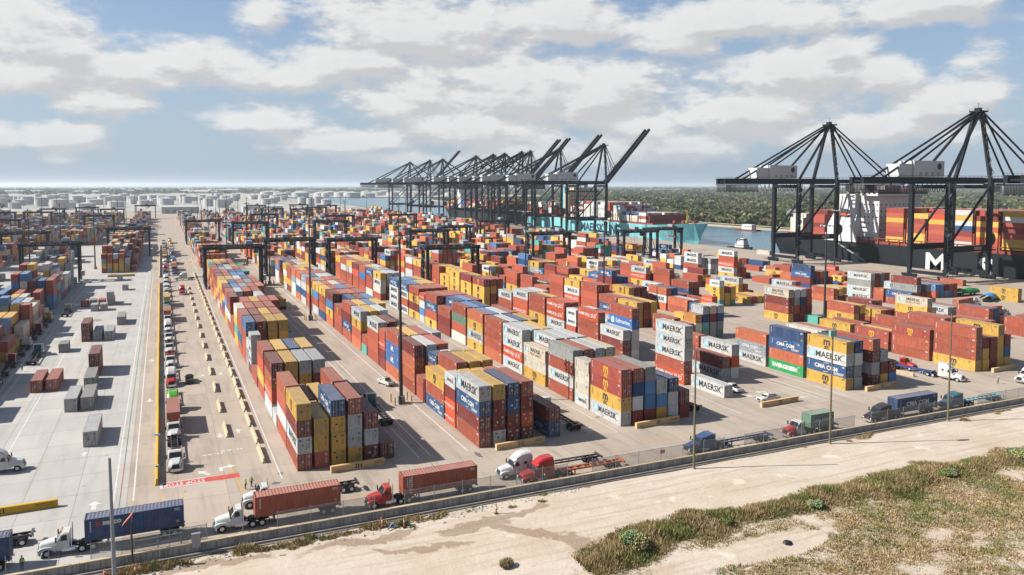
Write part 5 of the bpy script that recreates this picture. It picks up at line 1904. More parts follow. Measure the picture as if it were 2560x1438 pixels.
# dense along the bank, thinning into the distance as they shrink in view
for i in range(6800):
    d = rr.random() ** 1.7
    y = 330 + rr.random() * 2100
    x = shore_x(y) + 10 + d * 1500
    h = rr.choice((rr.uniform(4, 7), rr.uniform(6, 10), rr.uniform(8, 13)))
    spots.append((x, y, .3, h * rr.uniform(.36, .75), h, rr.choice(GREENS)))
for i in range(3600):
    y = 250 + rr.random() * 4300
    x = 1100 + rr.random() ** 1.2 * 4200
    if y > 2300 and x < 1500:
        continue
    h = rr.uniform(9, 16)
    spots.append((x, y, .3, h * rr.uniform(.6, .95), h, rr.choice(GREENS)))
tag(put('woodland', crowns('woodland', spots, 4)), 'dense mixed green and brown woodland covering the far shore', 'woodland', kind='stuff')
spots = []
for i in range(4200):
    y = 3500 + rr.random() ** 1.5 * 7000
    x = -4500 + rr.random() * 12000
    if y < 4600 and -700 < x < 1100:
        continue
    h = rr.uniform(10, 17)
    spots.append((x, y, -.3, h * rr.uniform(1.0, 2.2), h, rr.choice(GREENS[:4])))
for i in range(500):
    y = 1500 + rr.random() * 1200
    x = -1800 + rr.random() * 1500
    h = rr.uniform(6, 11)
    spots.append((x, y, -.3, h * rr.uniform(.5, .9), h, rr.choice(GREENS)))
tag(put('distant_trees', crowns('distant_trees', spots, 5, 14)), 'low dark belt of trees along the horizon', 'trees', kind='stuff')

# houses showing above the trees of the far shore
ROOFG = M('roof_grey', (0.24, 0.24, 0.25), .7, var=.15)
for i, (X, Y, w, d, h, lab) in enumerate(((780, 800, 17, 12, 9, 'pale two-storey house among the trees right of the light blue bow'),
                                         (1010, 860, 16, 12, 7, 'small white house among the trees left of the black ship'),
                                         (1150, 900, 20, 12, 8, 'wide white house among trees behind the left quay crane'),
                                         (1420, 620, 18, 14, 8, 'white house among trees beyond the black ship'),
                                         (900, 1500, 16, 12, 8, 'tiny pale house above the woodland, left of the others'))):
    t = thing('house', lab, 'house', (X, Y, .4), .3)
    MB().box(-w / 2, w / 2, -d / 2, d / 2, 0, h + 3).build('wall', M('house_wall', (0.66, 0.66, 0.64), .8, var=.08), t)
    rf = MB().prism([(-w / 2 - .6, h + 2.9), (w / 2 + .6, h + 2.9), (0, h + 6.8)], -d / 2 - .6, d / 2 + .6)
    rf.build('roof', ROOFG, t)
    for x in (-w * .3, 0, w * .3):
        for z in (2, h - 1):
            MB().box(x - .8, x + .8, -d / 2 - .06, -d / 2 + .02, z, z + 1.6).build('window', GLASS, t)
    for y in (-d * .25, d * .25):
        MB().box(-w / 2 - .06, -w / 2 + .02, y - .8, y + .8, h - 1, h + .6).build('window', GLASS, t)

# ------------------------------------------------------------------ tank farm and sheds on the horizon
TANKW = M('tank_white', (0.66, 0.66, 0.66), .6, var=.08, vscale=.05)
TANKR = M('tank_roof', (0.62, 0.62, 0.61), .6, var=.08, vscale=.05)
tank_cache = {}
GRP = {}
def tank(X, Y, r, h, label, group):
    r, h = round(r), round(h)
    if (r, h) not in tank_cache:
        tank_cache[(r, h)] = (MB().lathe([(r, 0), (r, h)], 28).mesh('shell', [TANKW]), MB().lathe([(r + .2, h), (r + .2, h + .5), (.3, h + r * .16)], 28).mesh('roof', [TANKR]),
                              MB().beam((r + .3, 0, 0), (r * .75, r * .7, h), .8, .25).mesh('stairs', [CR_GY]))
    t = thing('storage_tank', label, 'tank', (X, Y, -.5), random.uniform(0, 6), group)
    GRP.setdefault(group, []).append(t)
    for nm, me in zip(('shell', 'roof', 'stairs'), tank_cache[(r, h)]):
        put(nm, me, t)
rr = random.Random(12)
placed = []
def place(n, xr, yr, rs, hs, lab, grp):
    c = 0
    for _ in range(n * 8):
        x, y, r_ = rr.uniform(*xr), rr.uniform(*yr), rr.choice(rs)
        if all((x - a) ** 2 + (y - b_) ** 2 > (r_ + q + 5) ** 2 for a, b_, q in placed):
            placed.append((x, y, r_))
            tank(x, y, r_, rr.choice(hs), lab, grp)
            c += 1
            if c >= n:
                break
place(86, (-760, -60), (1700, 3000), (11, 14, 17, 9), (13, 16, 20), 'white storage tank in the tank farm at far left', 'tanks at far left')
place(52, (-60, 390), (1800, 3300), (9, 12, 16), (14, 18, 12), 'white storage tank beyond the far end of the yard', 'tanks beyond the yard')
place(40, (440, 1250), (3160, 3900), (22, 28, 34, 18), (15, 18), 'large white storage tank behind the distant basin', 'tanks behind the basin')
number_left_to_right(GRP['tanks at far left'], 'white storage tank in the tank farm at far left, %s from the left', 'tank', 'tanks at far left')
number_left_to_right(GRP['tanks beyond the yard'], 'white storage tank beyond the end of the yard, %s from the left', 'tank', 'tanks beyond the yard')
number_left_to_right(GRP['tanks behind the basin'], 'large white storage tank behind the distant basin, %s from the left', 'tank', 'tanks behind the basin')
SHED = M('shed_white', (0.66, 0.67, 0.68), .6, var=.06, vscale=.02)
for i in range(46):
    X, Y = rr.uniform(-3200, 4200), rr.uniform(4300, 8200)
    w, d, h = rr.uniform(60, 240), rr.uniform(40, 90), rr.uniform(9, 16)
    t = thing('warehouse', 'long pale warehouse on the distant plain near the horizon', 'warehouse', (X, Y, -.5), rr.uniform(-.4, .4), 'warehouses near the horizon')
    GRP.setdefault('wh', []).append(t)
    MB().box(-w / 2, w / 2, -d / 2, d / 2, 0, h).build('wall', SHED, t)
    MB().prism([(-d / 2 - 1, h), (d / 2 + 1, h), (0, h + d * .07)], -w / 2 - 1, w / 2 + 1, axis='x').build('roof', ROOFG if i % 4 == 0 else TANKR, t)
number_left_to_right(GRP['wh'], 'long pale warehouse on the plain near the horizon, %s from the left', 'warehouse', 'warehouses near the horizon')
# sheds at the back of the yard
for (X, Y, w, d, h, lab) in ((-260, 1330, 90, 40, 12, 'long pale shed at the back of the left yard'), (-150, 760, 46, 20, 9, 'low white shed amid stacks in the left yard'),
                            (30, 1480, 60, 30, 11, 'white shed at the far end of the truck lane'), (170, 1500, 70, 30, 10, 'wide pale shed behind the last stacks right of the truck lane')):
    t = thing('shed', lab, 'shed', (X, Y, 0))
    MB().box(-w / 2, w / 2, -d / 2, d / 2, 0, h).build('wall', SHED, t)
    MB().prism([(-d / 2 - 1, h), (d / 2 + 1, h), (0, h + d * .1)], -w / 2 - 1, w / 2 + 1, axis='x').build('roof', TANKR, t)
    for k in range(4):
        MB().box(-w * .4 + k * w * .22, -w * .4 + k * w * .22 + w * .1, -d / 2 - .1, -d / 2 + .05, 0, h * .6).build('door', GREYSIGN, t)
# ------------------------------------------------------------------ trucks
TPAINT = M('vehicle_paint', obj=True, rough=0.28, var=0.05, vscale=1.0, spec=0.5, dust=0.12)
CHROME = M('chrome', (0.55, 0.56, 0.58), 0.22, metal=0.85)
FRAME = M('truck_frame', (0.03, 0.03, 0.033), 0.6, var=0.2)
LENS = M('headlight_lens', (0.75, 0.75, 0.72), 0.15, spec=0.6)
REDL = M('tail_lens', (0.50, 0.02, 0.02), 0.3)
RIM = M('wheel_rim', (0.50, 0.51, 0.52), 0.35, metal=0.5)
GRILLE = M('grille_dark', (0.035, 0.035, 0.04), 0.4, metal=0.3)

_wh = {}
def wheel(parent, x, y, r=0.52, w=0.30, dual=False):
    k = (r, w, dual)
    if k not in _wh:
        ww = w * (2 if dual else 1)
        ty = MB().loft([[(rr_ * math.cos(a), s, rr_ * math.sin(a)) for a in [2 * math.pi * i / 14 for i in range(14)]] for (s, rr_) in ((-ww / 2, r * .86), (-ww / 2 + .05, r), (ww / 2 - .05, r), (ww / 2, r * .86))])
        rm = MB().tube((0, -ww / 2 - .012, 0), (0, ww / 2 + .012, 0), r * .56, n=12)
        _wh[k] = (ty.mesh('wheel', [RUB]), rm.mesh('rim', [RIM]))
    o = put('wheel', _wh[k][0], parent, (x, y, r))
    put('rim', _wh[k][1], o)
    return o


def sect(x, hw, z0, z1, ch=0.12, tw=1.0):
    """body cross-section with rounded upper corners; tw narrows the top"""
    t = hw * tw
    return [(x, -hw, z0), (x, -hw, z0 + (z1 - z0) * .55), (x, -t, z1 - ch), (x, -t + ch, z1), (x, t - ch, z1), (x, t, z1 - ch), (x, hw, z0 + (z1 - z0) * .55), (x, hw, z0)]


def tractor(style):
    """nose towards +x, origin on the ground under the bumper. style: day, sleeper, flat"""
    t = thing('truck', '', 'truck')
    sl = style != 'day'
    cabx = -2.35
    back = -5.9 if sl else -3.9
    # bonnet
    hd = MB().loft([sect(-.35, .62, .95, 1.55, .12, .85), sect(-.55, .80, .80, 1.72, .14, .86), sect(-1.3, .92, .80, 1.88, .15, .86), sect(-2.35, 1.08, .80, 2.06, .16, .88)])
    hd.build('bonnet', TPAINT, t)
    for s in (-1, 1):
        fd = MB().loft([[(x, s * .72, z0), (x, s * 1.2, z0), (x, s * 1.18, z1), (x, s * .72, z1)] for (x, z0, z1) in ((-.30, .55, 1.05), (-.55, .7, 1.28), (-1.1, 1.08, 1.38), (-1.75, 1.05, 1.36), (-2.3, .6, 1.15))])
        fd.build('wing', TPAINT, t)
        MB().box(-.42, -.24, min(s * .74, s * 1.08), max(s * .74, s * 1.08), .88, 1.12).build('headlight', LENS, t)
    MB().loft([[(-.40, -.56, z), (-.28, -.56, z), (-.28, .56, z), (-.40, .56, z)] for z in (.86, 1.52)]).build('grille', GRILLE, t)
    MB().loft([[(-.1, -.8, z), (-.02, 0, z), (-.1, .8, z), (-.4, 1.2, z), (-.55, 1.2, z), (-.55, -1.2, z), (-.4, -1.2, z)] for z in (.38, .80)]).build('bumper', CHROME, t)
    # cab
    cb = MB().loft([sect(cabx, 1.12, .75, 1.95, .1, .97), sect(cabx - .02, 1.13, .75, 2.0, .1, .97), sect(cabx - .60, 1.16, .70, 2.86, .12, .94), sect(-3.2, 1.18, .70, 2.98, .14, .95), sect(-3.9, 1.18, .70, 3.0, .14, .95)])
    cab = cb.build('cab', TPAINT, t)
    wz = [(cabx + .03, 1.02, 2.04), (cabx - .54, .96, 2.80)]
    MB().quad((wz[0][0] + .02, -wz[0][1], wz[0][2]), (wz[0][0] + .02, wz[0][1], wz[0][2]), (wz[1][0] + .03, wz[1][1] - .06, wz[1][2]), (wz[1][0] + .03, -wz[1][1] + .06, wz[1][2])).build('windscreen', GLASS, cab)
    for s in (-1, 1):
        MB().add([(-2.85, s * 1.175, 1.98), (-3.65, s * 1.185, 1.98), (-3.60, s * 1.14, 2.70), (-3.05, s * 1.14, 2.70)], [(0, 1, 2, 3)]).build('side_window', GLASS, cab)
        m_ = MB().box(-2.45, -2.30, min(s * 1.30, s * 1.52), max(s * 1.30, s * 1.52), 1.95, 2.65)
        m_.beam((-2.5, s * 1.12, 2.0), (-2.4, s * 1.4, 2.0), .05, .05)
        m_.build('mirror', FRAME, cab)
        MB().tube((-4.1 if not sl else -6.05, s * 1.0, .9), (-4.1 if not sl else -6.05, s * 1.0, 3.5), .075, n=8).build('exhaust_stack', CHROME, t)
        MB().tube((-3.0, s * .95, .72), (-4.6, s * .95, .72), .34, n=12).build('fuel_tank', CHROME, t)
    if sl:
        if style == 'sleeper':
            sp = MB().loft([sect(-2.75, .98, 2.75, 2.95, .08, .9), sect(-3.2, 1.12, 2.7, 3.45, .2, .85), sect(-4.0, 1.20, .70, 3.92, .25, .86), sect(-4.8, 1.22, .70, 4.06, .25, .88), sect(-5.9, 1.22, .70, 4.06, .22, .90)])
        else:
            sp = MB().loft([sect(-3.88, 1.19, .70, 3.06, .12, .97), sect(-4.8, 1.22, .70, 3.30, .1, .98), sect(-5.9, 1.22, .70, 3.32, .08, .98)])
        s0 = sp.build('sleeper', TPAINT, t)
        for s in (-1, 1):
            MB().quad((-4.5, s * 1.235, 2.2), (-5.0, s * 1.235, 2.2), (-5.0, s * 1.225, 2.65), (-4.5, s * 1.225, 2.65)).build('side_window', GLASS, s0)
    else:
        lp = MB()
        for y in (-.8, -.4, 0, .4, .8):
            lp.box(-3.05, -2.9, y - .07, y + .07, 2.98, 3.07)
        tag(lp.build('roof_lights', YEL, t), kind='stuff')
    fr = MB().box(-.6, -8.0 if not sl else -9.2, -.48, -.34, .72, 1.0)
    end = -7.6 if not sl else -9.4
    fr = MB()
    for s in (-1, 1):
        fr.box(end, -.6, s * .45 - .08, s * .45 + .08, .72, 1.0)
    for x in (end + .1, end + 1.2, end + 2.4):
        fr.box(x, x + .15, -.4, .4, .75, .98)
    fr.build('chassis_rails', FRAME, t)
    MB().loft([[(end + 1.2 + a, -.5, 1.0 + b_), (end + 1.2 + a, .5, 1.0 + b_), (end + 2.3 - a, .5, 1.0 + b_), (end + 2.3 - a, -.5, 1.0 + b_)] for a, b_ in ((0, 0), (.1, .22))]).build('fifth_wheel', FRAME, t)
    for s in (-1, 1):
        wheel(t, -1.25, s * 1.0)
        for x in (end + .95, end + 2.25):
            wheel(t, x, s * .90, dual=True)
        MB().box(end - .1, end - .05, min(s * .55, s * 1.2), max(s * .55, s * 1.2), .25, .95).build('mudflap', FRAME, t)
        MB().box(end - .06, end, min(s * .2, s * .5), max(s * .2, s * .5), .82, .95).build('tail_light', REDL, t)
    hz = MB()
    for s in (-.35, .0, .35):
        hz.tube((back - .05, s, 1.6), (back - .8, s * .8, 1.15), .03, n=5).tube((back - .8, s * .8, 1.15), (end + 2.6, s * .5, 1.3), .03, n=5)
    tag(hz.build('air_lines', FRAME, t), kind='stuff')
    t['len'] = -end
    return t


def chassis(L):
    """container chassis, front (kingpin) at x=0, runs to -L"""
    t = thing('chassis_trailer', '', 'trailer')
    ms = MB()
    for s in (-1, 1):
        ms.box(-L, -.1, s * .55 - .07, s * .55 + .07, 1.05, 1.32)
    ms.build('main_rails', TPAINT, t)
    n = int(L / 1.5)
    for i in range(n + 1):
        x = -.4 - i * (L - .8) / n
        MB().box(x - .07, x + .07, -.48, .48, 1.08, 1.28).build('cross_member', TPAINT, t)
    for x in (-.25, -L + .25):
        MB().box(x - .16, x + .16, -1.22, 1.22, 1.12, 1.42).build('bolster', TPAINT, t)
    for s in (-1, 1):
        MB().box(-2.9, -2.7, s * .62 - .07, s * .62 + .07, .2, 1.1).build('landing_leg', TPAINT, t)
        for x in (-L + 1.3, -L + 2.6):
            wheel(t, x, s * .90, dual=True)
        MB().box(-L - .06, -L, s * .9 - .15, s * .9 + .15, .95, 1.10).build('tail_light', REDL, t)
    sb = MB().box(-L + .7, -L + 3.2, -.55, .55, .62, .95)
    sb.build('bogie', FRAME, t)
    return t


TR = {k: tractor(k) for k in ('day', 'sleeper', 'flat')}
CH = {40: chassis(12.4), 20: chassis(7.6)}
for o in list(TR.values()) + list(CH.values()):
    o.location = (0, -400, 0)
protos_used = set()
WHITE, RED_, BLUE_, BLACK_ = (0.74, 0.74, 0.73), (0.50, 0.015, 0.015), (0.02, 0.07, 0.20), (0.015, 0.015, 0.018)
TEAL_, DTEAL, GREEN_, MAROON = (0.03, 0.20, 0.26), (0.02, 0.12, 0.17), (0.10, 0.45, 0.03), (0.22, 0.01, 0.05)
ORG_, LBLUE = (0.66, 0.15, 0.04), (0.22, 0.55, 0.62)
GREYC, MBLUE = (0.05, 0.05, 0.055), (0.035, 0.10, 0.30)


def paint(o, col):
    for ch in kids(o):
        ch.color = c4(col)
        paint(ch, col)


def use(d, k):
    key = (id(d), k)
    if key in protos_used:
        return copy_tree(d[k])
    protos_used.add(key)
    return d[k]


def rig(x, y, rz, style, col, label, ch=40, chcol=GREYC, box=None, boxlab=None, grp=None, chlab=None, letters=None, trim=None):
    """tractor with its bumper at (x, y), nose along rz; optional chassis and load, each a thing of its own"""
    t = use(TR, style)
    t.location = (x, y, 0.012)
    t.rotation_euler = (0, 0, rz)
    tag(t, label, 'truck', grp or 'trucks in the terminal')
    paint(t, col)
    if trim:
        for c in kids(t):
            if c.name.split('.')[0] in trim[0]:
                c.color = c4(trim[1])
    if not ch:
        return t
    off = -TR[style]['len'] + 1.1
    def W(u, v=0.0):
        return (x + math.cos(rz) * u - math.sin(rz) * v, y + math.sin(rz) * u + math.cos(rz) * v)
    c = use(CH, ch)
    px, py = W(off + 0.9)
    c.location = (px, py, 0.012)
    c.rotation_euler = (0, 0, rz)
    tag(c, chlab or ('container chassis hitched behind the ' + label)[:96], 'trailer', 'container chassis')
    paint(c, chcol)
    if box:
        L = 12.19 if ch == 40 else 6.06
        # the box frame: door end (local -y) to the rear, so local +y points along the nose
        px, py = W(off + .9 - L - .1, BOX_W / 2)
        make_box(box, L, (px, py, 1.45), rz - math.pi / 2, boxlab, 'containers on trucks', int(abs(x * 7 + y)) % 97, letters=letters)
    return t


PI = math.pi
# along the wall, all nosing left
GW = 'trucks along the perimeter wall'
rig(-16.2, 116.2, PI, 'day', WHITE, 'white day-cab truck hauling the long blue container at lower left', 40, GREYC, 'n', 'long dark blue container with pale lettering at its front, on truck at lower left', GW, 'dark chassis under the long dark blue container at lower left', 'seaco' if False else None)
rig(5.3, 114.6, PI, 'day', WHITE, 'white day-cab truck hauling a red container, nearest the wall', 40, GREYC, 'r', 'rust red container on the truck nearest the stop bar, beside the wall', GW, 'dark chassis under the rust red container nearest the stop bar')
rig(9.7, 121.6, PI, 'day', WHITE, 'white day-cab truck with an empty dark chassis, by two workers in vests', 40, GREYC, None, None, GW, 'empty dark chassis behind the white truck by two workers')
rig(26.8, 113.6, PI, 'day', RED_, 'red day-cab truck hauling a brick red container beside the wall', 40, GREYC, 'r', 'brick red container with upright white lettering, behind the red day-cab truck', GW, 'dark chassis under the container behind the red day-cab truck', None)
rig(49.7, 116.2, PI, 'sleeper', WHITE, 'white high-roof sleeper truck beside a red one, in front of the 2G beam', 40, GREYC, None, None, GW, 'empty dark chassis behind the white high-roof truck')
rig(51.9, 112.4, PI, 'sleeper', RED_, 'red high-roof sleeper truck beside the wall, in front of the 2G beam', 40, ORG_, None, None, GW, 'empty orange chassis behind the red high-roof truck')
rig(85.4, 112.9, PI, 'flat', BLUE_, 'dark blue sleeper truck with white bumper behind the left wooden pole', 40, (0.06, 0.09, 0.20), None, None, GW, 'empty dark blue chassis behind the dark blue truck')
rig(108.6, 112.7, PI, 'day', WHITE, 'white day-cab truck with a red bonnet hauling a short green container', 20, GREYC, 'T', 'short green container on truck behind the middle wooden pole', GW, 'short dark chassis under the green container', None, (('bonnet', 'wing'), RED_))
rig(131.0, 113.0, PI, 'flat', BLACK_, 'black sleeper truck hauling a navy container along the wall', 40, GREYC, 'n', 'navy container with large white lettering, on the truck by the right wooden pole', GW, 'dark chassis under the navy container by the right pole', 'b')
rig(153.0, 113.0, PI, 'flat', DTEAL, 'teal sleeper truck right of the navy container, behind the right wooden pole', 40, LBLUE, None, None, GW, 'empty light blue chassis behind the teal truck')
rig(188.5, 113.2, PI, 'flat', WHITE, 'white truck nosing in at the right edge beside the wall', 40, GREYC, None, None, GW, 'chassis of the white truck at the right edge beside the wall')
rig(191.5, 120.6, PI, 'sleeper', WHITE, 'white high-roof truck at the right edge, behind a worker in yellow', 40, GREYC, None, None, GW, 'chassis of the high-roof truck at the right edge')
rig(180.2, 126.6, -PI / 2 + .2, 'sleeper', WHITE, 'white high-roof truck coming out of the aisle towards the wall at right', 40, MBLUE, None, None, GW, 'empty bright blue chassis behind the white truck at right')
rig(179.5, 139.5, -PI / 2 + .12, 'day', RED_, 'red truck behind the blue chassis at right', 40, MBLUE, None, None, GW, 'blue chassis behind the red truck at right')
make_box('n', 12.19, (-30.9, 113.4 + BOX_W, 1.45), -PI / 2, 'dark blue container cut by the left edge of the picture, low down', 'containers on trucks', 3)
c = copy_tree(CH[40]); c.location = (-29.5, 121.4, 0.012); c.rotation_euler = (0, 0, PI); paint(c, GREYC)
tag(c, 'empty dark chassis at the lower left edge, behind the blue container', 'trailer', 'container chassis')
c = copy_tree(CH[40]); c.location = (-31.0, 114.6, 0.012); c.rotation_euler = (0, 0, PI); paint(c, GREYC)
tag(c, 'dark chassis under the blue container at the lower left edge', 'trailer', 'container chassis')
rig(-22.4, 154.0, 0.0, 'sleeper', WHITE, 'white truck nosing right at the left edge, above the yellow beam', 40, GREYC, None, None, None, 'chassis of the white truck at the left edge')

# lettering on the loads that carry their own words
def words(s, size, org, ux, uz, mat, parent_label, bold=.03, sx=1.0, vertical=False):
    for o in bpy.data.objects:
        if o.get('label') == parent_label:
            b = MB()
            text_on(b, s, size, org, ux, uz, 0, bold, sx)
            b.build('lettering', mat, o)
            return
# boxes on trucks nosing left: local +y points to -X and the x=0 side faces the camera
words('seaco', 1.0, (-0.012, 8.9, 2.15), (0, -1, 0), (0, 0, 1), DECAL_W, 'long dark blue container with pale lettering at its front, on truck at lower left', .05)
words('n', 1.0, (-0.012, 10.6, 2.15), (0, -1, 0), (0, 0, 1), DECAL_R, 'long dark blue container with pale lettering at its front, on truck at lower left', .05)
words('TRITON', 0.75, (-0.012, 11.0, 1.45), (0, 0, -1), (0, -1, 0), DECAL_W, 'brick red container with upright white lettering, behind the red day-cab truck', .03, .95)
words('CHINA SHIPPING', .62, (-0.012, 2.9, 1.3), (0, -1, 0), (0, 0, 1), DECAL_W, 'short green container on truck behind the middle wooden pole', .04)

# the queue between the yellow wall and the lane, all nosing towards the stop bar
QS = [(140.5, 'day', WHITE, None, GREYC), (157.9, 'day', WHITE, 'r', GREYC), (177.5, 'sleeper', GREEN_, None, GREYC), (201.5, 'sleeper', WHITE, None, GREYC),
      (222.5, 'day', WHITE, None, RED_), (240.5, 'day', WHITE, None, GREYC), (258.0, 'day', WHITE, None, MBLUE), (275.5, 'sleeper', WHITE, None, GREYC),
      (294.0, 'day', WHITE, 'o', GREYC), (312.5, 'flat', WHITE, None, GREYC), (331.0, 'day', (0.04, 0.32, 0.28), 'y', GREYC), (350.0, 'flat', WHITE, None, GREYC),
      (368.0, 'day', WHITE, None, GREYC), (386.0, 'flat', WHITE, None, RED_), (404.0, 'day', WHITE, None, GREYC), (422.0, 'sleeper', WHITE, None, GREYC)]
CW = {str(WHITE): 'white', str(GREEN_): 'green', str((0.04, 0.32, 0.28)): 'teal', str(RED_): 'red', str(BLUE_): 'blue', str(MAROON): 'maroon', str(BLACK_): 'black', str((0.6, 0.35, 0.05)): 'yellow', str(MBLUE): 'bright blue'}
SW = {'day': 'day-cab truck', 'sleeper': 'high-roof truck', 'flat': 'sleeper truck'}
for i, (y, st, col, bx, cc) in enumerate(QS):
    tr = (('bonnet', 'wing', 'bumper') if i == 3 else (), RED_)
    w = CW[str(col)]
    rig(1.05 + random.uniform(-.15, .15), y, -PI / 2, st, col, '%s %s, %s in the queue behind the stop bar' % (w, SW[st], ordinal(i)), 40, cc, bx,
        '%s container on the %s truck of the queue' % (KIND[bx][1], ordinal(i)) if bx else None, 'trucks queueing beside the yellow wall', 'chassis of the %s truck in the queue behind the stop bar' % ordinal(i), None, tr if i == 3 else None)
k = 0
rr = random.Random(21)
for X in (1.0, 5.6):
    for y in range(455, 720, 19):
        st = rr.choice(('day', 'flat', 'sleeper'))
        col = rr.choice((WHITE, WHITE, RED_, BLUE_, (0.6, 0.35, 0.05), MBLUE, MAROON))
        t = use(TR, st)
        t.location = (X, y, .012)
        t.rotation_euler = (0, 0, -PI / 2)
        paint(t, col)
        tag(t, '%s %s, %s from the front in the %s file beyond the crossing' % (CW[str(col)], SW[st], ordinal(k % 14), 'left' if X < 3 else 'right'), 'truck', 'trucks queueing beyond the crossing')
        c = copy_tree(CH[40])
        c.location = (X, y + TR[st]['len'] - 2.0, .012)
        c.rotation_euler = (0, 0, -PI / 2)
        paint(c, GREYC)
        tag(c, 'chassis of the %s truck in the %s file beyond the crossing' % (ordinal(k % 14), 'left' if X < 3 else 'right'), 'trailer', 'container chassis')
        if rr.random() < .35:
            cd = rr.choice('rdyWsu')
            make_box(cd, 12.19, (X - 1.22, y + TR[st]['len'] - 1.9, 1.45), 0, '%s container on the %s truck in the %s file beyond the crossing' % (KIND[cd][1], ordinal(k % 14), 'left' if X < 3 else 'right'), 'containers on trucks', k, rods=False)
        k += 1
rig(7.4, 372.0, -PI / 2, 'sleeper', RED_, 'red high-roof truck alone in the lane right of the queue', 40, GREYC, None, None, None, 'chassis behind the red truck alone in the lane')
rig(5.0, 432.0, PI, 'sleeper', WHITE, 'white high-roof truck crossing the lanes towards the queue', 40, GREYC, None, None, None, 'chassis of the white truck crossing the lanes')
# in the aisles, nosing away from the camera
rig(40.6, 170.5, PI / 2, 'flat', DTEAL, 'dark teal truck with an empty chassis in the aisle right of the 2H stacks', 40, BLACK_, None, None, None, 'empty dark chassis in the aisle right of the 2H stacks')
rig(74.0, 152.0, PI / 2, 'flat', WHITE, 'white truck with an empty chassis in the shaded aisle right of the 2G stacks', 40, BLACK_, None, None, None, 'empty dark chassis in the aisle right of the 2G stacks')
rig(104.0, 153.0, PI / 2, 'flat', BLUE_, 'truck with an empty chassis in the shaded aisle right of the 2F stacks', 40, BLACK_, None, None, None, 'empty dark chassis in the aisle right of the 2F stacks')
rig(-33.4, 262.0, PI / 2, 'flat', DTEAL, 'dark teal truck with an empty chassis on the pale pavement at left', 40, GREYC, None, None, None, 'empty chassis behind the teal truck at left')
rig(-33.8, 345.0, PI / 2, 'day', (0.45, 0.42, 0.36), 'beige truck with an empty chassis on the pale pavement at left', 40, GREYC, None, None, None, 'empty chassis behind the beige truck at left')
for i, (y, col, w) in enumerate(((300, MAROON, 'maroon'), (275, WHITE, 'white'), (250, MAROON, 'dark maroon'), (225, BLACK_, 'black'), (325, (0.6, 0.35, 0.05), 'yellow'))):
    rig(-38.0, y, PI / 2, 'flat', col, '%s truck in the shade of the left block, %s from the front' % (w, ['third', 'second', 'nearest', 'rear', 'fourth'][i]), 40, BLACK_, None, None, None, 'chassis of the %s truck in the shade of the left block' % w)
rig(42.4, 330.0, PI / 2, 'day', BLACK_, 'dark truck under a yellow container in the aisle left of the second block', 40, GREYC, 'y', 'yellow container on a truck in the aisle left of the second block', None, 'chassis under the yellow container in the aisle')
rig(168.0, 214.0, 0.1, 'flat', MAROON, 'maroon truck between stacks behind the pale grey tower', 40, GREYC, None, None, None, 'chassis of the maroon truck behind the pale grey tower')
rig(176.5, 176.0, -.2, 'flat', MAROON, 'maroon truck just left of a white one behind the blue container stack', 0)
rig(186.0, 178.0, 0.0, 'sleeper', WHITE, 'white high-roof truck behind the navy and green container stack', 0)
for i, (x, y, rz, st, col, w) in enumerate(((296, 296, -.1, 'sleeper', RED_, 'red'), (300, 206, .2, 'sleeper', WHITE, 'white'), (288, 186, .0, 'day', WHITE, 'white'), (322, 260, 2.0, 'flat', BLACK_, 'black'), (310, 340, 1.2, 'sleeper', WHITE, 'white'),
                                           (290, 470, .3, 'sleeper', WHITE, 'white'), (318, 410, 2.8, 'day', WHITE, 'white'), (328, 520, 1.5, 'day', BLUE_, 'blue'))):
    rig(x, y, rz, st, col, '%s truck on the apron near the quay, %s from the right' % (w, ordinal(i)), 40, GREYC, rr.choice((None, 'H', 'o', 'y')), 'container on the %s truck of the apron' % ordinal(i), 'trucks on the quay apron', 'chassis of the %s truck on the apron' % ordinal(i))

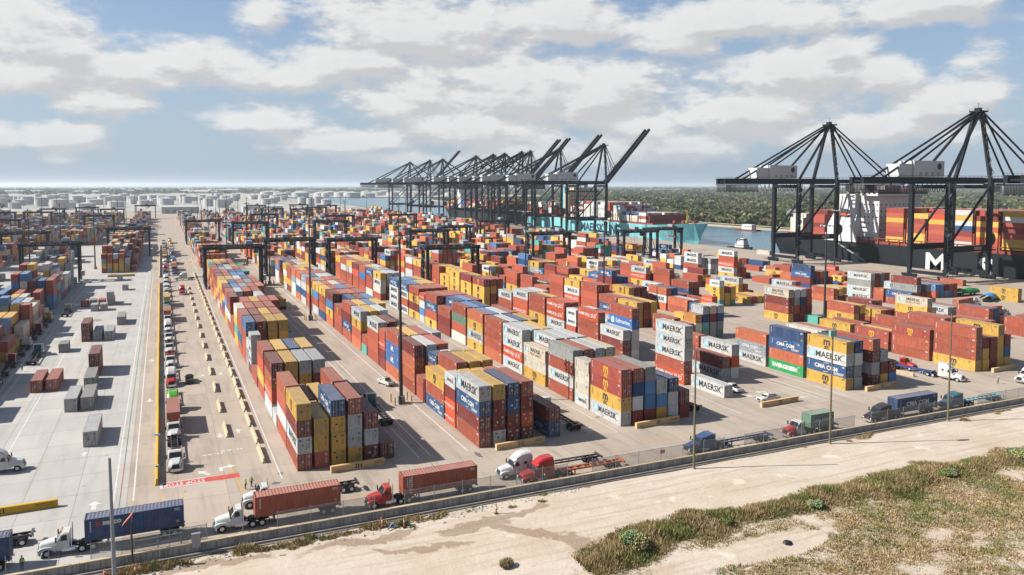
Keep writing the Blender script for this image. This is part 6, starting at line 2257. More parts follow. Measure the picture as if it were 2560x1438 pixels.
# ------------------------------------------------------------------ pickups
def pickup():
    t = thing('pickup_truck', '', 'pickup')
    b = MB().loft([sect(0, .82, .45, .95, .08), sect(-.12, .92, .42, 1.05, .1), sect(-1.55, .97, .42, 1.16, .12), sect(-5.6, .97, .45, 1.16, .1), sect(-5.75, .93, .5, 1.1, .08)])
    b.build('body', TPAINT, t)
    c = MB().loft([sect(-1.5, .9, 1.1, 1.18, .04), sect(-2.2, .88, 1.1, 1.82, .14, .86), sect(-3.5, .88, 1.1, 1.86, .14, .86), sect(-3.95, .88, 1.1, 1.2, .05, .9)])
    cab = c.build('cab', TPAINT, t)
    MB().quad((-1.52, -.78, 1.22), (-1.52, .78, 1.22), (-2.15, .68, 1.76), (-2.15, -.68, 1.76)).build('windscreen', GLASS, cab)
    MB().quad((-3.93, -.72, 1.27), (-3.93, .72, 1.27), (-3.56, .66, 1.78), (-3.56, -.66, 1.78)).build('rear_window', GLASS, cab)
    for s in (-1, 1):
        MB().add([(-1.85, s * .895, 1.22), (-3.6, s * .895, 1.22), (-3.4, s * .80, 1.74), (-2.3, s * .80, 1.74)], [(0, 1, 2, 3)]).build('side_window', GLASS, cab)
        MB().box(-.03, .03, s * .68 - .16, s * .68 + .16, .72, .92).build('headlight', LENS, t)
        MB().box(-5.79, -5.74, s * .80 - .1, s * .80 + .1, .75, 1.05).build('tail_light', REDL, t)
        MB().box(-2.0, -1.85, min(s * .95, s * 1.15), max(s * .95, s * 1.15), 1.15, 1.33).build('mirror', FRAME, cab)
        for x in (-1.0, -4.55):
            wheel(t, x, s * .86, .38, .26)
    MB().box(.0, .05, -.5, .5, .62, .95).build('grille', GRILLE, t)
    MB().box(-5.5, -4.05, -.78, .78, 1.165, 1.172).build('bed', FRAME, t)
    MB().box(-2.9, -2.6, -.5, .5, 1.87, 1.97).build('light_bar', YEL, t)
    MB().box(-.02, .12, -.9, .9, .42, .62).build('bumper', CHROME, t)
    return t


pk = pickup()
for i, (x, y, rz, col, lab) in enumerate(((48.3, 186.5, PI / 2 + .25, WHITE, 'white pickup driving away beside the tall mast near the 2G stacks'), (121.2, 133.6, PI + .05, WHITE, 'white pickup parked behind the 2E beam, nose left'),
                                         (122.6, 147.0, PI / 2, WHITE, 'white pickup parked just right of the lone pale grey container'), (5.2, 209.2, PI / 2, BLACK_, 'black pickup driving up the lane right of the truck queue'),
                                         (-33.0, 440.0, .3, WHITE, 'white pickup beside the gantry crane in the left yard'), (352.0, 326.0, .1, WHITE, 'white pickup on the apron beside the left quay crane'))):
    o = pk if i == 0 else copy_tree(pk)
    o.location = (x, y, .012)
    o.rotation_euler = (0, 0, rz)
    paint(o, col)
    tag(o, lab, 'pickup', 'pickups')

# ------------------------------------------------------------------ loose containers on open pavement
LOOSE = [(-14.5, 162.0, 40, 'w', 'light grey container alone on pale pavement, nearest'), (-20.2, 189.0, 40, 'w', 'light grey container left of a rusty one on pale pavement'),
         (-17.1, 189.0, 40, 'g', 'rusty grey container beside a lighter one on pale pavement'), (-29.2, 210.0, 40, 'r', 'red container, left of a pair on pale pavement'), (-26.0, 210.0, 40, 'r', 'red container, right of a pair on pale pavement'),
         (-18.0, 208.0, 40, 'g', 'grey container behind the rusty pair on pale pavement'), (-18.0, 222.5, 40, 'd', 'maroon container under another on pale pavement'),
         (-28.4, 257.6, 20, 'g', 'short grey container alone on pale pavement'), (-23.8, 273.0, 40, 'd', 'tall maroon container, bottom of two, left of two blue grey ones'), (-20.6, 273.0, 40, 'e', 'blue grey container between maroon and grey ones'),
         (-17.4, 273.0, 40, 'w', 'pale grey container at the right of three on pale pavement'), (-15.2, 301.0, 40, 'g', 'dark grey container alone near the white lane line'),
         (-30.5, 352.0, 20, 'r', 'short red container at left of four in a row'), (-27.4, 352.0, 20, 'g', 'short grey container second of four in a row'), (-24.3, 352.0, 20, 'H', 'short bright red container third of four in a row'),
         (-21.2, 352.0, 40, 'g', 'grey container at the right of four, bottom of two'), (-26.0, 338.0, 20, 'w', 'short white container, left of a pair in front of four'), (-22.8, 338.0, 20, 'w', 'short white container, right of a pair in front of four'),
         (-17.6, 400.0, 20, 'w', 'short white container beyond the row of four'), (-21.5, 440.0, 20, 'w', 'short grey container near the yellow beam in the left yard')]
for i, (x, y, ft, cd, lab) in enumerate(LOOSE):
    make_box(cd, 12.19 if ft == 40 else 6.06, (x, y, .01), random.uniform(-.01, .01), lab, 'loose containers', i + 11, letters='plain')
for (x, y, ft, cd, lab, z) in ((-18.0, 222.5, 40, 'd', 'maroon container on top of another on pale pavement', 2.91), (-23.8, 273.0, 40, 'd', 'maroon container on top of two, left of blue grey ones', 2.91),
                               (-21.2, 352.0, 20, 'w', 'short grey container on top at the right of four', 2.91), (116.4, 139.6, 40, 'W', 'lone pale grey container with dark lettering beside a white pickup', .01),
                               (323.0, 205.0, 40, 'y', 'yellow container, lower of two on the apron at right', .01), (323.0, 205.0, 40, 'y', 'yellow container, upper of two on the apron at right', 2.91),
                               (352.0, 250.0, 40, 'r', 'red container on the apron beside the black ship', .01), (362.0, 392.0, 40, 'c', 'white container lowest of a small stack by the left quay crane', 2.9)):
    make_box(cd, 12.19 if ft == 40 else 6.06, (x, y, z), 0, lab, 'loose containers', int(x + y) % 50, letters='plain' if cd != 'W' and cd != 'y' else None)
# ------------------------------------------------------------------ barriers, beams, walls, fence
CREAM = M('barrier_cream', (0.66, 0.53, 0.35), .85, var=.14, vscale=1.2, var2=((0.40, 0.31, 0.22), 1.4, .4))
TANB = M('beam_tan', (0.86, 0.58, 0.29), .8, var=.12, vscale=1.0, var2=((0.45, 0.30, 0.15), 1.0, .4))
YB = M('wall_yellow', (0.78, 0.46, 0.03), .7, var=.1, vscale=.8)
prof = [(-.34, 0), (.34, 0), (.32, .12), (.14, .38), (.10, .95), (-.10, .95), (-.14, .38), (-.32, .12)]
bme = MB().prism(prof, 0, 9.1).mesh('concrete_barrier', [CREAM])
prof2 = [(-.30, 0), (.30, 0), (.30, .95), (-.30, .95)]
n = 0
for i in range(29):
    o = put('concrete_barrier', bme, None, (15.3 + random.uniform(-.1, .1), 139.6 + i * 11.3, .006), random.uniform(-.008, .008))
    tag(o, 'cream concrete barrier, %s from the stop bar in the right-hand row' % ordinal(i), 'barrier', 'barriers in the right-hand row')
for i in range(14):
    o = put('concrete_barrier', bme, None, (10.5, 157.0 + i * 18.0, .006), random.uniform(-.012, .012))
    tag(o, 'cream concrete barrier, %s from the stop bar in the middle lane row' % ordinal(i), 'barrier', 'barriers in the middle row')


def ibeam(x0, x1, y, s, mat, label, rz=0.0, dz=1.15):
    t = thing('marker_beam', label, 'marker beam', ((x0 + x1) / 2, y, .006), rz, 'marker beams at block ends')
    L = x1 - x0
    MB().loft([[(-L / 2, -.32 + c, z), (L / 2, -.32 + c, z), (L / 2, .32 - c, z), (-L / 2, .32 - c, z)] for z, c in ((0, 0), (dz - .06, 0), (dz, .06))]).build('body', mat, t)
    if s:
        b = MB()
        text_on(b, s, 1.0, (0, -.325, dz * .52), (1, 0, 0), (0, 0, 1), 0, .03, 1.1)
        b.build('lettering', DECAL_K, t)
        w = MB()
        for k in range(2):
            w.box(L * .30, L * .46, -.325, -.321, dz * .45 + k * .28, dz * .45 + .12 + k * .28)
            w.box(-L * .44, -L * .34, -.325, -.321, dz * .15 + k * .2, dz * .15 + .07 + k * .2)
        tag(w.build('small_print', M('print_brown', (0.25, 0.14, 0.06), .7), t), kind='stuff')


ibeam(25.0, 34.4, 130.4, '2H', TANB, 'tan marker beam lettered 2H in front of the first stacks', .05)
ibeam(55.0, 65.2, 129.3, '2G', TANB, 'tan marker beam lettered 2G in front of the second stacks', .06)
ibeam(85.7, 96.6, 129.6, '2F', TANB, 'tan marker beam lettered 2F in front of the third stacks', .06)
ibeam(119.0, 130.2, 130.8, '2E', TANB, 'tan marker beam lettered 2E in front of the white pickup', .06)
ibeam(151.0, 162.2, 131.0, '2D', TANB, 'tan marker beam lettered 2D in front of the fifth stacks', .08)
ibeam(196.4, 206.4, 130.8, '', TANB, 'short tan marker beam at far right in front of red and yellow stacks', .08)
ibeam(-30.0, -15.6, 133.4, '21', YB, 'long bright yellow marker beam at the lower left edge', .02)
ibeam(-27.0, -14.0, 462.0, '', YB, 'distant yellow marker beam in front of the red and yellow stack', 0)
ibeam(167.0, 178.5, 141.5, '', CREAM, 'pale concrete beam lying beside the blue chassis at right', -1.35 + PI / 2 * 0, .9)

t = thing('barrier_wall', 'long yellow barrier wall left of the truck queue', 'wall', (-1.9, 136.2, .006))
pm = MB().prism([(-.28, 0), (.28, 0), (.26, .15), (.16, .4), (.14, 1.1), (-.14, 1.1), (-.16, .4), (-.26, .15)], 0, 11.9)
yme, cme = pm.mesh('section', [YB]), pm.mesh('section', [CREAM])
for i in range(46):
    if i in (24, 25):
        continue
    put('section', yme if i < 24 else cme, t, (random.uniform(-.03, .03), i * 12.0, 0))
BLB = M('band_blue', (0.03, 0.22, 0.55), .6)
for y, h in ((24.5, 1.2), (175.5, 1.2)):
    MB().box(-.55, .55, y - .45, y + .45, 1.11, 1.16).build('blue_band', BLB, t)
MB().tube((0, 6.2, 1.11), (0, 6.2, 1.35), .35, n=12).build('cap', GREYSIGN, t)

WALLC = M('wall_concrete', (0.47, 0.45, 0.42), .9, var=.18, vscale=.9, dirt=.75, coord='Object', spec=.15)
SUNTOP = M('wall_sunlit_tan', (0.66, 0.53, 0.36), .8, var=.15, vscale=1.5)  # sunlit look of the wall top put into this paler tan
t = thing('perimeter_wall', 'low stained concrete wall along the edge of the yard', 'wall', (-75, 108.9, 0))
wme = MB().loft([[(0.015, a, z), (4.585, a, z), (4.585, b_, z), (0.015, b_, z)] for (a, b_, z) in ((-.30, .30, -.5), (-.24, .24, 1.25))]).mesh('panel', [WALLC])
cme2 = MB().box(.015, 4.585, -.26, .26, 1.25, 1.36).mesh('sunlit_top', [SUNTOP])  # added top strip carrying the painted sunlight
for i in range(90):
    if 14 < i * 4.6 - 55 < 15:
        continue
    put('panel', wme, t, (i * 4.6, random.uniform(-.02, .02), random.uniform(-.02, .02)))
    put('sunlit_top', cme2, t, (i * 4.6, 0, 0))
tg = thing('drain_channel', 'dark gravel drain running along the foot of the concrete wall', 'drain', (0, 0, 0))
GRAV = M('drain_gravel', (0.24, 0.215, 0.19), .95, var=.4, vscale=2.5, bump=.8, bscale=5)
MB().loft([[(x, 107.2 + .15 * math.sin(x * .3), .06), (x, 108.6, .22)] for x in [-75 + k * 3 for k in range(139)]], closed=False, caps=False).build('gravel_bed', GRAV, tg)
KERB = MB()
KERB.box(-75, 340, 107.62, 107.86, -.2, .34)
KERB.build('kerb', M('kerb_concrete', (0.36, 0.33, 0.29), .9, var=.3, vscale=.6), tg)

# chain link
def link_material():
    m = bpy.data.materials.new('chain_link')
    m.use_nodes = True
    nt = NT(m.node_tree)
    b = m.node_tree.nodes['Principled BSDF']
    b.inputs['Base Color'].default_value = (0.20, 0.20, 0.20, 1)
    b.inputs['Roughness'].default_value = .5
    tr = nt.n('BsdfTransparent')
    mx = nt.n('MixShader')
    mx.inputs[0].default_value = 0.62
    nt.l(b.outputs[0], mx.inputs[1])
    nt.l(tr.outputs[0], mx.inputs[2])
    nt.l(mx.outputs[0], m.node_tree.nodes['Material Output'].inputs[0])
    return m


t = thing('chain_link_fence', 'thin chain-link fence on posts just inside the concrete wall', 'fence', (-60, 109.75, 0))
LK = link_material()
fp = MB().tube((0, 0, 0), (0, 0, 3.3), .05, n=6).beam((0, 0, 3.3), (0, -.25, 3.55), .05, .05).mesh('post', [MAST_L])
fl = MB().quad((.05, 0, .2), (4.55, 0, .2), (4.55, 0, 3.2), (.05, 0, 3.2)).mesh('mesh_panel', [LK])
fr_ = MB().tube((0, 0, 3.22), (4.6, 0, 3.22), .03, n=5).mesh('top_rail', [MAST_L])
for i in range(84):
    put('post', fp, t, (i * 4.6, 0, 0))
    x = -60 + i * 4.6
    if i % 7 != 5 and x > 12 or -12 < x < 2:
        put('mesh_panel', fl, t, (i * 4.6, 0, 0))
        put('top_rail', fr_, t, (i * 4.6, 0, 0))

for i, (x, lab) in enumerate(((-21.5, 'small red notice on the fence at the lower left corner'), (78.2, 'small red notice on the fence left of the dark blue truck'), (127.6, 'small red notice on the fence between the green and navy containers'), (178.6, 'small red notice on the fence near the right edge'))):
    s = thing('notice', lab, 'sign', (x, 109.60, 2.3), 0, 'red notices on the fence')
    MB().box(-.45, .45, -.02, .02, 0, .6).build('board', M('notice_red', (0.45, 0.03, 0.04), .6), s)
    q = MB()
    for k in range(3):
        q.box(-.33, .33, -.026, -.022, .12 + k * .15, .18 + k * .15)
    tag(q.build('small_print', DECAL_W, s), kind='stuff')

t = thing('windsock', 'orange windsock on a steel post at the wall, lower left', 'windsock', (-4.6, 108.2, 0))
MB().tube((0, 0, 0), (0, 0, 5.6), .13, .09, n=8).build('post', MAST, t)
MB().tube((0, 0, 5.3), (.1, 0, 6.9), .04, n=6).build('mast', MAST_L, t)
MB().loft([[(.1 - 1.1 * u + .3 * math.cos(a) * .3, (.26 - .08 * u) * math.sin(a), 6.8 - 1.2 * u + (.26 - .08 * u) * math.cos(a)) for a in [2 * PI * k / 10 for k in range(10)]] for u in (0, .25, .5, .75, 1)], caps=False).build('sock', M('sock_orange', (0.75, 0.22, 0.10), .8), t)
t = thing('utility_cabinet', 'grey electrical cabinet on the wall right of the windsock', 'cabinet', (3.0, 108.35, .9))
MB().box(-.55, .55, -.25, .25, 0, 1.9).build('body', MAST_L, t)
MB().box(-.5, -.02, -.28, -.25, .1, 1.8).build('door', GREYSIGN, t)
MB().box(.02, .5, -.28, -.25, .1, 1.8).build('door', GREYSIGN, t)
t = thing('pipe_gate', 'grey pipe rail between the windsock post and the fence', 'gate', (-4.4, 109.3, 0))
for z in (1.9, 2.7):
    MB().tube((0, 0, z), (5.6, 0, z + .1), .06, n=6).build('rail', MAST_L, t)
for x in (0, 2.8, 5.6):
    MB().tube((x, 0, 0), (x, 0, 2.9), .07, n=6).build('post', MAST_L, t)

CONE = M('cone_orange', (0.72, 0.16, 0.05), .6)
for i, (x, y, lab) in enumerate(((-7.7, 106.8, 'orange traffic cone on the dirt left of the steel pole'), (-4.2, 106.2, 'orange traffic cone on the dirt right of the steel pole'), (27.5, 106.0, 'orange and white delineator left of the blue scrap on the dirt'),
                                 (30.4, 104.8, 'orange delineator right of the blue scrap on the dirt'), (44.2, 103.6, 'orange delineator beside the weeds on the dirt'))):
    c = thing('traffic_cone', lab, 'cone', (x, y, .02), 0, 'cones on the dirt')
    hgt = .9 if i < 2 else 1.5
    MB().box(-.28, .28, -.28, .28, 0, .06).build('foot', FRAME, c)
    MB().lathe([(.22 if i < 2 else .12, .06), (.05 if i < 2 else .08, hgt)], 10).build('cone', CONE, c)
    MB().lathe([(.15 if i < 2 else .125, hgt * .5), (.11 if i < 2 else .12, hgt * .7)], 10).build('band', DECAL_W, c)
t = thing('scrap_pipe', 'bent blue scrap lying on the dirt between two delineators', 'scrap', (28.8, 105.2, .1))
MB().tube((-.8, -.5, .05), (.1, .2, .45), .12, n=7).build('bent_tube', M('scrap_blue', (0.12, 0.30, 0.55), .6), t)
MB().tube((.1, .2, .45), (.7, -.3, .1), .1, n=7).build('hose', M('scrap_blue2', (0.10, 0.25, 0.45), .6), t)
t = thing('debris_bag', 'small dark heap of rubbish on the bare sand, lower right', 'rubbish', (76.4, 78.2, .05))
MB().lathe([(.5, 0), (.62, .15), (.4, .4), (.05, .5)], 7).build('bag', M('bag_black', (0.02, 0.02, 0.025), .5), t)
MB().lathe([(.3, 0), (.4, .1), (.05, .3)], 6, 0, (.6, .2, 0)).build('scrap', M('bag_black2', (0.04, 0.035, 0.03), .6), t)
for i, (x, y, col, lab) in enumerate(((325, 229, (0.03, 0.25, 0.07), 'green tarpaulin covered load on the apron at right'), (318, 214, (0.05, 0.35, 0.65), 'blue tarpaulin covered load beside the green one'), (322, 520, (0.03, 0.3, 0.10), 'green tarpaulin covered load in front of the light blue ship'))):
    t = thing('covered_load', lab, 'load', (x, y, 0), .4 * i, 'covered loads on the apron')
    MB().loft([[(-6 + k * 2, 2.3 * math.cos(a), 1.2 + (1.9 + .3 * math.sin(k * 2)) * math.sin(a)) for a in [PI * q / 8 for q in range(9)]] for k in range(7)], closed=False, caps=False).build('tarpaulin', M('tarp%d' % i, col, .6, var=.2), t)
    MB().box(-6.2, 6.2, -1.25, 1.25, .9, 1.2).build('deck', FRAME, t)
    for s in (-1, 1):
        for u in (-4.8, -3.5, 4.2):
            wheel(t, u, s * .95, dual=True)

# ------------------------------------------------------------------ people
def person_mesh(kind):
    """one continuous skinned body; walking or standing"""
    V = [(0, 0, .95), (0, .01, 1.2), (0, 0, 1.42), (0, -.01, 1.52), (0, -.02, 1.60), (0, -.02, 1.72)]
    E = [(0, 1), (1, 2), (2, 3), (3, 4), (4, 5)]
    Rr = [.15, .15, .16, .06, .09, .085]
    for s in (-1, 1):
        st = .14 * s if kind else .03 * s
        o = len(V)
        V += [(s * .10, 0, .88), (s * .11, -st * .6, .48), (s * .12, -st * .6 + (.05 if st > 0 else .12 * abs(kind)), .08), (s * .13, -st * .6 - .14, .04)]
        E += [(0, o), (o, o + 1), (o + 1, o + 2), (o + 2, o + 3)]
        Rr += [.095, .065, .045, .04]
        o = len(V)
        V += [(s * .19, 0, 1.40), (s * .25, st * .4 + .02, 1.14), (s * .26, st * .6 - .12, .92), (s * .265, st * .6 - .15, .86)]
        E += [(2, o), (o, o + 1), (o + 1, o + 2), (o + 2, o + 3)]
        Rr += [.065, .05, .036, .036]
        h = len(V) - 1
        for k in range(5):
            a = len(V)
            bx, by, bz = V[h]
            ln = (.055, .085, .095, .09, .07)[k]
            off = (-.045, -.02, 0, .02, .035)[k]
            V += [(bx - s * .01, by + off * .9, bz - .03), (bx - s * .02, by + off - .01, bz - .03 - ln)]
            E += [(h, a), (a, a + 1)]
            Rr += [.012, .009]
    me = bpy.data.meshes.new('body')
    me.from_pydata(V, E, [])
    o = bpy.data.objects.new('body', me)
    COL.objects.link(o)
    sk = o.modifiers.new('skin', 'SKIN')
    sk.use_smooth_shade = True
    for i, sv in enumerate(me.skin_vertices[0].data):
        sv.radius = (Rr[i], Rr[i] * (.8 if i < 3 else 1))
        sv.use_root = i == 0
    sb = o.modifiers.new('sub', 'SUBSURF')
    sb.levels = 1
    dg = bpy.context.evaluated_depsgraph_get()
    out = bpy.data.meshes.new_from_object(o.evaluated_get(dg))
    bpy.data.objects.remove(o)
    for nm, c, rg in (('trousers', (0.03, 0.035, 0.05), .8), ('shirt', (0.05, 0.06, 0.08), .8), ('skin', (0.42, 0.25, 0.17), .6)):
        out.materials.append(M('person_' + nm, c, rg))
    for p in out.polygons:
        z = p.center.z
        x = abs(p.center.x)
        p.material_index = 2 if (z > 1.50 or (x > .2 and z < 1.02 and z > .7)) else (1 if z > .95 else 0)
    return out


PM = [person_mesh(0), person_mesh(1)]
VESTS = {'green': M('vest_green', (0.38, 0.75, 0.05), .7), 'yellow': M('vest_yellow', (0.80, 0.62, 0.04), .7)}
HAT = M('helmet_white', (0.75, 0.75, 0.72), .4)
PEOPLE = [(-17.4, 113.0, .4, 0, 'green', 'person in a green vest standing at the lower left by the wall'), (3.6, 112.6, .9, 1, 'green', 'person in a green vest walking beside the white truck near the cabinet'),
          (11.1, 128.6, 2.0, 0, 'yellow', 'person in a yellow vest standing left of two by the stop bar'), (12.1, 129.4, 2.6, 1, 'green', 'person in a green vest right of two by the stop bar'),
          (55.8, 110.6, .2, 0, 'green', 'person in a green vest beside the red high-roof truck'), (85.6, 110.6, -.6, 0, 'green', 'person in a green vest beside the dark blue truck'),
          (186.3, 122.2, .3, 1, 'yellow', 'person in a yellow vest walking near the right edge'), (-34.5, 236.0, .3, 0, 'green', 'person in a green vest in the shade of the left block')]
for (x, y, rz, k, vest, lab) in PEOPLE:
    p = thing('person', lab, 'person', (x, y, .012), rz, 'people in safety vests')
    put('body', PM[k], p)
    v = MB().loft([[(.20 * math.cos(a) * w, .15 * math.sin(a) * w, z) for a in [2 * PI * q / 12 for q in range(12)]] for (z, w) in ((.98, .98), (1.15, 1.0), (1.32, 1.06), (1.46, .72))], caps=False)
    v.build('vest', VESTS[vest], p)
    MB().lathe([(.135, 1.68), (.125, 1.70), (.12, 1.76), (.07, 1.83), (.01, 1.85)], 12, 0, (0, -.02, 0)).build('helmet', HAT, p)
# ------------------------------------------------------------------ weeds and shrubs outside the wall
GRASS = M('dry_grass', attr='Col', rough=.9, spec=.05, attr_raw=True)


def vnoise(x, y, cell, seed):
    rg = np.random.default_rng(seed)
    g = rg.random((400, 400))
    u, v = (x + 500) / cell, (y + 500) / cell
    i, j = np.floor(u).astype(int) % 399, np.floor(v).astype(int) % 399
    a, b_ = u - np.floor(u), v - np.floor(v)
    a, b_ = a * a * (3 - 2 * a), b_ * b_ * (3 - 2 * b_)
    return g[i, j] * (1 - a) * (1 - b_) + g[i + 1, j] * a * (1 - b_) + g[i, j + 1] * (1 - a) * b_ + g[i + 1, j + 1] * a * b_


def blades(name, x, y, h, col, label, per=6, spread=.28, z0=None, width=.06):
    n = len(x)
    rg = np.random.default_rng(len(name) * 7 + n)
    z = np.zeros(n) if z0 is None else z0
    a = rg.uniform(0, 2 * np.pi, (n, per))
    r_ = rg.uniform(.0, 1.0, (n, per)) * spread * (.5 + h[:, None])
    bx, by = x[:, None] + np.cos(a) * r_, y[:, None] + np.sin(a) * r_
    lean = rg.uniform(.15, .65, (n, per)) * h[:, None]
    hh = h[:, None] * rg.uniform(.6, 1.15, (n, per))
    tx, ty = bx + np.cos(a) * lean, by + np.sin(a) * lean
    w = width * (.6 + h[:, None]) * rg.uniform(.7, 1.5, (n, per))
    pa = rg.uniform(0, np.pi, (n, per))
    dx, dy = np.cos(pa) * w, np.sin(pa) * w
    zz = np.broadcast_to(z[:, None], (n, per))
    P = np.stack([np.stack([bx - dx, by - dy, zz], -1), np.stack([bx + dx, by + dy, zz], -1), np.stack([tx, ty, zz + hh], -1)], 2).reshape(-1, 3)
    F = np.arange(len(P)).reshape(-1, 3)
    c = np.repeat(col[:, None, :] * rg.uniform(.6, 1.4, (n, per, 1)), 3, axis=1).reshape(n * per, 3, 3) if False else np.repeat((col[:, None, :] * rg.uniform(.6, 1.4, (n, per, 1))).reshape(-1, 3), 3, axis=0)
    me = bpy.data.meshes.new(name)
    me.vertices.add(len(P))
    me.vertices.foreach_set('co', P.astype(np.float32).ravel())
    me.loops.add(F.size)
    me.loops.foreach_set('vertex_index', F.ravel().astype(np.int32))
    me.polygons.add(len(F))
    me.polygons.foreach_set('loop_start', (np.arange(len(F)) * 3).astype(np.int32))
    me.polygons.foreach_set('loop_total', np.full(len(F), 3, np.int32))
    me.update(calc_edges=True)
    at = me.color_attributes.new('Col', 'FLOAT_COLOR', 'POINT')
    at.data.foreach_set('color', np.c_[c, np.ones(len(c))].astype(np.float32).ravel())
    me.materials.append(GRASS)
    return tag(put(name, me), label, 'grass', kind='stuff')


PAL = np.array([(0.27, 0.185, 0.095), (0.34, 0.26, 0.15), (0.255, 0.19, 0.09), (0.205, 0.172, 0.072), (0.15, 0.158, 0.056), (0.11, 0.14, 0.045)])


def pick(x, y, seed, green=0.0):
    v = vnoise(x, y, 3.2, seed) * .7 + vnoise(x, y, 1.0, seed + 1) * .3 + green
    idx = np.clip((v * 6.2 + RNG.normal(0, .8, len(x)) - .2), 0, 5.99).astype(int)
    return PAL[idx]


def dirt_z(x, y):
    z = -0.05 + 0.16 * np.sin(x * 0.11 + y * 0.23) * np.sin(y * 0.31 - x * 0.05) + 0.07 * np.sin(x * 0.9) * np.sin(y * 1.1)
    e = np.minimum(1.0, (108.6 - y) / 6.0)
    return -0.06 + (z + 0.06) * e


# the tall strip
N = 64000
x = RNG.uniform(48, 235, N)
y = RNG.uniform(80, 96, N)
mid_hi = 91.6 + 1.2 * np.sin(x * .13) + 1.5 * (vnoise(x, y * 0, 5, 3) - .5) * 2 - np.clip(62 - x, 0, 20) * .28
mid_lo = 83.6 + 1.0 * np.sin(x * .09 + 1) + 1.8 * (vnoise(x, y * 0, 6, 4) - .5) * 2 - np.clip(60 - x, 0, 20) * .15
inside = np.minimum(mid_hi - y, y - mid_lo)
keep = (inside > RNG.uniform(-.8, 1.2, N)) & (RNG.random(N) < .95)
x, y, ins = x[keep], y[keep], inside[keep]
h = np.clip(.35 + ins * .22, .25, 1.15) * (.55 + .9 * vnoise(x, y, 2.0, 8)) * RNG.uniform(.7, 1.2, len(x))
blades('tall_weeds', x, y, h, pick(x, y, 20, -.03) * .9, 'strip of tall dry brown and green weeds across the lower right', 6, .3, dirt_z(x, y), .048)
# patchy short grass nearer the camera
N = 120000
x = RNG.uniform(30, 190, N)
y = RNG.uniform(30, 84.5, N)
m = vnoise(x, y, 6.5, 31) * .65 + vnoise(x, y, 2.2, 32) * .35
m = m + np.clip((x - 62) / 60, -.25, .12) + np.clip((83 - y) / 60, 0, .12)
bare = ((x - 74) / 10) ** 2 + ((y - 78.5) / 3.2) ** 2 < 1.0
keep = (m > .40 + RNG.uniform(-.08, .12, N)) & ~bare & (x > 46)
x, y, m = x[keep], y[keep], m[keep]
h = np.clip((m - .36) * 1.0, .08, .36) * RNG.uniform(.6, 1.3, len(x))
blades('patchy_grass', x, y, h, pick(x, y, 40, -.08), 'patchy short dry grass on sandy ground at the lower right corner', 5, .5, dirt_z(x, y), .06)
# weeds at the foot of the wall
N = 26000
x = RNG.uniform(-30, 170, N)
y = RNG.uniform(102.5, 107.6, N)
m = vnoise(x, y, 4.5, 51) * .6 + vnoise(x, y, 1.3, 52) * .4
m = m - np.clip((106 - y) * .09, 0, .4) + .42 * np.exp(-((x - 45.5) / 4.5) ** 2 - ((y - 104.6) / 1.0) ** 2) + .22 * np.exp(-((x - 22) / 7) ** 2 - ((y - 106) / .8) ** 2) + .2 * np.exp(-((x + 4) / 5) ** 2 - ((y - 106.4) / .8) ** 2)
m = m + .4 * np.exp(-((x - 151.5) / 2.2) ** 2 - ((y - 105.6) / .9) ** 2) - np.clip((x - 52) / 30, 0, .12)
keep = m > .62
x, y, m = x[keep], y[keep], m[keep]
h = np.clip((m - .55) * 2.2, .15, .75) * RNG.uniform(.6, 1.2, len(x))
blades('wall_weeds', x, y, h, pick(x, y, 60, -.02), 'scattered dry weeds along the foot of the concrete wall', 6, .3, dirt_z(x, y), .06)
# stones and rubble by the drain
rb = MB()
rr = random.Random(31)
for i in range(420):
    X, Y = rr.uniform(-12, 60), 107.0 - abs(rr.gauss(0, 1.1))
    s = rr.uniform(.06, .24)
    pts = [(X + s * rr.uniform(-1, 1), Y + s * rr.uniform(-1, 1), .02 + (s * .9 if k > 2 else 0)) for k in range(6)]
    rb.add([(X - s, Y - s * .6, -.05), (X + s, Y - s * .7, -.05), (X + s * .7, Y + s, -.05), (X - s * .8, Y + s * .8, -.05), (X + s * .1, Y, s * rr.uniform(.5, 1.0))], [(0, 1, 4), (1, 2, 4), (2, 3, 4), (3, 0, 4)])
tag(rb.build('rubble', M('rubble_stone', (0.50, 0.47, 0.42), .9, var=.3, vscale=4)), 'loose pale stones along the drain', 'rubble', kind='stuff')


def shrub(X, Y, r_, h_, tint, label, seed):
    t = thing('shrub', label, 'shrub', (X, Y, float(dirt_z(np.array([X]), np.array([Y]))[0])), 0, 'shrubs in the weeds')
    rg = random.Random(seed)
    sp = []
    for k in range(7):
        a = rg.uniform(0, 6.3)
        d = rg.uniform(0, .6) * r_
        sp.append((d * math.cos(a), d * math.sin(a), rg.uniform(0, .2) * h_, r_ * rg.uniform(.35, .6), h_ * rg.uniform(.6, .95), tuple(c * rg.uniform(.75, 1.3) for c in tint)))
    put('foliage', crowns('foliage', sp, seed, 620 if r_ > 1.5 else 380), t)
    st = MB()
    for k in range(6):
        a = rg.uniform(0, 6.3)
        st.tube((0, 0, 0), (math.cos(a) * r_ * .5, math.sin(a) * r_ * .5, h_ * .7), .05, .02, n=5)
    st.build('stem', WOOD, t)


_cr = crowns
def crowns(name, spots, seed, quads=40):        # finer leaves for what stands near
    me = _cr(name, spots, seed, quads)
    if name != 'foliage':
        return me
    n = len(me.vertices)
    co = np.empty(n * 3, np.float32)
    me.vertices.foreach_get('co', co)
    P = co.reshape(-1, 4, 3)
    c = P.mean(1, keepdims=True)
    P = c + (P - c) * .26
    me.vertices.foreach_set('co', P.reshape(-1))
    me.update()
    return me


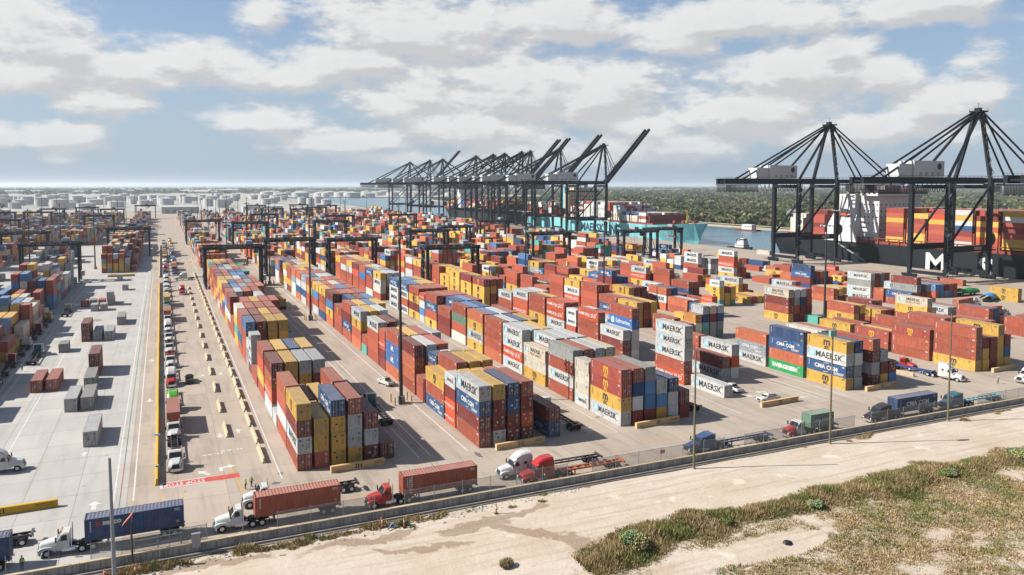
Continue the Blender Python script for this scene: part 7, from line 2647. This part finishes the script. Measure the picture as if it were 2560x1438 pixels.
shrub(56.2, 85.6, 2.7, 2.5, (0.175, 0.185, 0.085), 'bright green bush at the left end of the weed strip', 1)
shrub(88.9, 85.6, 1.3, 1.5, (0.26, 0.26, 0.14), 'small pale yellow-green bush in the weed strip', 2)
shrub(139.5, 86.8, 2.4, 1.7, (0.214, 0.247, 0.132), 'pale grey-green bush in the weeds at the right edge', 3)
shrub(118.5, 86.0, 2.1, 1.3, (0.165, 0.165, 0.083), 'dull olive bush in the middle of the weed strip', 4)
shrub(73.0, 86.4, 1.1, 1.1, (0.11, 0.16, 0.05), 'small vivid green clump in the weed strip', 5)
shrub(51.8, 84.2, 1.3, 1.0, (0.198, 0.140, 0.066), 'low brown twiggy shrub at the tip of the weed strip', 6)
shrub(127.0, 88.4, 1.3, 1.2, (0.12, 0.16, 0.06), 'fresh green clump in the weeds towards the right edge', 7)
shrub(39.0, 88.3, 1.3, .9, (0.16, 0.16, 0.07), 'low green weed clump at the bottom edge of the picture', 8)

# ------------------------------------------------------------------ humid air over the whole place
hz = bpy.data.materials.new('humid_air')
hz.use_nodes = True
hz.node_tree.nodes.clear()
q = NT(hz.node_tree)
pv = q.n('VolumePrincipled')
pv.inputs['Color'].default_value = (0.80, 0.90, 1.0, 1)
pv.inputs['Density'].default_value = HAZE
pv.inputs['Anisotropy'].default_value = 0.25
ot = q.n('OutputMaterial')
q.l(pv.outputs[0], ot.inputs['Volume'])
hb = MB().box(-FAR - 500, FAR + 500, -3500, FAR + 500, -7.0, 112.0).build('haze', hz)
tag(hb, 'thin bluish haze in the air over the harbour', 'haze', kind='stuff')
mass = mass_boxes('stacked_containers', mass_items, '')
tag(mass, 'farther shipping containers of many colours stacked in blocks across the yard', 'containers', kind='stuff')
lm = MB()
for b in far_letters:
    kk = KIND[b['code']][2]
    key = (kk, b['L'])
    if key not in _TXT:
        _TXT[key] = letter_mb(kk, b['L'], box_h(b['L']))
    s = _TXT[key]
    o = len(lm.v)
    lm.v += [(p[0] + b['x'] - 0.10, p[1] + b['y'], p[2] + b['z']) for p in s.v]
    lm.f += [tuple(i + o for i in f) for f in s.f]
    lm.m += s.m
if lm.v:
    me = bpy.data.meshes.new('lettering')
    me.from_pydata(lm.v, [], lm.f)
    for mm in LET_MATS:
        me.materials.append(mm)
    me.polygons.foreach_set('material_index', lm.m)
    tag(put('lettering', me, mass), kind='stuff')
print('BOXES', len(boxes), 'objects', len(bpy.data.objects))
